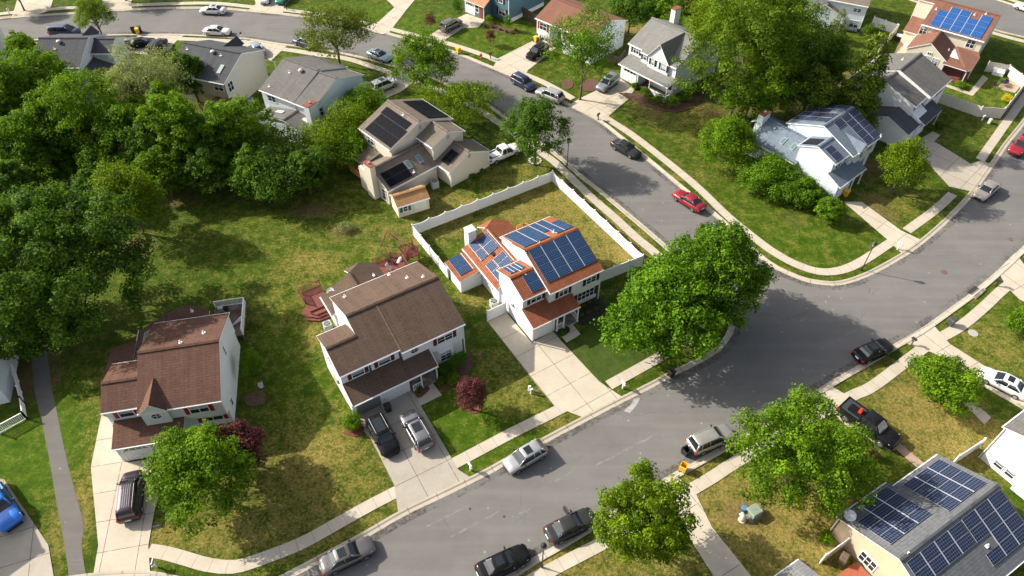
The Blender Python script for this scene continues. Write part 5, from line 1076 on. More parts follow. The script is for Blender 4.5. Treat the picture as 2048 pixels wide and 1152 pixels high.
def leaf_mesh(name, rx, rz, seed, kind, shape='round', leaf=.30, dens=1.0, lump=.30, gap=0.0, n_max=14000, trunkish=True):
    g = np.random.default_rng(seed)
    leaf *= .82; n_max = int(n_max * 1.45)
    area = 4 * math.pi * ((rx * rx * 2 / 3 + rz * rz / 3))
    ncl = int(np.clip(area / (lump * rx) ** 2 * .75, 9, 230))
    C = []; Rr = []
    for i in range(ncl):
        for _ in range(60):
            d = g.normal(size=3); d /= np.linalg.norm(d)
            if d[2] < -.55 and shape != 'ball': continue
            break
        f = g.uniform(.60, .92) if g.random() < .72 else g.uniform(.15, .6)
        p = d * f
        if shape == 'cone':
            h = 1 - 2 * (1 - g.random()) ** .62; rad = (1 - (h + 1) / 2) ** .7 * .95 + .07; a = g.uniform(0, 2 * math.pi); q = math.sqrt(g.uniform(.3, 1)); p = np.array([math.cos(a) * rad * q, math.sin(a) * rad * q, h])
            r = lump * (1.25 * rad + .25)
        elif shape in ('tear', 'ovoid'):
            s = 1 - .38 * max(0, p[2]) ; p[0] *= s; p[1] *= s; r = lump * g.uniform(.7, 1.15)
        elif shape == 'spread':
            p[2] = p[2] * .8 + .12; r = lump * g.uniform(.6, 1.05)
        else: r = lump * g.uniform(.7, 1.25)
        C.append(p); Rr.append(r)
    C = np.array(C); Rr = np.array(Rr) * (.86 if trunkish else 1.0)
    if shape in ('round', 'tear', 'spread'):     # lopsided outline: lobes and notches
        az = np.arctan2(C[:, 1], C[:, 0]); q = g.uniform(0, 6.28, 4)
        w = 1 + .13 * np.sin(2 * az + q[0]) + .11 * np.sin(3 * az + q[1]) + .07 * np.sin(5 * az + q[2]) + .08 * np.sin(4 * C[:, 2] + q[3])
        C[:, 0] *= w; C[:, 1] *= w; C[:, 2] *= 1 + .10 * np.sin(az * 2 + q[3])
    if gap: keep = g.random(len(C)) > gap; C, Rr = C[keep], Rr[keep]
    per = dens * 2.6 * (Rr * rx) ** 2 * 4 * math.pi * .7 / (leaf * leaf * .6)
    tot = per.sum()
    if tot > n_max: per *= n_max / tot
    per = np.maximum(per.astype(int), 12); idx = np.repeat(np.arange(len(C)), per); n = len(idx)
    d = g.normal(size=(n, 3)); d /= np.linalg.norm(d, axis=1)[:, None]
    d[:, 2] = np.where(d[:, 2] < -.3, -d[:, 2], d[:, 2])
    # knobbly clumps: radius varies with direction
    ph = g.uniform(0, 6.28, size=(len(C), 3))[idx]
    kn = 1 + .22 * np.sin(d[:, 0] * 5 + ph[:, 0]) + .18 * np.sin(d[:, 1] * 6 + ph[:, 1]) + .15 * np.sin(d[:, 2] * 5 + ph[:, 2])
    rad = Rr[idx] * kn * (1 - np.abs(g.normal(0, .20, n)).clip(0, .7))
    squash = np.array([1, 1, .75 if shape != 'ball' else 1])
    pos = C[idx] * np.array([rx, rx, rz]) + d * rad[:, None] * rx * squash
    pos += g.normal(0, leaf * .35, (n, 3))
    nrm = d * 1.15 + g.normal(0, .45, (n, 3)) + np.array([0, 0, .25]); nrm /= np.linalg.norm(nrm, axis=1)[:, None]
    a = np.cross(nrm, g.normal(size=(n, 3))); a /= np.linalg.norm(a, axis=1)[:, None]; b = np.cross(nrm, a)
    s = leaf * g.uniform(.6, 1.25, n)[:, None]
    if shape == 'cone': s2 = s * .6
    else: s2 = s * .72
    V = np.stack([pos - a * s * .55, pos + b * s2 * .5 - nrm * s * .06, pos + a * s * .55, pos - b * s2 * .5 - nrm * s * .06], 1).reshape(-1, 3)
    me = bpy.data.meshes.new(name); me.vertices.add(n * 4); me.vertices.foreach_set('co', V.ravel().astype(np.float32))
    me.loops.add(n * 4); me.loops.foreach_set('vertex_index', np.arange(n * 4, dtype=np.int32)); me.polygons.add(n); me.polygons.foreach_set('loop_start', np.arange(0, n * 4, 4, dtype=np.int32)); me.update(calc_edges=True)
    cv = np.clip(.5 + g.normal(0, .20, len(C))[idx] + g.normal(0, .26, n), 0, 1)
    me.attributes.new('cv', 'FLOAT', 'POINT').data.foreach_set('value', np.repeat(cv, 4).astype(np.float32))
    me.materials.append(LEAF[kind]); return me, C * np.array([rx, rx, rz])
TREE_N = [0]
def tree(px_, py_, rpx, rypx, kind, label, shape='round', leaf=.32, dens=1.0, lump=.30, gap=0.0, clear=1.6, name='leafy_tree', cat='tree', group=None, hz=None, trunk=True, tr=.16, n_max=14000):
    TREE_N[0] += 1; seed = TREE_N[0] * 17 + 3
    # vertical half height from the apparent one; the crown sits 'clear' metres above the lawn
    z = 4.0
    for _ in range(12):
        c = at(px_, py_, z); k = depth(c) / FPX
        rx = rpx * k; ry = rypx * k
        s, co_ = math.sin(TH), math.cos(TH); v = max((ry * ry - (rx * s) ** 2), (.45 * rx * co_) ** 2) ** .5 / co_
        rz = hz if hz else v
        z = clear + rz * .92
    c = at(px_, py_, z); rx *= 1.0 if trunk else .98; rz *= .97
    root = thing(name, label, cat, (c.x, c.y, 0), 0, group)
    me, C = leaf_mesh('crown', rx, rz, seed, kind, shape, leaf, dens, lump, gap, n_max, trunk)
    o = bpy.data.objects.new('crown' if trunk else 'foliage', me); COL.objects.link(o); o.parent = root; o.location = (0, 0, z)
    if trunk:
        g = random.Random(seed); mb = MB(); r0 = tr * (.6 + .1 * rx)
        top = z + rz * (.45 if shape != 'cone' else .9)
        mb.tube([(0, 0, -.05), (.0, .0, .25), (.05 * rx * .3, .03, clear), (.04, .05 * rx, z), (0, 0, top)], [r0 * 1.5, r0 * 1.05, r0 * .9, r0 * .6, r0 * .15], 8)
        for i in range(0 if shape == 'cone' else min(12, 5 + int(rx * 1.6))):
            t = C[g.randrange(len(C))]; h0 = clear * .8 + g.random() * (z - clear) * 1.0
            st = Vector((.03, .03, max(.5, h0))); e = Vector((t[0] * .92, t[1] * .92, z + t[2] * .9)); mid = st.lerp(e, .5) + Vector((g.uniform(-.2, .2), g.uniform(-.2, .2), .15 * rx * .5))
            mb.tube([st, mid, e], [r0 * .5, r0 * .3, r0 * .08], 6, cap=False)
        mb.build('trunk', BARK, root, smooth=True)
    return root
WD = 'trees of the wooded strip'
T = tree
# single yard trees
T(1432, 540, 112, 110, 'maple', 'tall deep green maple, the upper one of the pair on the street corner', 'ovoid', .34, 1.2, .21, clear=1.5, n_max=30000)
T(1348, 612, 138, 118, 'sunny', 'broad bright green maple, the lower and wider of the pair on the street corner', 'tear', .36, 1.0, .17, clear=1.4, n_max=36000)
T(1603, 905, 140, 128, 'bright', 'broad loose bright green tree with bare twigs showing at its top, between two drives', 'round', .27, .9, .17, .06, clear=.9, n_max=24000)
T(1290, 1035, 102, 108, 'yellow', 'sparse bright green tree over the pavement at the bottom of the street', 'round', .27, .8, .18, .10, clear=1.5, n_max=18000)
T(398, 945, 104, 98, 'bright', 'bright green maple with lobed crown before the crimson shuttered house', 'round', .30, 1.0, .22, .05, clear=1.2, n_max=16000)
T(478, 890, 50, 55, 'purple', 'dark purple leaved maple beside the bright green maple', 'round', .26, 1.1, .30, clear=.8, n_max=8000)
T(942, 790, 32, 40, 'purple', 'small purple leaved tree on the lawn of the middle house', 'round', .18, 1.1, .33, clear=.5, n_max=5000)
T(98, 530, 188, 190, 'dark', 'huge dark green tree filling the left edge above the asphalt path', 'round', .40, 1.1, .155, clear=.6, n_max=44000, hz=9.0)
T(255, 400, 66, 74, 'yellow', 'light yellow green tree at the edge of the back lawn', 'round', .28, .9, .28, clear=1.0, n_max=12000)
T(667, 64, 88, 72, 'olive', 'spreading olive green street tree with its trunk forking above the pavement', 'spread', .30, .62, .24, .12, clear=2.4, n_max=11000)
T(848, 124, 70, 66, 'bright', 'dense round bright green street tree left of the curving road', 'tear', .30, 1.15, .22, clear=.9, n_max=12000)
T(908, 208, 84, 60, 'yellow', 'soft feathery yellow green tree leaning over the side street', 'spread', .26, 1.1, .22, clear=.6, n_max=12000)
T(1071, 256, 66, 72, 'dark', 'dense dark green egg shaped tree in a ring of white stones', 'tear', .30, 1.0, .20, clear=1.3, n_max=12000)
T(1168, 98, 70, 84, 'maple', 'green maple with open crown and visible trunk before the split level house', 'round', .30, .72, .28, .12, clear=2.0, n_max=10000)
T(1495, 95, 124, 142, 'oak', 'very tall yellow green tree beside the pale grey roof', 'round', .36, 1.0, .165, .03, clear=.8, n_max=26000)
T(1440, 55, 70, 70, 'yellow', 'yellow green tree just behind the tall white chimney', 'round', .34, .9, .26, clear=3, n_max=11000)
T(1725, 165, 52, 98, 'pine', 'tall dark cedar tree with shaggy tip between the two solar roofs', 'cone', .42, 1.3, .26, clear=.3, name='conifer_tree', n_max=22000)
T(1808, 333, 50, 56, 'yellow', 'small yellow green tree at the foot of the wide grey drive', 'round', .26, .85, .28, .05, clear=.8, n_max=9000)
T(1902, 766, 66, 54, 'bright', 'round bright green tree before the white edge house', 'round', .28, 1.0, .28, clear=1.0, n_max=11000)
T(186, 30, 36, 38, 'yellow', 'slim bright green tree at the kerb of the upper street', 'tear', .26, .8, .30, .1, clear=1.2, n_max=6000)
T(860, 40, 12, 16, 'purple', 'little purple leaved tree on the lawn left of the teal house drive', 'round', .16, .9, .36, .05, clear=.6, n_max=1500, tr=.08)
T(981, 73, 11, 13, 'purple', 'little purple leaved tree alone on the lawn of the teal house', 'round', .16, .9, .36, .05, clear=.5, n_max=1500, tr=.08)
# the wooded strip at the left and the belt at the top
WOODS = [(92, 168, 66, 72, 'bright', 'bright topped broad tree at the upper left below the curved street'), (30, 190, 60, 80, 'maple', 'deep green tree at the left edge above the brown clearing'), (165, 235, 80, 90, 'bright', 'mid green tree in the wood, left of the silver leaved tree'), (60, 290, 62, 70, 'maple', 'deep green tree at the left edge below the one above the clearing'), (250, 270, 62, 70, 'maple', 'mid green tree in the wood below the silver leaved tree'), (352, 268, 60, 82, 'bright', 'bright green tree in the wood below the dark small tree'), (378, 152, 38, 48, 'dark', 'small dark tree against the charcoal roof'), (425, 335, 58, 56, 'dark', 'dark tree in the wood beside the sunlit lawn edge'), (478, 268, 66, 74, 'bright', 'yellow green tree in the wood near the skylight house'), (558, 330, 98, 78, 'dark', 'wide dark tree at the right end of the wood'), (325, 345, 55, 55, 'maple', 'low deep green tree in the wood above the yellow green one'), (45, 100, 36, 36, 'bright', 'small bright tree beside the upper street, at the far left'), (130, 330, 50, 40, 'dark', 'low dark tree over the brown clearing'), (16, 385, 52, 60, 'dark', 'dark tree cut by the left edge above the huge one'), (230, 180, 40, 46, 'olive', 'olive tree in the wood beside the dark grey roof')]
WOODS += [(70, 655, 92, 62, 'dark', 'low dark crown under the huge tree, over the end of the asphalt path'), (60, 355, 54, 50, 'maple', 'low green crown between the clearing and the huge dark tree'), (195, 380, 44, 44, 'dark', 'dark crown between the huge tree and the light yellow green one'), (340, 225, 44, 60, 'bright', 'bright crown against the skylight house deck'), (75, 215, 48, 60, 'bright', 'bright crown between the two leftmost deep green trees'), (120, 265, 50, 60, 'maple', 'green crown in the middle of the left wood, above the clearing'), (205, 330, 48, 46, 'maple', 'low green crown right of the brown clearing'), (300, 300, 50, 60, 'dark', 'dark crown under the silvery tree'), (395, 285, 44, 60, 'maple', 'narrow green crown in the middle of the wood'), (440, 262, 40, 54, 'bright', 'slim bright crown near the deck of the charcoal roof house'), (505, 345, 46, 50, 'maple', 'green crown at the left side of the wide dark tree'), (285, 240, 36, 44, 'bright', 'small bright crown just below the silvery tree'), (610, 345, 40, 44, 'dark', 'dark crown at the far right end of the wood'), (15, 250, 40, 60, 'dark', 'dark crown cut by the left edge in the wood')]
for x, y, rx_, ry_, kd, lb in WOODS: T(x, y, rx_, ry_, kd, lb, 'round', .34, 1.0, .20, clear=.5, group=WD, n_max=14000)
T(290, 160, 78, 74, 'silver', 'silvery olive tree with thin crown and pale branches showing', 'round', .26, .50, .25, .15, clear=3.0, group=WD, n_max=10000, tr=.14)
BELT = [(1262, 20, 45, 40, 'dark', 'dark tree behind the split level house roof'), (1330, 30, 42, 36, 'maple', 'green tree at the top edge left of the white chimney'), (1385, 12, 40, 34, 'olive', 'olive tree at the top edge just right of the white chimney'), (1592, 110, 70, 90, 'dark', 'dark tree in the grove below the pale gable house'), (1545, 175, 66, 66, 'maple', 'green tree at the foot of the very tall yellow green tree'), (1618, 190, 52, 60, 'pine', 'dull green pine in the grove left of the cedar'), (1575, 30, 46, 50, 'yellow', 'yellow green tree at the top edge left of the pale gable house'), (1652, 140, 40, 60, 'dark', 'bushy pine touching the cedar'), (1500, 200, 56, 42, 'maple', 'green undergrowth tree beside the white porch house')]
for x, y, rx_, ry_, kd, lb in BELT: T(x, y, rx_, ry_, kd, lb, 'round' if kd != 'pine' else 'tear', .33, 1.0, .27, clear=1.6, group='trees of the grove at the top', n_max=10000)
T(1678, 48, 20, 28, 'pine', 'small light green conifer before the pale gable house', 'cone', .26, 1.0, .3, clear=.4, name='conifer_tree', n_max=3000)
T(30, -16, 34, 30, 'dark', 'dark tree at the top left corner beyond the curved street', 'round', .32, .9, .26, clear=1.5, n_max=6000)
T(150, -14, 30, 20, 'maple', 'green tree at the top edge beyond the curved street', 'round', .32, .9, .26, clear=1.0, n_max=5000)
T(235, -42, 40, 34, 'dark', 'tree beyond the top edge that shades the second drive', 'round', .34, .9, .26, clear=2, n_max=5000)
# bushes
B = 'round bushes'
def bush(x, y, rx_, ry_, kd, lb, cat='bush', leaf=.2, shape='round', lump=.32, **k): return T(x, y, rx_, ry_, kd, lb, shape, leaf, 1.3, lump, clear=0, name='garden_bush', cat=cat, trunk=False, n_max=k.pop('n_max', 7000), **k)
bush(1457, 285, 66, 60, 'bright', 'large round bright green bush on the open lawn above the side street', group=B, leaf=.27, lump=.24, shape='ovoid', n_max=14000)
bush(1542, 352, 70, 52, 'maple', 'large round green bush left of the slate blue roof', group=B, leaf=.27, lump=.24, shape='ovoid', n_max=14000)
bush(1603, 383, 44, 36, 'maple', 'green bush against the white wall of the slate blue roofed house', group=B, leaf=.27, lump=.24, shape='ovoid', n_max=14000)
bush(1660, 420, 29, 28, 'bright', 'round bush standing alone on the corner lawn', group=B, leaf=.27, lump=.24, shape='ovoid', n_max=14000)
bush(1635, 398, 30, 22, 'maple', 'low bush between the white wall and the yellow bin', group=B, leaf=.27, lump=.24, n_max=14000)
bush(705, 843, 21, 21, 'bright', 'clipped ball shaped bush at the corner of the grey screened garage', leaf=.10, shape='ball', lump=.26)
bush(503, 726, 20, 30, 'bright', 'upright clipped bush at the side wall of the rust roofed house', leaf=.12)
for x, y, r_, kd, lb in ((893, 738, 15, 'dark', 'dark bush nearest the porch of the middle house'), (915, 722, 21, 'dark', 'largest dark bush below the bay window'), (906, 757, 13, 'yellow', 'yellowish low bush in the red bed'), (882, 762, 9, 'yellow', 'smallest yellowish plant in the red bed by the porch'), (840, 779, 6, 'dark', 'small dark plant in the red bed by the garage')):
    bush(x, y, r_, r_ * .95, kd, lb, leaf=.12, n_max=2500)
for x, y, r_, kd, lb in ((730, 213, 38, 'bright', 'bright bush behind the taupe roof ridge'), (690, 255, 46, 'yellow', 'yellow green bush between the two houses'), (645, 290, 44, 'yellow', 'yellow green bush below the brick capped chimney'), (695, 300, 36, 'bright', 'bright bush before the wall of the beige solar house'), (738, 204, 18, 'maple', 'small bush beside the white suv drive')):
    bush(x, y, r_ * 1.2, r_ * 1.15, kd, lb, group='bushes between the grey roofed and beige houses', leaf=.26)
for x, y, r_, kd, lb in ((1271, 172, 8, 'dark', 'dark shrub left of the porch'), (1292, 182, 9, 'bright', 'bright shrub before the porch rail'), (1318, 200, 14, 'dark', 'round dark shrub at the porch corner'), (1300, 196, 11, 'olive', 'greyish shrub in the bed before the porch'), (1345, 203, 15, 'bright', 'bright shrub right of the porch corner'), (1372, 192, 15, 'maple', 'shrub along the side wall of the porch house'), (1397, 178, 14, 'dark', 'dark shrub farthest along the side wall of the porch house')):
    bush(x, y, r_, r_ * .9, kd, lb, group='shrubs round the railed porch', leaf=.14, n_max=1800)
bush(914, 15, 11, 24, 'dark', 'narrow columnar evergreen at the corner of the teal house garage', leaf=.16, n_max=2500)
bush(1306, 88, 22, 20, 'bright', 'bright round bush behind the porch house', leaf=.22, n_max=3000); bush(2040, 645, 20, 32, 'maple', 'green bush cut by the right edge'); bush(2013, 197, 9, 9, 'gold', 'golden yellow bush inside the tan fence corner', leaf=.14, n_max=1500); bush(1921, 170, 13, 8, 'bright', 'low bright plant before the back porch', leaf=.14, n_max=1500); bush(1738, 62, 16, 14, 'dark', 'dark bush beside the white fence at the top', leaf=.18, n_max=2000)
bush(1880, 250, 10, 9, 'dark', 'dark bush by the dark porch roof', leaf=.16, n_max=1500); bush(1745, 908, 11, 12, 'pink', 'magenta flowering shrub beside the black pickup truck', leaf=.14, n_max=1500); bush(1655, 1075, 13, 12, 'bright', 'low leafy plant at the corner of the yellow bungalow', leaf=.18, n_max=1500); bush(978, 38, 9, 9, 'bright', 'clipped plant by the teal house walk', leaf=.12, n_max=900); bush(1015, 45, 8, 14, 'maple', 'young shrub in the bed before the teal house', leaf=.14, n_max=900)
bush(690, 455, 18, 10, 'silver', 'low silvery weed clump on the bare back lawn', leaf=.16, n_max=900)
for x, y, r_, lb in ((1168, 612, 4, 'dark bed plant nearest the wall'), (1180, 605, 4, 'dark bed plant under the wide window'), (1192, 604, 4, 'dark bed plant farthest right'), (1164, 630, 4, 'dark bed plant nearest the walk'), (1178, 624, 4, 'dark bed plant in the middle of the bed'), (1194, 618, 4, 'dark bed plant on the outer edge')):
    bush(x, y, r_, r_, 'olive', 'small ' + lb + ' of the solar house', group='plants in the dark bed', leaf=.09, n_max=300)
for k, (x, y) in enumerate(((970, 52), (985, 54), (1000, 58), (1012, 62), (1022, 64), (1032, 60))):
    bush(x, y, 3.4, 3.2, 'yellow', 'small yellow flowering plant in the curved bed of the teal house', group='flower clumps before the teal house', leaf=.1, n_max=200)
for x, y, r_, kd, lb in ((925, 372, 6, 'olive', 'low plant at the garage corner of the beige solar house'), (945, 352, 7, 'maple', 'green plant along the garage wall of the beige solar house'), (962, 340, 5, 'bright', 'bright plant farther along the garage wall')): bush(x, y, r_, r_ * .8, kd, lb, leaf=.13, n_max=500)
bush(1126, 664, 7, 6, 'dark', 'low green shrub in the small bed by the solar house walk', leaf=.12, n_max=900)
# ------------------------------------------------------------------ fences and street furniture
def fence(base, label, h=1.83, panel=2.44, mat=None, cat='fence', name='panel_fence', scallop=.0, group=None, post=.13):
    """solid vinyl fence along photo points on the ground; posts and panels are parts"""
    P = px(base); o = P[0]; root = thing(name, label, cat, (o.x, o.y, 0), 0, group); mat = mat or WHITE
    pm = MB(); caps = MB(); posts = []
    for a, b in zip(P, P[1:]):
        a = a - o; b = b - o; n = max(1, round((b - a).length / panel)); d = (b - a).normalized()
        for k in range(n):
            p, q = a.lerp(b, k / n), a.lerp(b, (k + 1) / n); posts.append(p)
            m = MB(); seg = 8; nn = Vector((-d.y, d.x, 0)) * .022
            for j in range(seg):
                u0, u1 = p.lerp(q, j / seg), p.lerp(q, (j + 1) / seg); z0 = h - scallop * math.sin(math.pi * j / seg) - .04; z1 = h - scallop * math.sin(math.pi * (j + 1) / seg) - .04
                m.hexa([u0 - nn + Vector((0, 0, .06)), u1 - nn + Vector((0, 0, .06)), u1 + nn + Vector((0, 0, .06)), u0 + nn + Vector((0, 0, .06)), u0 - nn + Vector((0, 0, z0)), u1 - nn + Vector((0, 0, z1)), u1 + nn + Vector((0, 0, z1)), u0 + nn + Vector((0, 0, z0))])
                m.bar(u0 + Vector((0, 0, z0)), u1 + Vector((0, 0, z1)), .075, .08)
            m.bar(p + Vector((0, 0, .14)), q + Vector((0, 0, .14)), .065, .16)
            if not scallop or 1:
                zz = h * .82 - scallop * .5
                m.bar(p + Vector((0, 0, zz)), q + Vector((0, 0, zz)), .06, .05)
            m.build('fence_panel', mat, root)
        posts.append(b)
    seen = []
    for p in posts:
        if any((p - q).length < .3 for q in seen): continue
        seen.append(p); m = MB(); w = post / 2; m.box(p.x - w, p.x + w, p.y - w, p.y + w, 0, h + .08); w += .03
        m.box(p.x - w, p.x + w, p.y - w, p.y + w, h + .08, h + .12); m.face([(p.x - w, p.y - w, h + .12), (p.x + w, p.y - w, h + .12), (p.x, p.y, h + .2)]); m.face([(p.x + w, p.y - w, h + .12), (p.x + w, p.y + w, h + .12), (p.x, p.y, h + .2)]); m.face([(p.x + w, p.y + w, h + .12), (p.x - w, p.y + w, h + .12), (p.x, p.y, h + .2)]); m.face([(p.x - w, p.y + w, h + .12), (p.x - w, p.y - w, h + .12), (p.x, p.y, h + .2)])
        m.build('fence_post', mat, root)
    return root
def picket(base, label, h=1.1, mat=None, name='rail_fence', cat='fence', gap=.16, posts=2.0):
    P = px(base); o = P[0]; root = thing(name, label, cat, (o.x, o.y, 0)); mat = mat or WHITE
    for a, b in zip(P, P[1:]):
        a = a - o; b = b - o; n = max(2, int((b - a).length / gap)); m = MB(); U = lambda z: Vector((0, 0, z))
        m.bar(a + U(h), b + U(h), .09, .07); m.bar(a + U(.15), b + U(.15), .06, .07)
        for k in range(1, n): p = a.lerp(b, k / n); m.bar(p + U(.15), p + U(h), .05, .05)
        m.build('balusters', mat, root)
        q = max(1, round((b - a).length / posts))
        for k in range(q + 1):
            p = a.lerp(b, k / q); m = MB(); m.box(p.x - .07, p.x + .07, p.y - .07, p.y + .07, 0, h + .12); m.box(p.x - .1, p.x + .1, p.y - .1, p.y + .1, h + .12, h + .16); m.build('fence_post', mat, root)
    return root
fence([(1104, 362.6), (827, 470.6)], 'long white vinyl fence with scalloped top at the back of the solar house yard', scallop=.18)
fence([(1104.5, 363.2), (1283, 531)], 'sunlit white vinyl fence running along the side street pavement', scallop=.18)
fence([(1283, 531.5), (1196, 566)], 'short shaded white vinyl fence joining the front wall of the solar house', panel=2.1)
fence([(827.3, 471), (897, 558)], 'white vinyl fence facing the play set at the side of the solar house yard', scallop=.12)
fence([(975, 643), (1012, 625)], 'single white fence panel across the drive beside the solar house wall', panel=3)
TANV = plain('tan_vinyl', (.60, .56, .49), .5, var=.05)
fence([(1868, 203), (1955, 234), (1999, 237)], 'tan vinyl fence with wide panels facing the grey gable house', mat=TANV, panel=2.6)
fence([(2000, 236), (2050, 172)], 'tan vinyl fence running beside the asphalt path', mat=TANV, panel=2.6)
fence([(1969, 143), (2010, 150), (2056, 186)], 'tan vinyl fence at the far side of the garden with a table', mat=TANV, panel=2.6)
fence([(1742, 52), (1788, 68)], 'white vinyl fence between the pale gable house and the patio', panel=2.3)
fence([(1790, 69), (1756, 106)], 'tan vinyl fence along the paved patio', mat=TANV, panel=2.4)
fence([(1953, 897), (1903, 930)], 'white fence closing the gap between the two right hand houses', panel=2.6)
fence([(1700, 1080), (1684, 1094), (1640, 1126)], 'white vinyl fence of the small deck beside the yellow bungalow', panel=2.2, h=1.75)
fence([(1610, 96), (1636, 110)], 'blue white fence piece showing through the grove', panel=2.2)
picket([(32, 742), (50, 808), (55, 838), (0, 868)], 'white rail fence with turned corner at the left edge', 1.2)
fence([(1040, 30), (1072, 48)], 'weathered dark wooden fence behind the teal house', mat=WOODG, panel=1.6, post=.1)
fence([(1208, 124), (1238, 128), (1250, 112)], 'low brown wooden fence between the split level and porch houses', mat=WOODG, panel=1.6, h=1.4, post=.1)
picket([(560, 232), (500, 296)], 'tan wooden rail fence among the trees behind the charcoal roof', 1.3, WOODT)
# street lamps
def lamp(x, y, label):
    p = at(x, y); r = thing('street_lamp', label, 'street lamp', (p.x, p.y, 0), 0, 'street lamps')
    m = MB(); m.tube([(0, 0, 0), (0, 0, .5), (0, 0, .55), (0, 0, 4.05)], [.11, .10, .06, .05], 10); m.build('pole', DARK, r)
    h = MB(); h.tube([(0, 0, 4.05), (0, 0, 4.12), (0, 0, 4.55)], [.07, .16, .23], 8); h.build('lantern', plain('lantern_glass', (.30, .30, .28), .2), r)
    c = MB(); c.tube([(0, 0, 4.55), (0, 0, 4.60), (0, 0, 4.8), (0, 0, 4.88)], [.29, .29, .12, .03], 8); c.build('cap', DARK, r)
    for k in range(4):
        a = math.pi / 4 + k * math.pi / 2; b = MB(); b.bar((.15 * math.cos(a), .15 * math.sin(a), 4.12), (.24 * math.cos(a), .24 * math.sin(a), 4.56), .03, .03); b.build('strut', DARK, r)
    return r
lamp(1722.7, 540.7, 'black lantern lamp post on the rounded street corner'); lamp(1134, 332, 'black lantern lamp post beside the side street, near the fence corner'); lamp(1084, 1135, 'black lantern lamp post at the bottom beside the black sedan')
# mailboxes
def mailbox(x, y, label, post=None, box=None, rz=0.5, h=1.05):
    p = at(x, y); r = thing('mailbox', label, 'mailbox', (p.x, p.y, 0), rz, 'mailboxes')
    m = MB(); m.box(-.06, .06, -.06, .06, 0, h); m.bar((0, -.25, h - .1), (0, .4, h - .1), .09, .09); m.bar((0, .05, h - .5), (0, .32, h - .12), .07, .07); m.build('post', post or WHITE, r)
    b = MB(); n = 8; pr = [(-.11, 0), (.11, 0)] + [(.11 * math.cos(i * math.pi / n), .13 + .11 * math.sin(i * math.pi / n)) for i in range(n + 1)]
    a = [(u, -.28, h - .05 + v) for u, v in pr]; c = [(u, .28, h - .05 + v) for u, v in pr]; b.face(a); b.face(c[::-1])
    for i in range(len(pr)): j = (i + 1) % len(pr); b.face([a[i], c[i], c[j], a[j]])
    b.build('box', box or WHITE, r); f = MB(); f.box(.11, .135, -.02, .03, h + .02, h + .24); f.build('flag', plain('mail_flag', (.5, .03, .03), .5), r); return r
mailbox(941, 941, 'white mailbox at the end of the middle house drive', rz=3.7); mailbox(1245, 777, 'white mailbox at the end of the solar house drive', rz=3.7); mailbox(1794, 499, 'white mailbox by the round corner lamp post', rz=3.9); mailbox(1992, 572, 'black mailbox beside the storm drain', DARK, DARK, .5); mailbox(1822, 690, 'black mailbox at the kerb near the black sedan', WOODG, DARK, .5); mailbox(314, 1134, 'pale round topped mailbox at the left drive', WHITE, GREY, 3.2); mailbox(484, 78, 'white post mailbox near the old white sedan', WHITE, DARK, 3.1); mailbox(1196, 240, 'dark mailbox below the drive of the porch house', WOODG, DARK, 2.4); mailbox(1975, 326, 'black mailbox near the beige sedan', DARK, DARK, 4.2); mailbox(20, 29, 'white mailbox on the far kerb at the upper left', rz=0); mailbox(574, 20, 'dark mailbox on the far kerb near the green car', DARK, DARK, 0); mailbox(981, 118, 'slim green mailbox near the fire hydrant', GREENP, DARK, 2.3)
# wheeled bins
def bin_(x, y, label, mat, lid=None, rz=0., open_=False, tip=None):
    p = at(x, y); r = thing('wheeled_bin', label, 'bin', (p.x, p.y, 0), rz, 'wheeled bins')
    m = MB(); a, b = .25, .33
    lo = [(-a, -a, .08), (a, -a, .08), (a, a, .08), (-a, a, .08)]; hi = [(-b, -b - .03, 1.02), (b, -b - .03, 1.02), (b, b, 1.02), (-b, b, 1.02)]
    for i in range(4): j = (i + 1) % 4; m.face([lo[i], lo[j], hi[j], hi[i]])
    m.face(lo[::-1])
    ih = [(x_ * .9, y_ * .9, 1.02) for x_, y_, _ in hi]; il = [(x_ * .85, y_ * .85, .2) for x_, y_, _ in lo]
    for i in range(4): j = (i + 1) % 4; m.face([hi[i], hi[j], ih[j], ih[i]]); m.face([ih[i], ih[j], il[j], il[i]])
    m.face(il); m.bar((-.28, .36, .98), (.28, .36, .98), .05, .05); m.build('body', mat, r)
    l = MB()
    if open_: l.hexa([(-.35, .34, .30), (.35, .34, .30), (.35, .40, .30), (-.35, .40, .30), (-.35, .38, 1.05), (.35, .38, 1.05), (.35, .44, 1.03), (-.35, .44, 1.03)])
    else: l.hexa([(-.36, -.40, 1.02), (.36, -.40, 1.02), (.36, .38, 1.03), (-.36, .38, 1.03), (-.30, -.30, 1.10), (.30, -.30, 1.10), (.32, .34, 1.12), (-.32, .34, 1.12)])
    l.build('lid', lid or mat, r)
    for s in (-1, 1): w = MB(); w.tube([(s * .24, .26, .13), (s * .30, .26, .13)], [.13, .13], 12); w.build('wheel', TYRE, r)
    if tip: r.rotation_euler = tip
    return r
bin_(1371, 909, 'black open bin standing behind the champagne suv', BLACKP, rz=.5, open_=True); bin_(1365, 940, 'yellow open bin on the kerb below the black one', YELLOWP, rz=2.6, open_=True); bin_(1899, 650, 'dark grey bin on the verge at the right', plain('grey_plastic', (.06, .065, .07), .5), rz=.5); bin_(1341, 752, 'black bin on the kerb under the corner maples', BLACKP, rz=.5); bin_(777, 822, 'black bin between the two garage doors', BLACKP, rz=.5); bin_(277, 68, 'yellow bin lying against a black one at the upper street kerb', YELLOWP, rz=.2); bin_(268, 66, 'black bin left of the yellow one at the upper street kerb', BLACKP, rz=.4, open_=True); bin_(281, 64, 'black bin behind the yellow one at the upper street kerb', BLACKP, rz=.4)
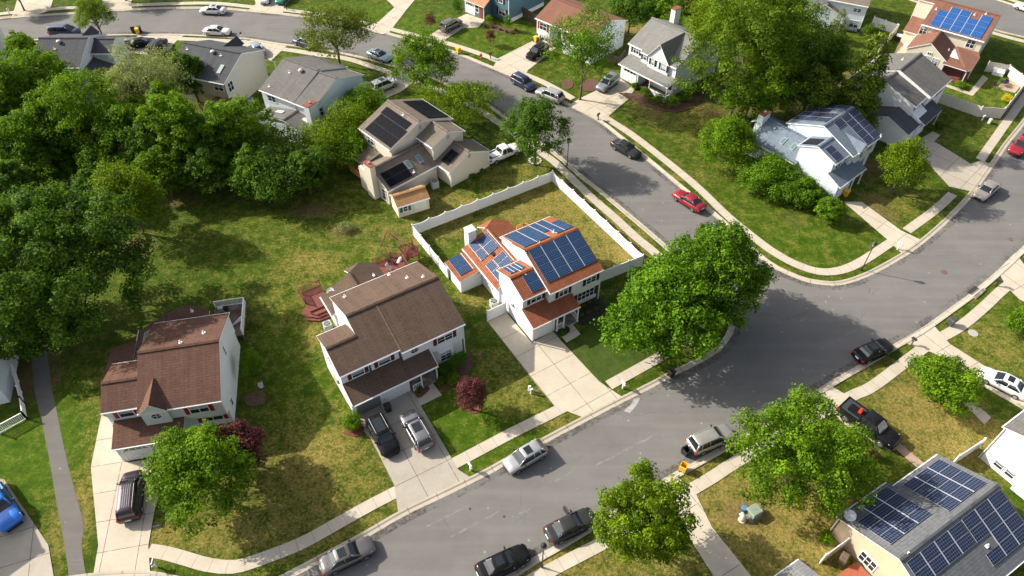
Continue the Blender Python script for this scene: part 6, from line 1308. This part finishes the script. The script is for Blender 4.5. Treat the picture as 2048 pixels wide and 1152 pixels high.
bin_(917, 107, 'yellow bin alone at the kerb near the fire hydrant', YELLOWP, rz=2.3); bin_(1072, 84, 'yellow bin against the split level house', YELLOWP, rz=2.3); bin_(1081, 86, 'dark green bin beside the yellow one at the split level house', GREENP, rz=2.3); bin_(1690, 392, 'yellow bin by the entrance of the slate blue roofed house', YELLOWP, rz=.7)
# hydrant
p = at(962, 116); h = thing('fire_hydrant', 'red fire hydrant on the verge between yellow bin and green mailbox', 'hydrant', (p.x, p.y, 0)); RED = plain('hydrant_red', (.5, .035, .02), .45)
m = MB(); m.tube([(0, 0, 0), (0, 0, .06), (0, 0, .08), (0, 0, .62), (0, 0, .64), (0, 0, .7), (0, 0, .84), (0, 0, .9)], [.2, .2, .13, .13, .18, .18, .1, .03], 12); m.build('barrel', RED, h, True)
for a, b in (((-.28, 0, .5), (.28, 0, .5)), ((0, -.27, .5), (0, .1, .5))): m = MB(); m.tube([a, b], [.075, .075], 10); m.build('nozzle', RED, h)
# utility boxes
def box_thing(x, y, name, label, cat, w, d, hh, mat, rz=0, lid=.06, group=None):
    p = at(x, y); r = thing(name, label, cat, (p.x, p.y, 0), rz, group); m = MB(); m.box(-w / 2, w / 2, -d / 2, d / 2, 0, hh); m.build('cabinet', mat, r)
    l = MB(); l.hexa([(-w / 2 - .04, -d / 2 - .04, hh), (w / 2 + .04, -d / 2 - .04, hh), (w / 2 + .04, d / 2 + .04, hh), (-w / 2 - .04, d / 2 + .04, hh), (-w / 2 + .03, -d / 2 + .06, hh + lid), (w / 2 - .03, -d / 2 + .06, hh + lid), (w / 2 - .03, d / 2 - .06, hh + lid), (-w / 2 + .03, d / 2 - .06, hh + lid)]); l.build('lid', mat, r); return r
SAGE = plain('sage_metal', (.22, .28, .22), .5, var=.1)
t = box_thing(1506, 1028, 'transformer_box', 'sage green utility transformer box with sloping lid on the dry lawn', 'utility box', 1.15, 1.0, .75, SAGE, .5, .16); m = MB(); m.box(-.75, .75, -.7, .7, 0, .07); m.build('pad', CONC, t)
p = at(1487, 1022); r = thing('water_butt', 'blue plastic tub beside the sage green utility box', 'tub', (p.x, p.y, 0)); m = MB(); m.tube([(0, 0, 0), (0, 0, .1), (0, 0, .62), (0, 0, .66)], [.27, .30, .34, .36], 14); m.build('tub', plain('blue_tub', (.05, .11, .20), .5), r, True); m = MB(); m.tube([(0, 0, .66), (0, 0, .69)], [.3, .28], 14); m.build('rim', plain('blue_tub_rim', (.10, .19, .30), .5), r)
p = at(1484, 1040); r = thing('standpipe_cover', 'cream bent plastic cover standing before the blue tub', 'utility cover', (p.x, p.y, 0), .6); m = MB(); m.tube([(0, 0, 0), (0, 0, .45), (0, .1, .75), (0, .4, .82)], [.26, .26, .24, .2], 12); m.build('cover', plain('cream_plastic', (.62, .57, .47), .5), r, True); m = MB(); m.tube([(0, 0, 0), (0, 0, .07)], [.36, .36], 14); m.build('base', plain('cream_plastic', (0, 0, 0)), r)
for x, y, lb in ((1964, 240, 'white bent utility pipe nearest the tan fence'), (1062, 787, 'white utility pedestal on the lawn left of the solar house drive'), (1058, 781, 'short white utility pipe behind the white pedestal')):
    p = at(x, y); r = thing('utility_pedestal', lb, 'utility post', (p.x, p.y, 0), 0, 'utility posts'); m = MB(); m.tube([(0, 0, 0), (0, 0, .7), (0, 0, .8)], [.12, .12, .09], 10); m.build('stem', WHITE, r); m = MB(); m.tube([(0, 0, .72), (.2, 0, .84)], [.11, .09], 10); m.build('hood', WHITE, r)
box_thing(1978, 246, 'utility_cabinet', 'pale grey utility cabinet beside the bent white pipe', 'utility box', .5, .4, .7, plain('pale_metal', (.55, .55, .53), .5), .6)
p = at(524, 776); r = thing('bird_house', 'white box on short legs by the brown bed', 'bird house', (p.x, p.y, 0), .4); m = MB(); m.box(-.2, .2, -.2, .2, .3, .7); m.build('box', WHITE, r); m = MB(); m.slab([(-.27, -.27, .72), (.27, -.27, .72), (.27, 0, .9), (-.27, 0, .9)], .04, 0, 0); m.slab([(-.27, 0, .9), (.27, 0, .9), (.27, .27, .72), (-.27, .27, .72)], .04, 0, 0); m.build('roof', GREY, r); m = MB(); m.box(-.05, .05, -.05, .05, 0, .3); m.build('leg', GREY, r)
# air conditioners
def ac(x, y, label, rz=.5, s=1.0):
    p = at(x, y); r = thing('air_conditioner', label, 'air conditioner', (p.x, p.y, 0), rz, 'air conditioners'); r.scale = (s,) * 3
    m = MB(); m.box(-.5, .5, -.5, .5, 0, .1); m.build('pad', CONC, r); m = MB(); m.prism([(-.45, -.38), (-.38, -.45), (.38, -.45), (.45, -.38), (.45, .38), (.38, .45), (-.38, .45), (-.45, .38)], .1, 1.0)
    for k in range(9): m.box(-.46, .46, -.30, .30, .16 + k * .09, .2 + k * .09); m.box(-.3, .3, -.46, .46, .16 + k * .09, .2 + k * .09)
    m.build('casing', plain('ac_casing', (.42, .45, .42), .5), r); f = MB(); f.tube([(0, 0, 1.0), (0, 0, 1.02)], [.38, .38], 20); f.build('fan', plain('ac_fan', (.05, .05, .05), .5), r)
    for k in range(5): a = k * 1.257; b = MB(); b.bar((0, 0, 1.035), (.36 * math.cos(a), .36 * math.sin(a), 1.035), .09, .01); b.build('blade', GREY, r)
    g = MB()
    for q in (.12, .22, .32): g.tube([(q * math.cos(i * .3142), q * math.sin(i * .3142), 1.06) for i in range(21)], [.008] * 21, 4)
    g.build('grille', GREY, r); return r
ac(657, 658, 'grey green air conditioner at the side of the middle house'); ac(988, 613, 'grey air conditioner beside the solar house wall'); ac(870, 374, 'pale grey air conditioner between shed and beige solar house', s=1.1); ac(948 - 445, 208, 'grey air conditioner at the wall of the charcoal roof house', .3)
# satellite dishes stand on roofs
def dish(loc, label, aim, s=.5):
    r = thing('satellite_dish', label, 'satellite dish', loc, aim, 'satellite dishes')
    m = MB(); rings = []
    for k in range(5): rings.append([(s * (.25 * (k / 4) ** 2) , s * k / 4 * math.cos(j * math.pi / 10), .55 + s * k / 4 * math.sin(j * math.pi / 10)) for j in range(20)])
    for a, b in zip(rings, rings[1:]):
        for j in range(20): q = (j + 1) % 20; m.face([a[j], b[j], b[q], a[q]]); m.face([(x - .012, y, z) for x, y, z in (a[q], b[q], b[j], a[j])])
    o = m.build('reflector', plain('dish_white', (.70, .70, .69), .4), r, True)
    m = MB(); m.tube([(-.25, 0, -.06), (-.2, 0, .25), (-.02, 0, .52)], [.03, .03, .03], 8); m.bar((-.35, -.18, 0), (-.15, .18, 0), .06, .03); m.build('mount', GREY, r); m = MB(); m.tube([(0, 0, .2), (.42, 0, .42), (.42, 0, .5)], [.018, .018, .05], 6); m.build('feed_arm', GREY, r)
    return r
q = at(659, 589, 3.0); d1 = dish((q.x, q.y, 2.72), 'white satellite dish on the low rear roof of the middle house', -1.9, .5)
q = at(1695, 1040, 3.2); d2 = dish((q.x, q.y, 3.12), 'white satellite dish on the roof corner of the yellow bungalow', -2.2, .52)
for d in (d1, d2): d.rotation_euler = (0, -.75, d.rotation_euler.z)
# manholes, drain
def disc(x, y, r_, mat, label):
    p = at(x, y); m = MB(); m.tube([(0, 0, .0), (0, 0, .022)], [r_, r_], 20); m.tube([(0, 0, .02), (0, 0, .03)], [r_ * .72, r_ * .72], 16); o = m.build('manhole_cover', mat, None, loc=(p.x, p.y, 0)); return tag(o, label, 'manhole cover', 'manhole covers')
RUSTM = plain('rusty_iron', (.13, .085, .065), .8, var=.3, vs=4); IRON = plain('dark_iron', (.05, .05, .05), .7)
disc(1888, 544, .42, RUSTM, 'rusty manhole cover in the middle of the wide street bend'); disc(2021, 479, .34, RUSTM, 'rusty manhole cover nearest the right edge'); disc(940, 1018, .13, IRON, 'small dark valve cover in the street, the left one'); disc(1008, 1033, .13, IRON, 'small dark valve cover in the street, the right one'); disc(1864, 475, .13, IRON, 'small dark valve cover by the kerb near the white mailbox'); disc(1946, 666, .55, plain('grey_cover', (.36, .35, .32), .8), 'grey round cover in the lawn at the right')
p = at(1948, 582); r = thing('storm_drain', 'dark storm drain grating set in the kerb at the right', 'drain', (p.x, p.y, 0), R(38)); m = MB(); m.box(-.9, .9, -.42, .42, 0, .02); m.build('pit', BLACKP, r); m = MB()
for k in range(12): m.box(-.85 + k * .15, -.80 + k * .15, -.4, .4, .02, .05)
m.build('grating', IRON, r); m = MB(); m.box(-1.2, 1.2, -.85, -.42, 0, .13); m.build('inlet_slab', CONC, r)
# signs
p = at(1838, 746); r = thing('yard_sign', 'white hanging sign on a post with a blue band, on the verge corner', 'sign', (p.x, p.y, 0), R(150)); m = MB(); m.box(-.05, .05, -.05, .05, 0, 1.75); m.bar((-.05, 0, 1.6), (.95, 0, 1.6), .09, .09); m.build('post', WHITE, r); m = MB(); m.box(.1, .85, -.02, .02, .8, 1.45); m.build('board', WHITE, r); m = MB(); m.box(.12, .83, -.03, .03, .95, 1.12); m.build('band', plain('sign_blue', (.03, .07, .28), .5), r)
p = at(318, 1060); r = thing('yard_sign', 'small blue sign on two wires on the lawn by the left drive', 'sign', (p.x, p.y, 0), R(10)); m = MB(); m.hexa([(-.32, -.05, .42), (.32, -.05, .42), (.32, -.03, .42), (-.32, -.03, .42), (-.32, .05, .75), (.32, .05, .75), (.32, .07, .75), (-.32, .07, .75)]); m.build('board', plain('sign_slate', (.10, .14, .20), .5), r); m = MB(); m.box(-.2, -.18, -.01, .01, 0, .5); m.box(.18, .2, -.01, .01, 0, .5); m.build('stake', GREY, r)
# swing set and play deck behind the middle house
p = at(822, 520); pr = thing('play_set', 'reddish wooden swing set with a railed platform on the back lawn', 'play set', (p.x, p.y, 0), R(32))
m = MB(); m.box(-.85, .85, -.85, .85, 1.15, 1.25)
m.build('platform', WOODR, pr)
for x in (-.8, .8):
    for y in (-.8, .8): m = MB(); m.box(x - .06, x + .06, y - .06, y + .06, 0, 2.4); m.build('post', WOODR, pr)
for a, b in (((-.8, -.8), (.8, -.8)), ((.8, -.8), (.8, .8)), ((-.8, .8), (.8, .8)), ((-.8, -.8), (-.8, .8))):
    m = MB(); A = Vector((*a, 1.25)); Bq = Vector((*b, 1.25)); m.bar(A + Vector((0, 0, .75)), Bq + Vector((0, 0, .75)), .07, .09)
    for k in range(9): q = A.lerp(Bq, k / 8); m.bar(q, q + Vector((0, 0, .75)), .05, .08)
    m.build('railing', WOODR, pr)
m = MB(); m.bar((-.8, -.8, 2.4), (0, 0, 2.95), .07, .07); m.bar((.8, -.8, 2.4), (0, 0, 2.95), .07, .07); m.bar((.8, .8, 2.4), (0, 0, 2.95), .07, .07); m.bar((-.8, .8, 2.4), (0, 0, 2.95), .07, .07); m.build('roof_frame', WOODR, pr)
m = MB(); m.bar((-.3, .8, 2.3), (-1.0, 4.2, 2.35), .1, .14); m.build('swing_beam', WOODR, pr)
for s in (-1, 1): m = MB(); m.bar((-1.0, 4.2, 2.35), (-1.0 + s * 1.15, 4.5, 0), .1, .1); m.build('leg', WOODR, pr)
m = MB(); m.bar((-1.6, 4.33, 1.15), (-.4, 4.33, 1.15), .07, .07); m.build('cross_brace', WOODR, pr)
m = MB(); m.bar((-.75, 2.9, 2.3), (-.75, 2.9, .5), .02, .02); m.bar((-.68, 3.35, 2.3), (-.68, 3.35, .5), .02, .02); m.box(-.85, -.6, 2.85, 3.4, .46, .5); m.build('swing', BLACKP, pr)
m = MB(); m.tube([(-.95, 0, 1.25), (-1.5, -.1, .9), (-2.2, -.5, .35), (-2.7, -1.0, .1)], [.26, .26, .26, .26], 10); m.build('slide', plain('slide_white', (.70, .68, .66), .4), pr, True)
# decks behind the middle house
def deck(o, rz, label, w, d, h, rails_, steps=None, mat=WOODR):
    r = thing('garden_deck', label, 'deck', (o.x, o.y, 0), rz); m = MB(); n = int(w / .15)
    for k in range(n): m.box(k * w / n, (k + .92) * w / n, 0, d, h - .06, h)
    m.build('boards', mat, r); m = MB(); m.box(.02, w - .02, .02, .08, 0, h - .06); m.box(.02, w - .02, d - .08, d - .02, 0, h - .06); m.box(.02, .08, .08, d - .08, 0, h - .06); m.box(w - .08, w - .02, .08, d - .08, 0, h - .06); m.build('skirt', mat, r)
    for a, b in rails_:
        m = MB(); A = Vector((*a, h)); Bq = Vector((*b, h)); L_ = max(2, int((Bq - A).length / .15)); m.bar(A + Vector((0, 0, .95)), Bq + Vector((0, 0, .95)), .1, .06); m.bar(A + Vector((0, 0, .12)), Bq + Vector((0, 0, .12)), .05, .06)
        for k in range(L_ + 1): q = A.lerp(Bq, k / L_); m.bar(q, q + Vector((0, 0, .95)), .09 if k in (0, L_) else .04, .09 if k in (0, L_) else .04)
        m.build('railing', mat, r)
    if steps:
        for k in range(3):
            m = MB(); q = .35 * k; m.prism([(steps[0] - q, steps[1]), (steps[0] - q, steps[1] - 1.4 - q * .6), (steps[0] + .5, steps[1] - 2.0 - q), (steps[0] + 2.0, steps[1] - 2.0 - q), (steps[0] + 2.0, steps[1])], 0, h - .2 * (k + 1)); m.build('step', mat, r)
    return r
Oh = at(702.3, 822.1); cs, sn = math.cos(R(32)), math.sin(R(32)); loc = lambda x, y: Vector((Oh.x + x * cs - y * sn, Oh.y + x * sn + y * cs, 0))
deck(loc(1.3, 14.9), R(32), 'red stained deck with stepped platform behind the left end of the middle house', 2.6, 3.4, .8, [((0, 1.4), (0, 3.4)), ((0, 3.4), (2.6, 3.4))], (.0, 1.3))
dd = deck(loc(10.9, 14.2), R(32), 'red stained deck with chairs behind the right end of the middle house', 3.4, 4.0, .8, [((0, 4.0), (2.4, 4.0)), ((2.4, 4.0), (3.4, 3.0)), ((3.4, 3.0), (3.4, 0))])
def chair(x, y, rz, label, z=0, mat=None, group='garden chairs'):
    r = thing('garden_chair', label, 'chair', (x, y, z), rz, group); m = MB(); m.box(-.27, .27, -.27, .27, .38, .45); m.build('seat', mat or DARK, r); m = MB(); m.hexa([(-.27, .22, .45), (.27, .22, .45), (.27, .28, .45), (-.27, .28, .45), (-.27, .34, .98), (.27, .34, .98), (.27, .40, .98), (-.27, .40, .98)]); m.build('backrest', mat or DARK, r)
    for u in (-.23, .23):
        for v in (-.23, .23): m = MB(); m.box(u - .025, u + .025, v - .025, v + .025, 0, .4); m.build('leg', mat or DARK, r)
    return r
def table(x, y, z, label, mat, rad=.5):
    r = thing('garden_table', label, 'table', (x, y, z), 0, 'garden tables'); m = MB(); m.tube([(0, 0, .70), (0, 0, .74)], [rad, rad], 20); m.build('tabletop', mat, r)
    for k in range(4): a = k * math.pi / 2 + .6; m = MB(); m.bar((rad * .7 * math.cos(a), rad * .7 * math.sin(a), 0), (rad * .5 * math.cos(a), rad * .5 * math.sin(a), .7), .05, .05); m.build('leg', DARK, r)
p = loc(12.2, 16.2); chair(p.x, p.y, 1.2, 'cream cushioned chair on the red deck behind the middle house', .8, plain('cream_cushion', (.52, .46, .36), .8)); p = loc(12.9, 17.2); chair(p.x, p.y, 2.6, 'dark chair on the red deck corner', .8)
O1 = at(258.1, 923.3); c1, s1 = math.cos(R(11.5)), math.sin(R(11.5)); l1 = lambda x, y: Vector((O1.x + x * c1 - y * s1, O1.y + x * s1 + y * c1, 0))
p = l1(8.6, 17.2); chair(p.x, p.y, .3, 'dark chair on the white railed deck nearest the red roof', 1.2); p = l1(9.6, 17.4); table(p.x, p.y, 1.2, 'small dark round table on the white railed deck', DARK, .45)
p = l1(10.0, 15.6); r = thing('folded_parasol', 'folded pale lilac parasol lying on the white railed deck', 'parasol', (p.x, p.y, 1.28), .9); m = MB(); m.tube([(-1.0, 0, .12), (-.3, 0, .16), (.6, 0, .22), (.9, 0, .1)], [.05, .16, .26, .1], 10); m.build('canopy', plain('lilac_cloth', (.45, .42, .52), .8), r, True); m = MB(); m.tube([(-1.5, 0, .1), (1.0, 0, .14)], [.025, .025], 8); m.build('pole', GREY, r)
p = l1(8.0, 17.9); r = box_thing(430, 604, 'storage_box', 'grey storage box on the white railed deck', 'box', .7, .5, .55, GREY, .2); r.location = (p.x, p.y, 1.2)
# backyard things at the right
for x, y, rz, lb in ((1990, 176, .4, 'dark patio chair nearest the golden bush'), (2012, 168, 2.2, 'dark patio chair right of the glass table')): q = at(x, y); chair(q.x, q.y, rz, lb, .05)
q = at(2004, 172); table(q.x, q.y, .05, 'dark patio table between the two dark chairs', DARK, .6)
q = at(2016, 152); r = thing('grill', 'black covered grill before the tan fence', 'grill', (q.x, q.y, 0), -.6); m = MB(); m.hexa([(-.6, -.35, .1), (.6, -.35, .1), (.6, .35, .1), (-.6, .35, .1), (-.6, -.3, 1.15), (.6, -.3, 1.15), (.55, .3, 1.2), (-.55, .3, 1.2)]); m.build('cover', BLACKP, r); m = MB(); m.box(-.62, -.5, -.37, .37, 0, .1); m.box(.5, .62, -.37, .37, 0, .1); m.build('foot', DARK, r)
q = at(1994, 150); r = thing('storage_bench', 'white storage bench against the tan fence', 'bench', (q.x, q.y, 0), -.5); m = MB(); m.box(-.85, .85, -.35, .35, 0, .55); m.build('chest', WHITE, r); m = MB(); m.box(-.88, .88, -.38, .38, .55, .62); m.box(-.88, .88, .3, .38, .62, 1.05); m.build('lid', WHITE, r)
q = at(1803, 80); r = thing('hot_tub', 'dark hot tub with a white cover on the paved patio', 'hot tub', (q.x, q.y, .06), -.6); m = MB(); m.prism([(-1, -.8), (-.8, -1), (.8, -1), (1, -.8), (1, .8), (.8, 1), (-.8, 1), (-1, .8)], 0, .85); m.build('tub', BLACKP, r); m = MB(); m.prism([(-1.05, -.83), (-.83, -1.05), (.83, -1.05), (1.05, -.83), (1.05, 0), (-1.05, 0)], .85, .97); m.build('cover', WHITE, r)
q = at(1812, 98); r = thing('round_bin', 'white round covered barbecue on the paved patio', 'barbecue', (q.x, q.y, .06)); m = MB(); m.tube([(0, 0, 0), (0, 0, .1), (0, 0, .75), (0, 0, .95), (0, 0, 1.02)], [.45, .5, .55, .4, .1], 16); m.build('cover', WHITE, r, True)
q = at(1702, 62); table(q.x, q.y, 0, 'round pale patio table by the pale gable house', plain('pale_glass', (.35, .42, .45), .2), .8)
for x, y, lb in ((1690, 74, 'dark chair left of the round pale patio table'), (1716, 70, 'dark chair right of the round pale patio table')): q = at(x, y); chair(q.x, q.y, .4, lb)
# deck of the yellow bungalow
O7 = at(1640 + 180 / 4.235, 880 + 900 / 4.235); c7, s7 = math.cos(R(31)), math.sin(R(31)); l7 = lambda x, y: Vector((O7.x + x * c7 - y * s7, O7.y + x * s7 + y * c7, 0))
deck(l7(-4.6, -6.2), R(31), 'tan boarded deck with red mat beside the yellow bungalow', 4.4, 4.4, .5, [((0, 0), (0, 4.2))], None, WOODT)
p = l7(-1.6, -3.2); m = MB(); m.box(-1.3, 1.3, -1.5, 1.5, 0, .02); o = m.build('outdoor_rug', plain('red_rug', (.36, .10, .05), .9, var=.15, vs=6)); o.location = (p.x, p.y, .51); o.rotation_euler.z = R(31); tag(o, 'orange red rug on the tan deck', 'rug')
p = l7(-.9, -4.4); table(p.x, p.y, .53, 'white garden table on the orange red rug', WHITE, .55)
for dx, dy, lb in ((-.7, -3.6, 'white garden chair nearest the bungalow wall'), (-1.2, -5.1, 'white garden chair nearest the bottom edge'), (-1.75, -4.4, 'white garden chair on the left side of the white table')): p = l7(dx, dy); chair(p.x, p.y, dx * 3, lb, .53, WHITE)
p = l7(-1.3, -1.0); r = box_thing(1700, 1110, 'wooden_cabinet', 'weathered low cabinet at the top of the tan deck', 'cabinet', .9, .6, .8, WOODG, .9); r.location = (p.x, p.y, .5)
# stone ring under the dark egg shaped tree
q = at(1070, 322); r = thing('stone_ring', 'ring of white edging stones round the dark egg shaped tree', 'edging', (q.x, q.y, 0))
for k in range(12): a = k * math.pi / 6; m = MB(); m.box(.85 * math.cos(a) - .15, .85 * math.cos(a) + .15, .85 * math.sin(a) - .15, .85 * math.sin(a) + .15, 0, .14); m.build('stone', plain('edging_stone', (.42, .40, .37), .8, var=.2), r)

# ------------------------------------------------------------------ light and camera
sun_dir = Vector((-.952, .306, math.tan(R(33)))).normalized()
L = bpy.data.lights.new('sun', 'SUN'); L.energy = 5.0; L.angle = R(.5); L.color = (1.0, .925, .80)
lo = bpy.data.objects.new('sun', L); COL.objects.link(lo); lo.rotation_euler = (-sun_dir).to_track_quat('-Z', 'Y').to_euler()
W = bpy.data.worlds.new('World'); S.world = W; W.use_nodes = True
nt = W.node_tree; bg = nt.nodes['Background']
sk = nt.nodes.new('ShaderNodeTexSky'); sk.sky_type = 'NISHITA'; sk.sun_disc = False
sk.air_density = .75; sk.dust_density = 3.0; sk.ozone_density = .6; sk.sun_elevation = R(33); sk.sun_rotation = math.atan2(-.952, .306)
hs = nt.nodes.new('ShaderNodeHueSaturation'); hs.inputs['Saturation'].default_value = .55; nt.links.new(sk.outputs[0], hs.inputs['Color']); nt.links.new(hs.outputs[0], bg.inputs[0]); bg.inputs[1].default_value = .14
cam = bpy.data.cameras.new('camera'); co = bpy.data.objects.new('camera', cam); COL.objects.link(co)
co.location = (0, 0, CH); co.rotation_euler = (math.pi / 2 - TH, 0, 0)
cam.sensor_width = 36; cam.sensor_fit = 'HORIZONTAL'; cam.lens = 36 * FPX / 2048; cam.clip_end = 5000; cam.clip_start = .5
S.camera = co
S.view_settings.view_transform = 'Standard'; S.view_settings.look = 'None'; S.view_settings.exposure = .62; S.view_settings.gamma = 1
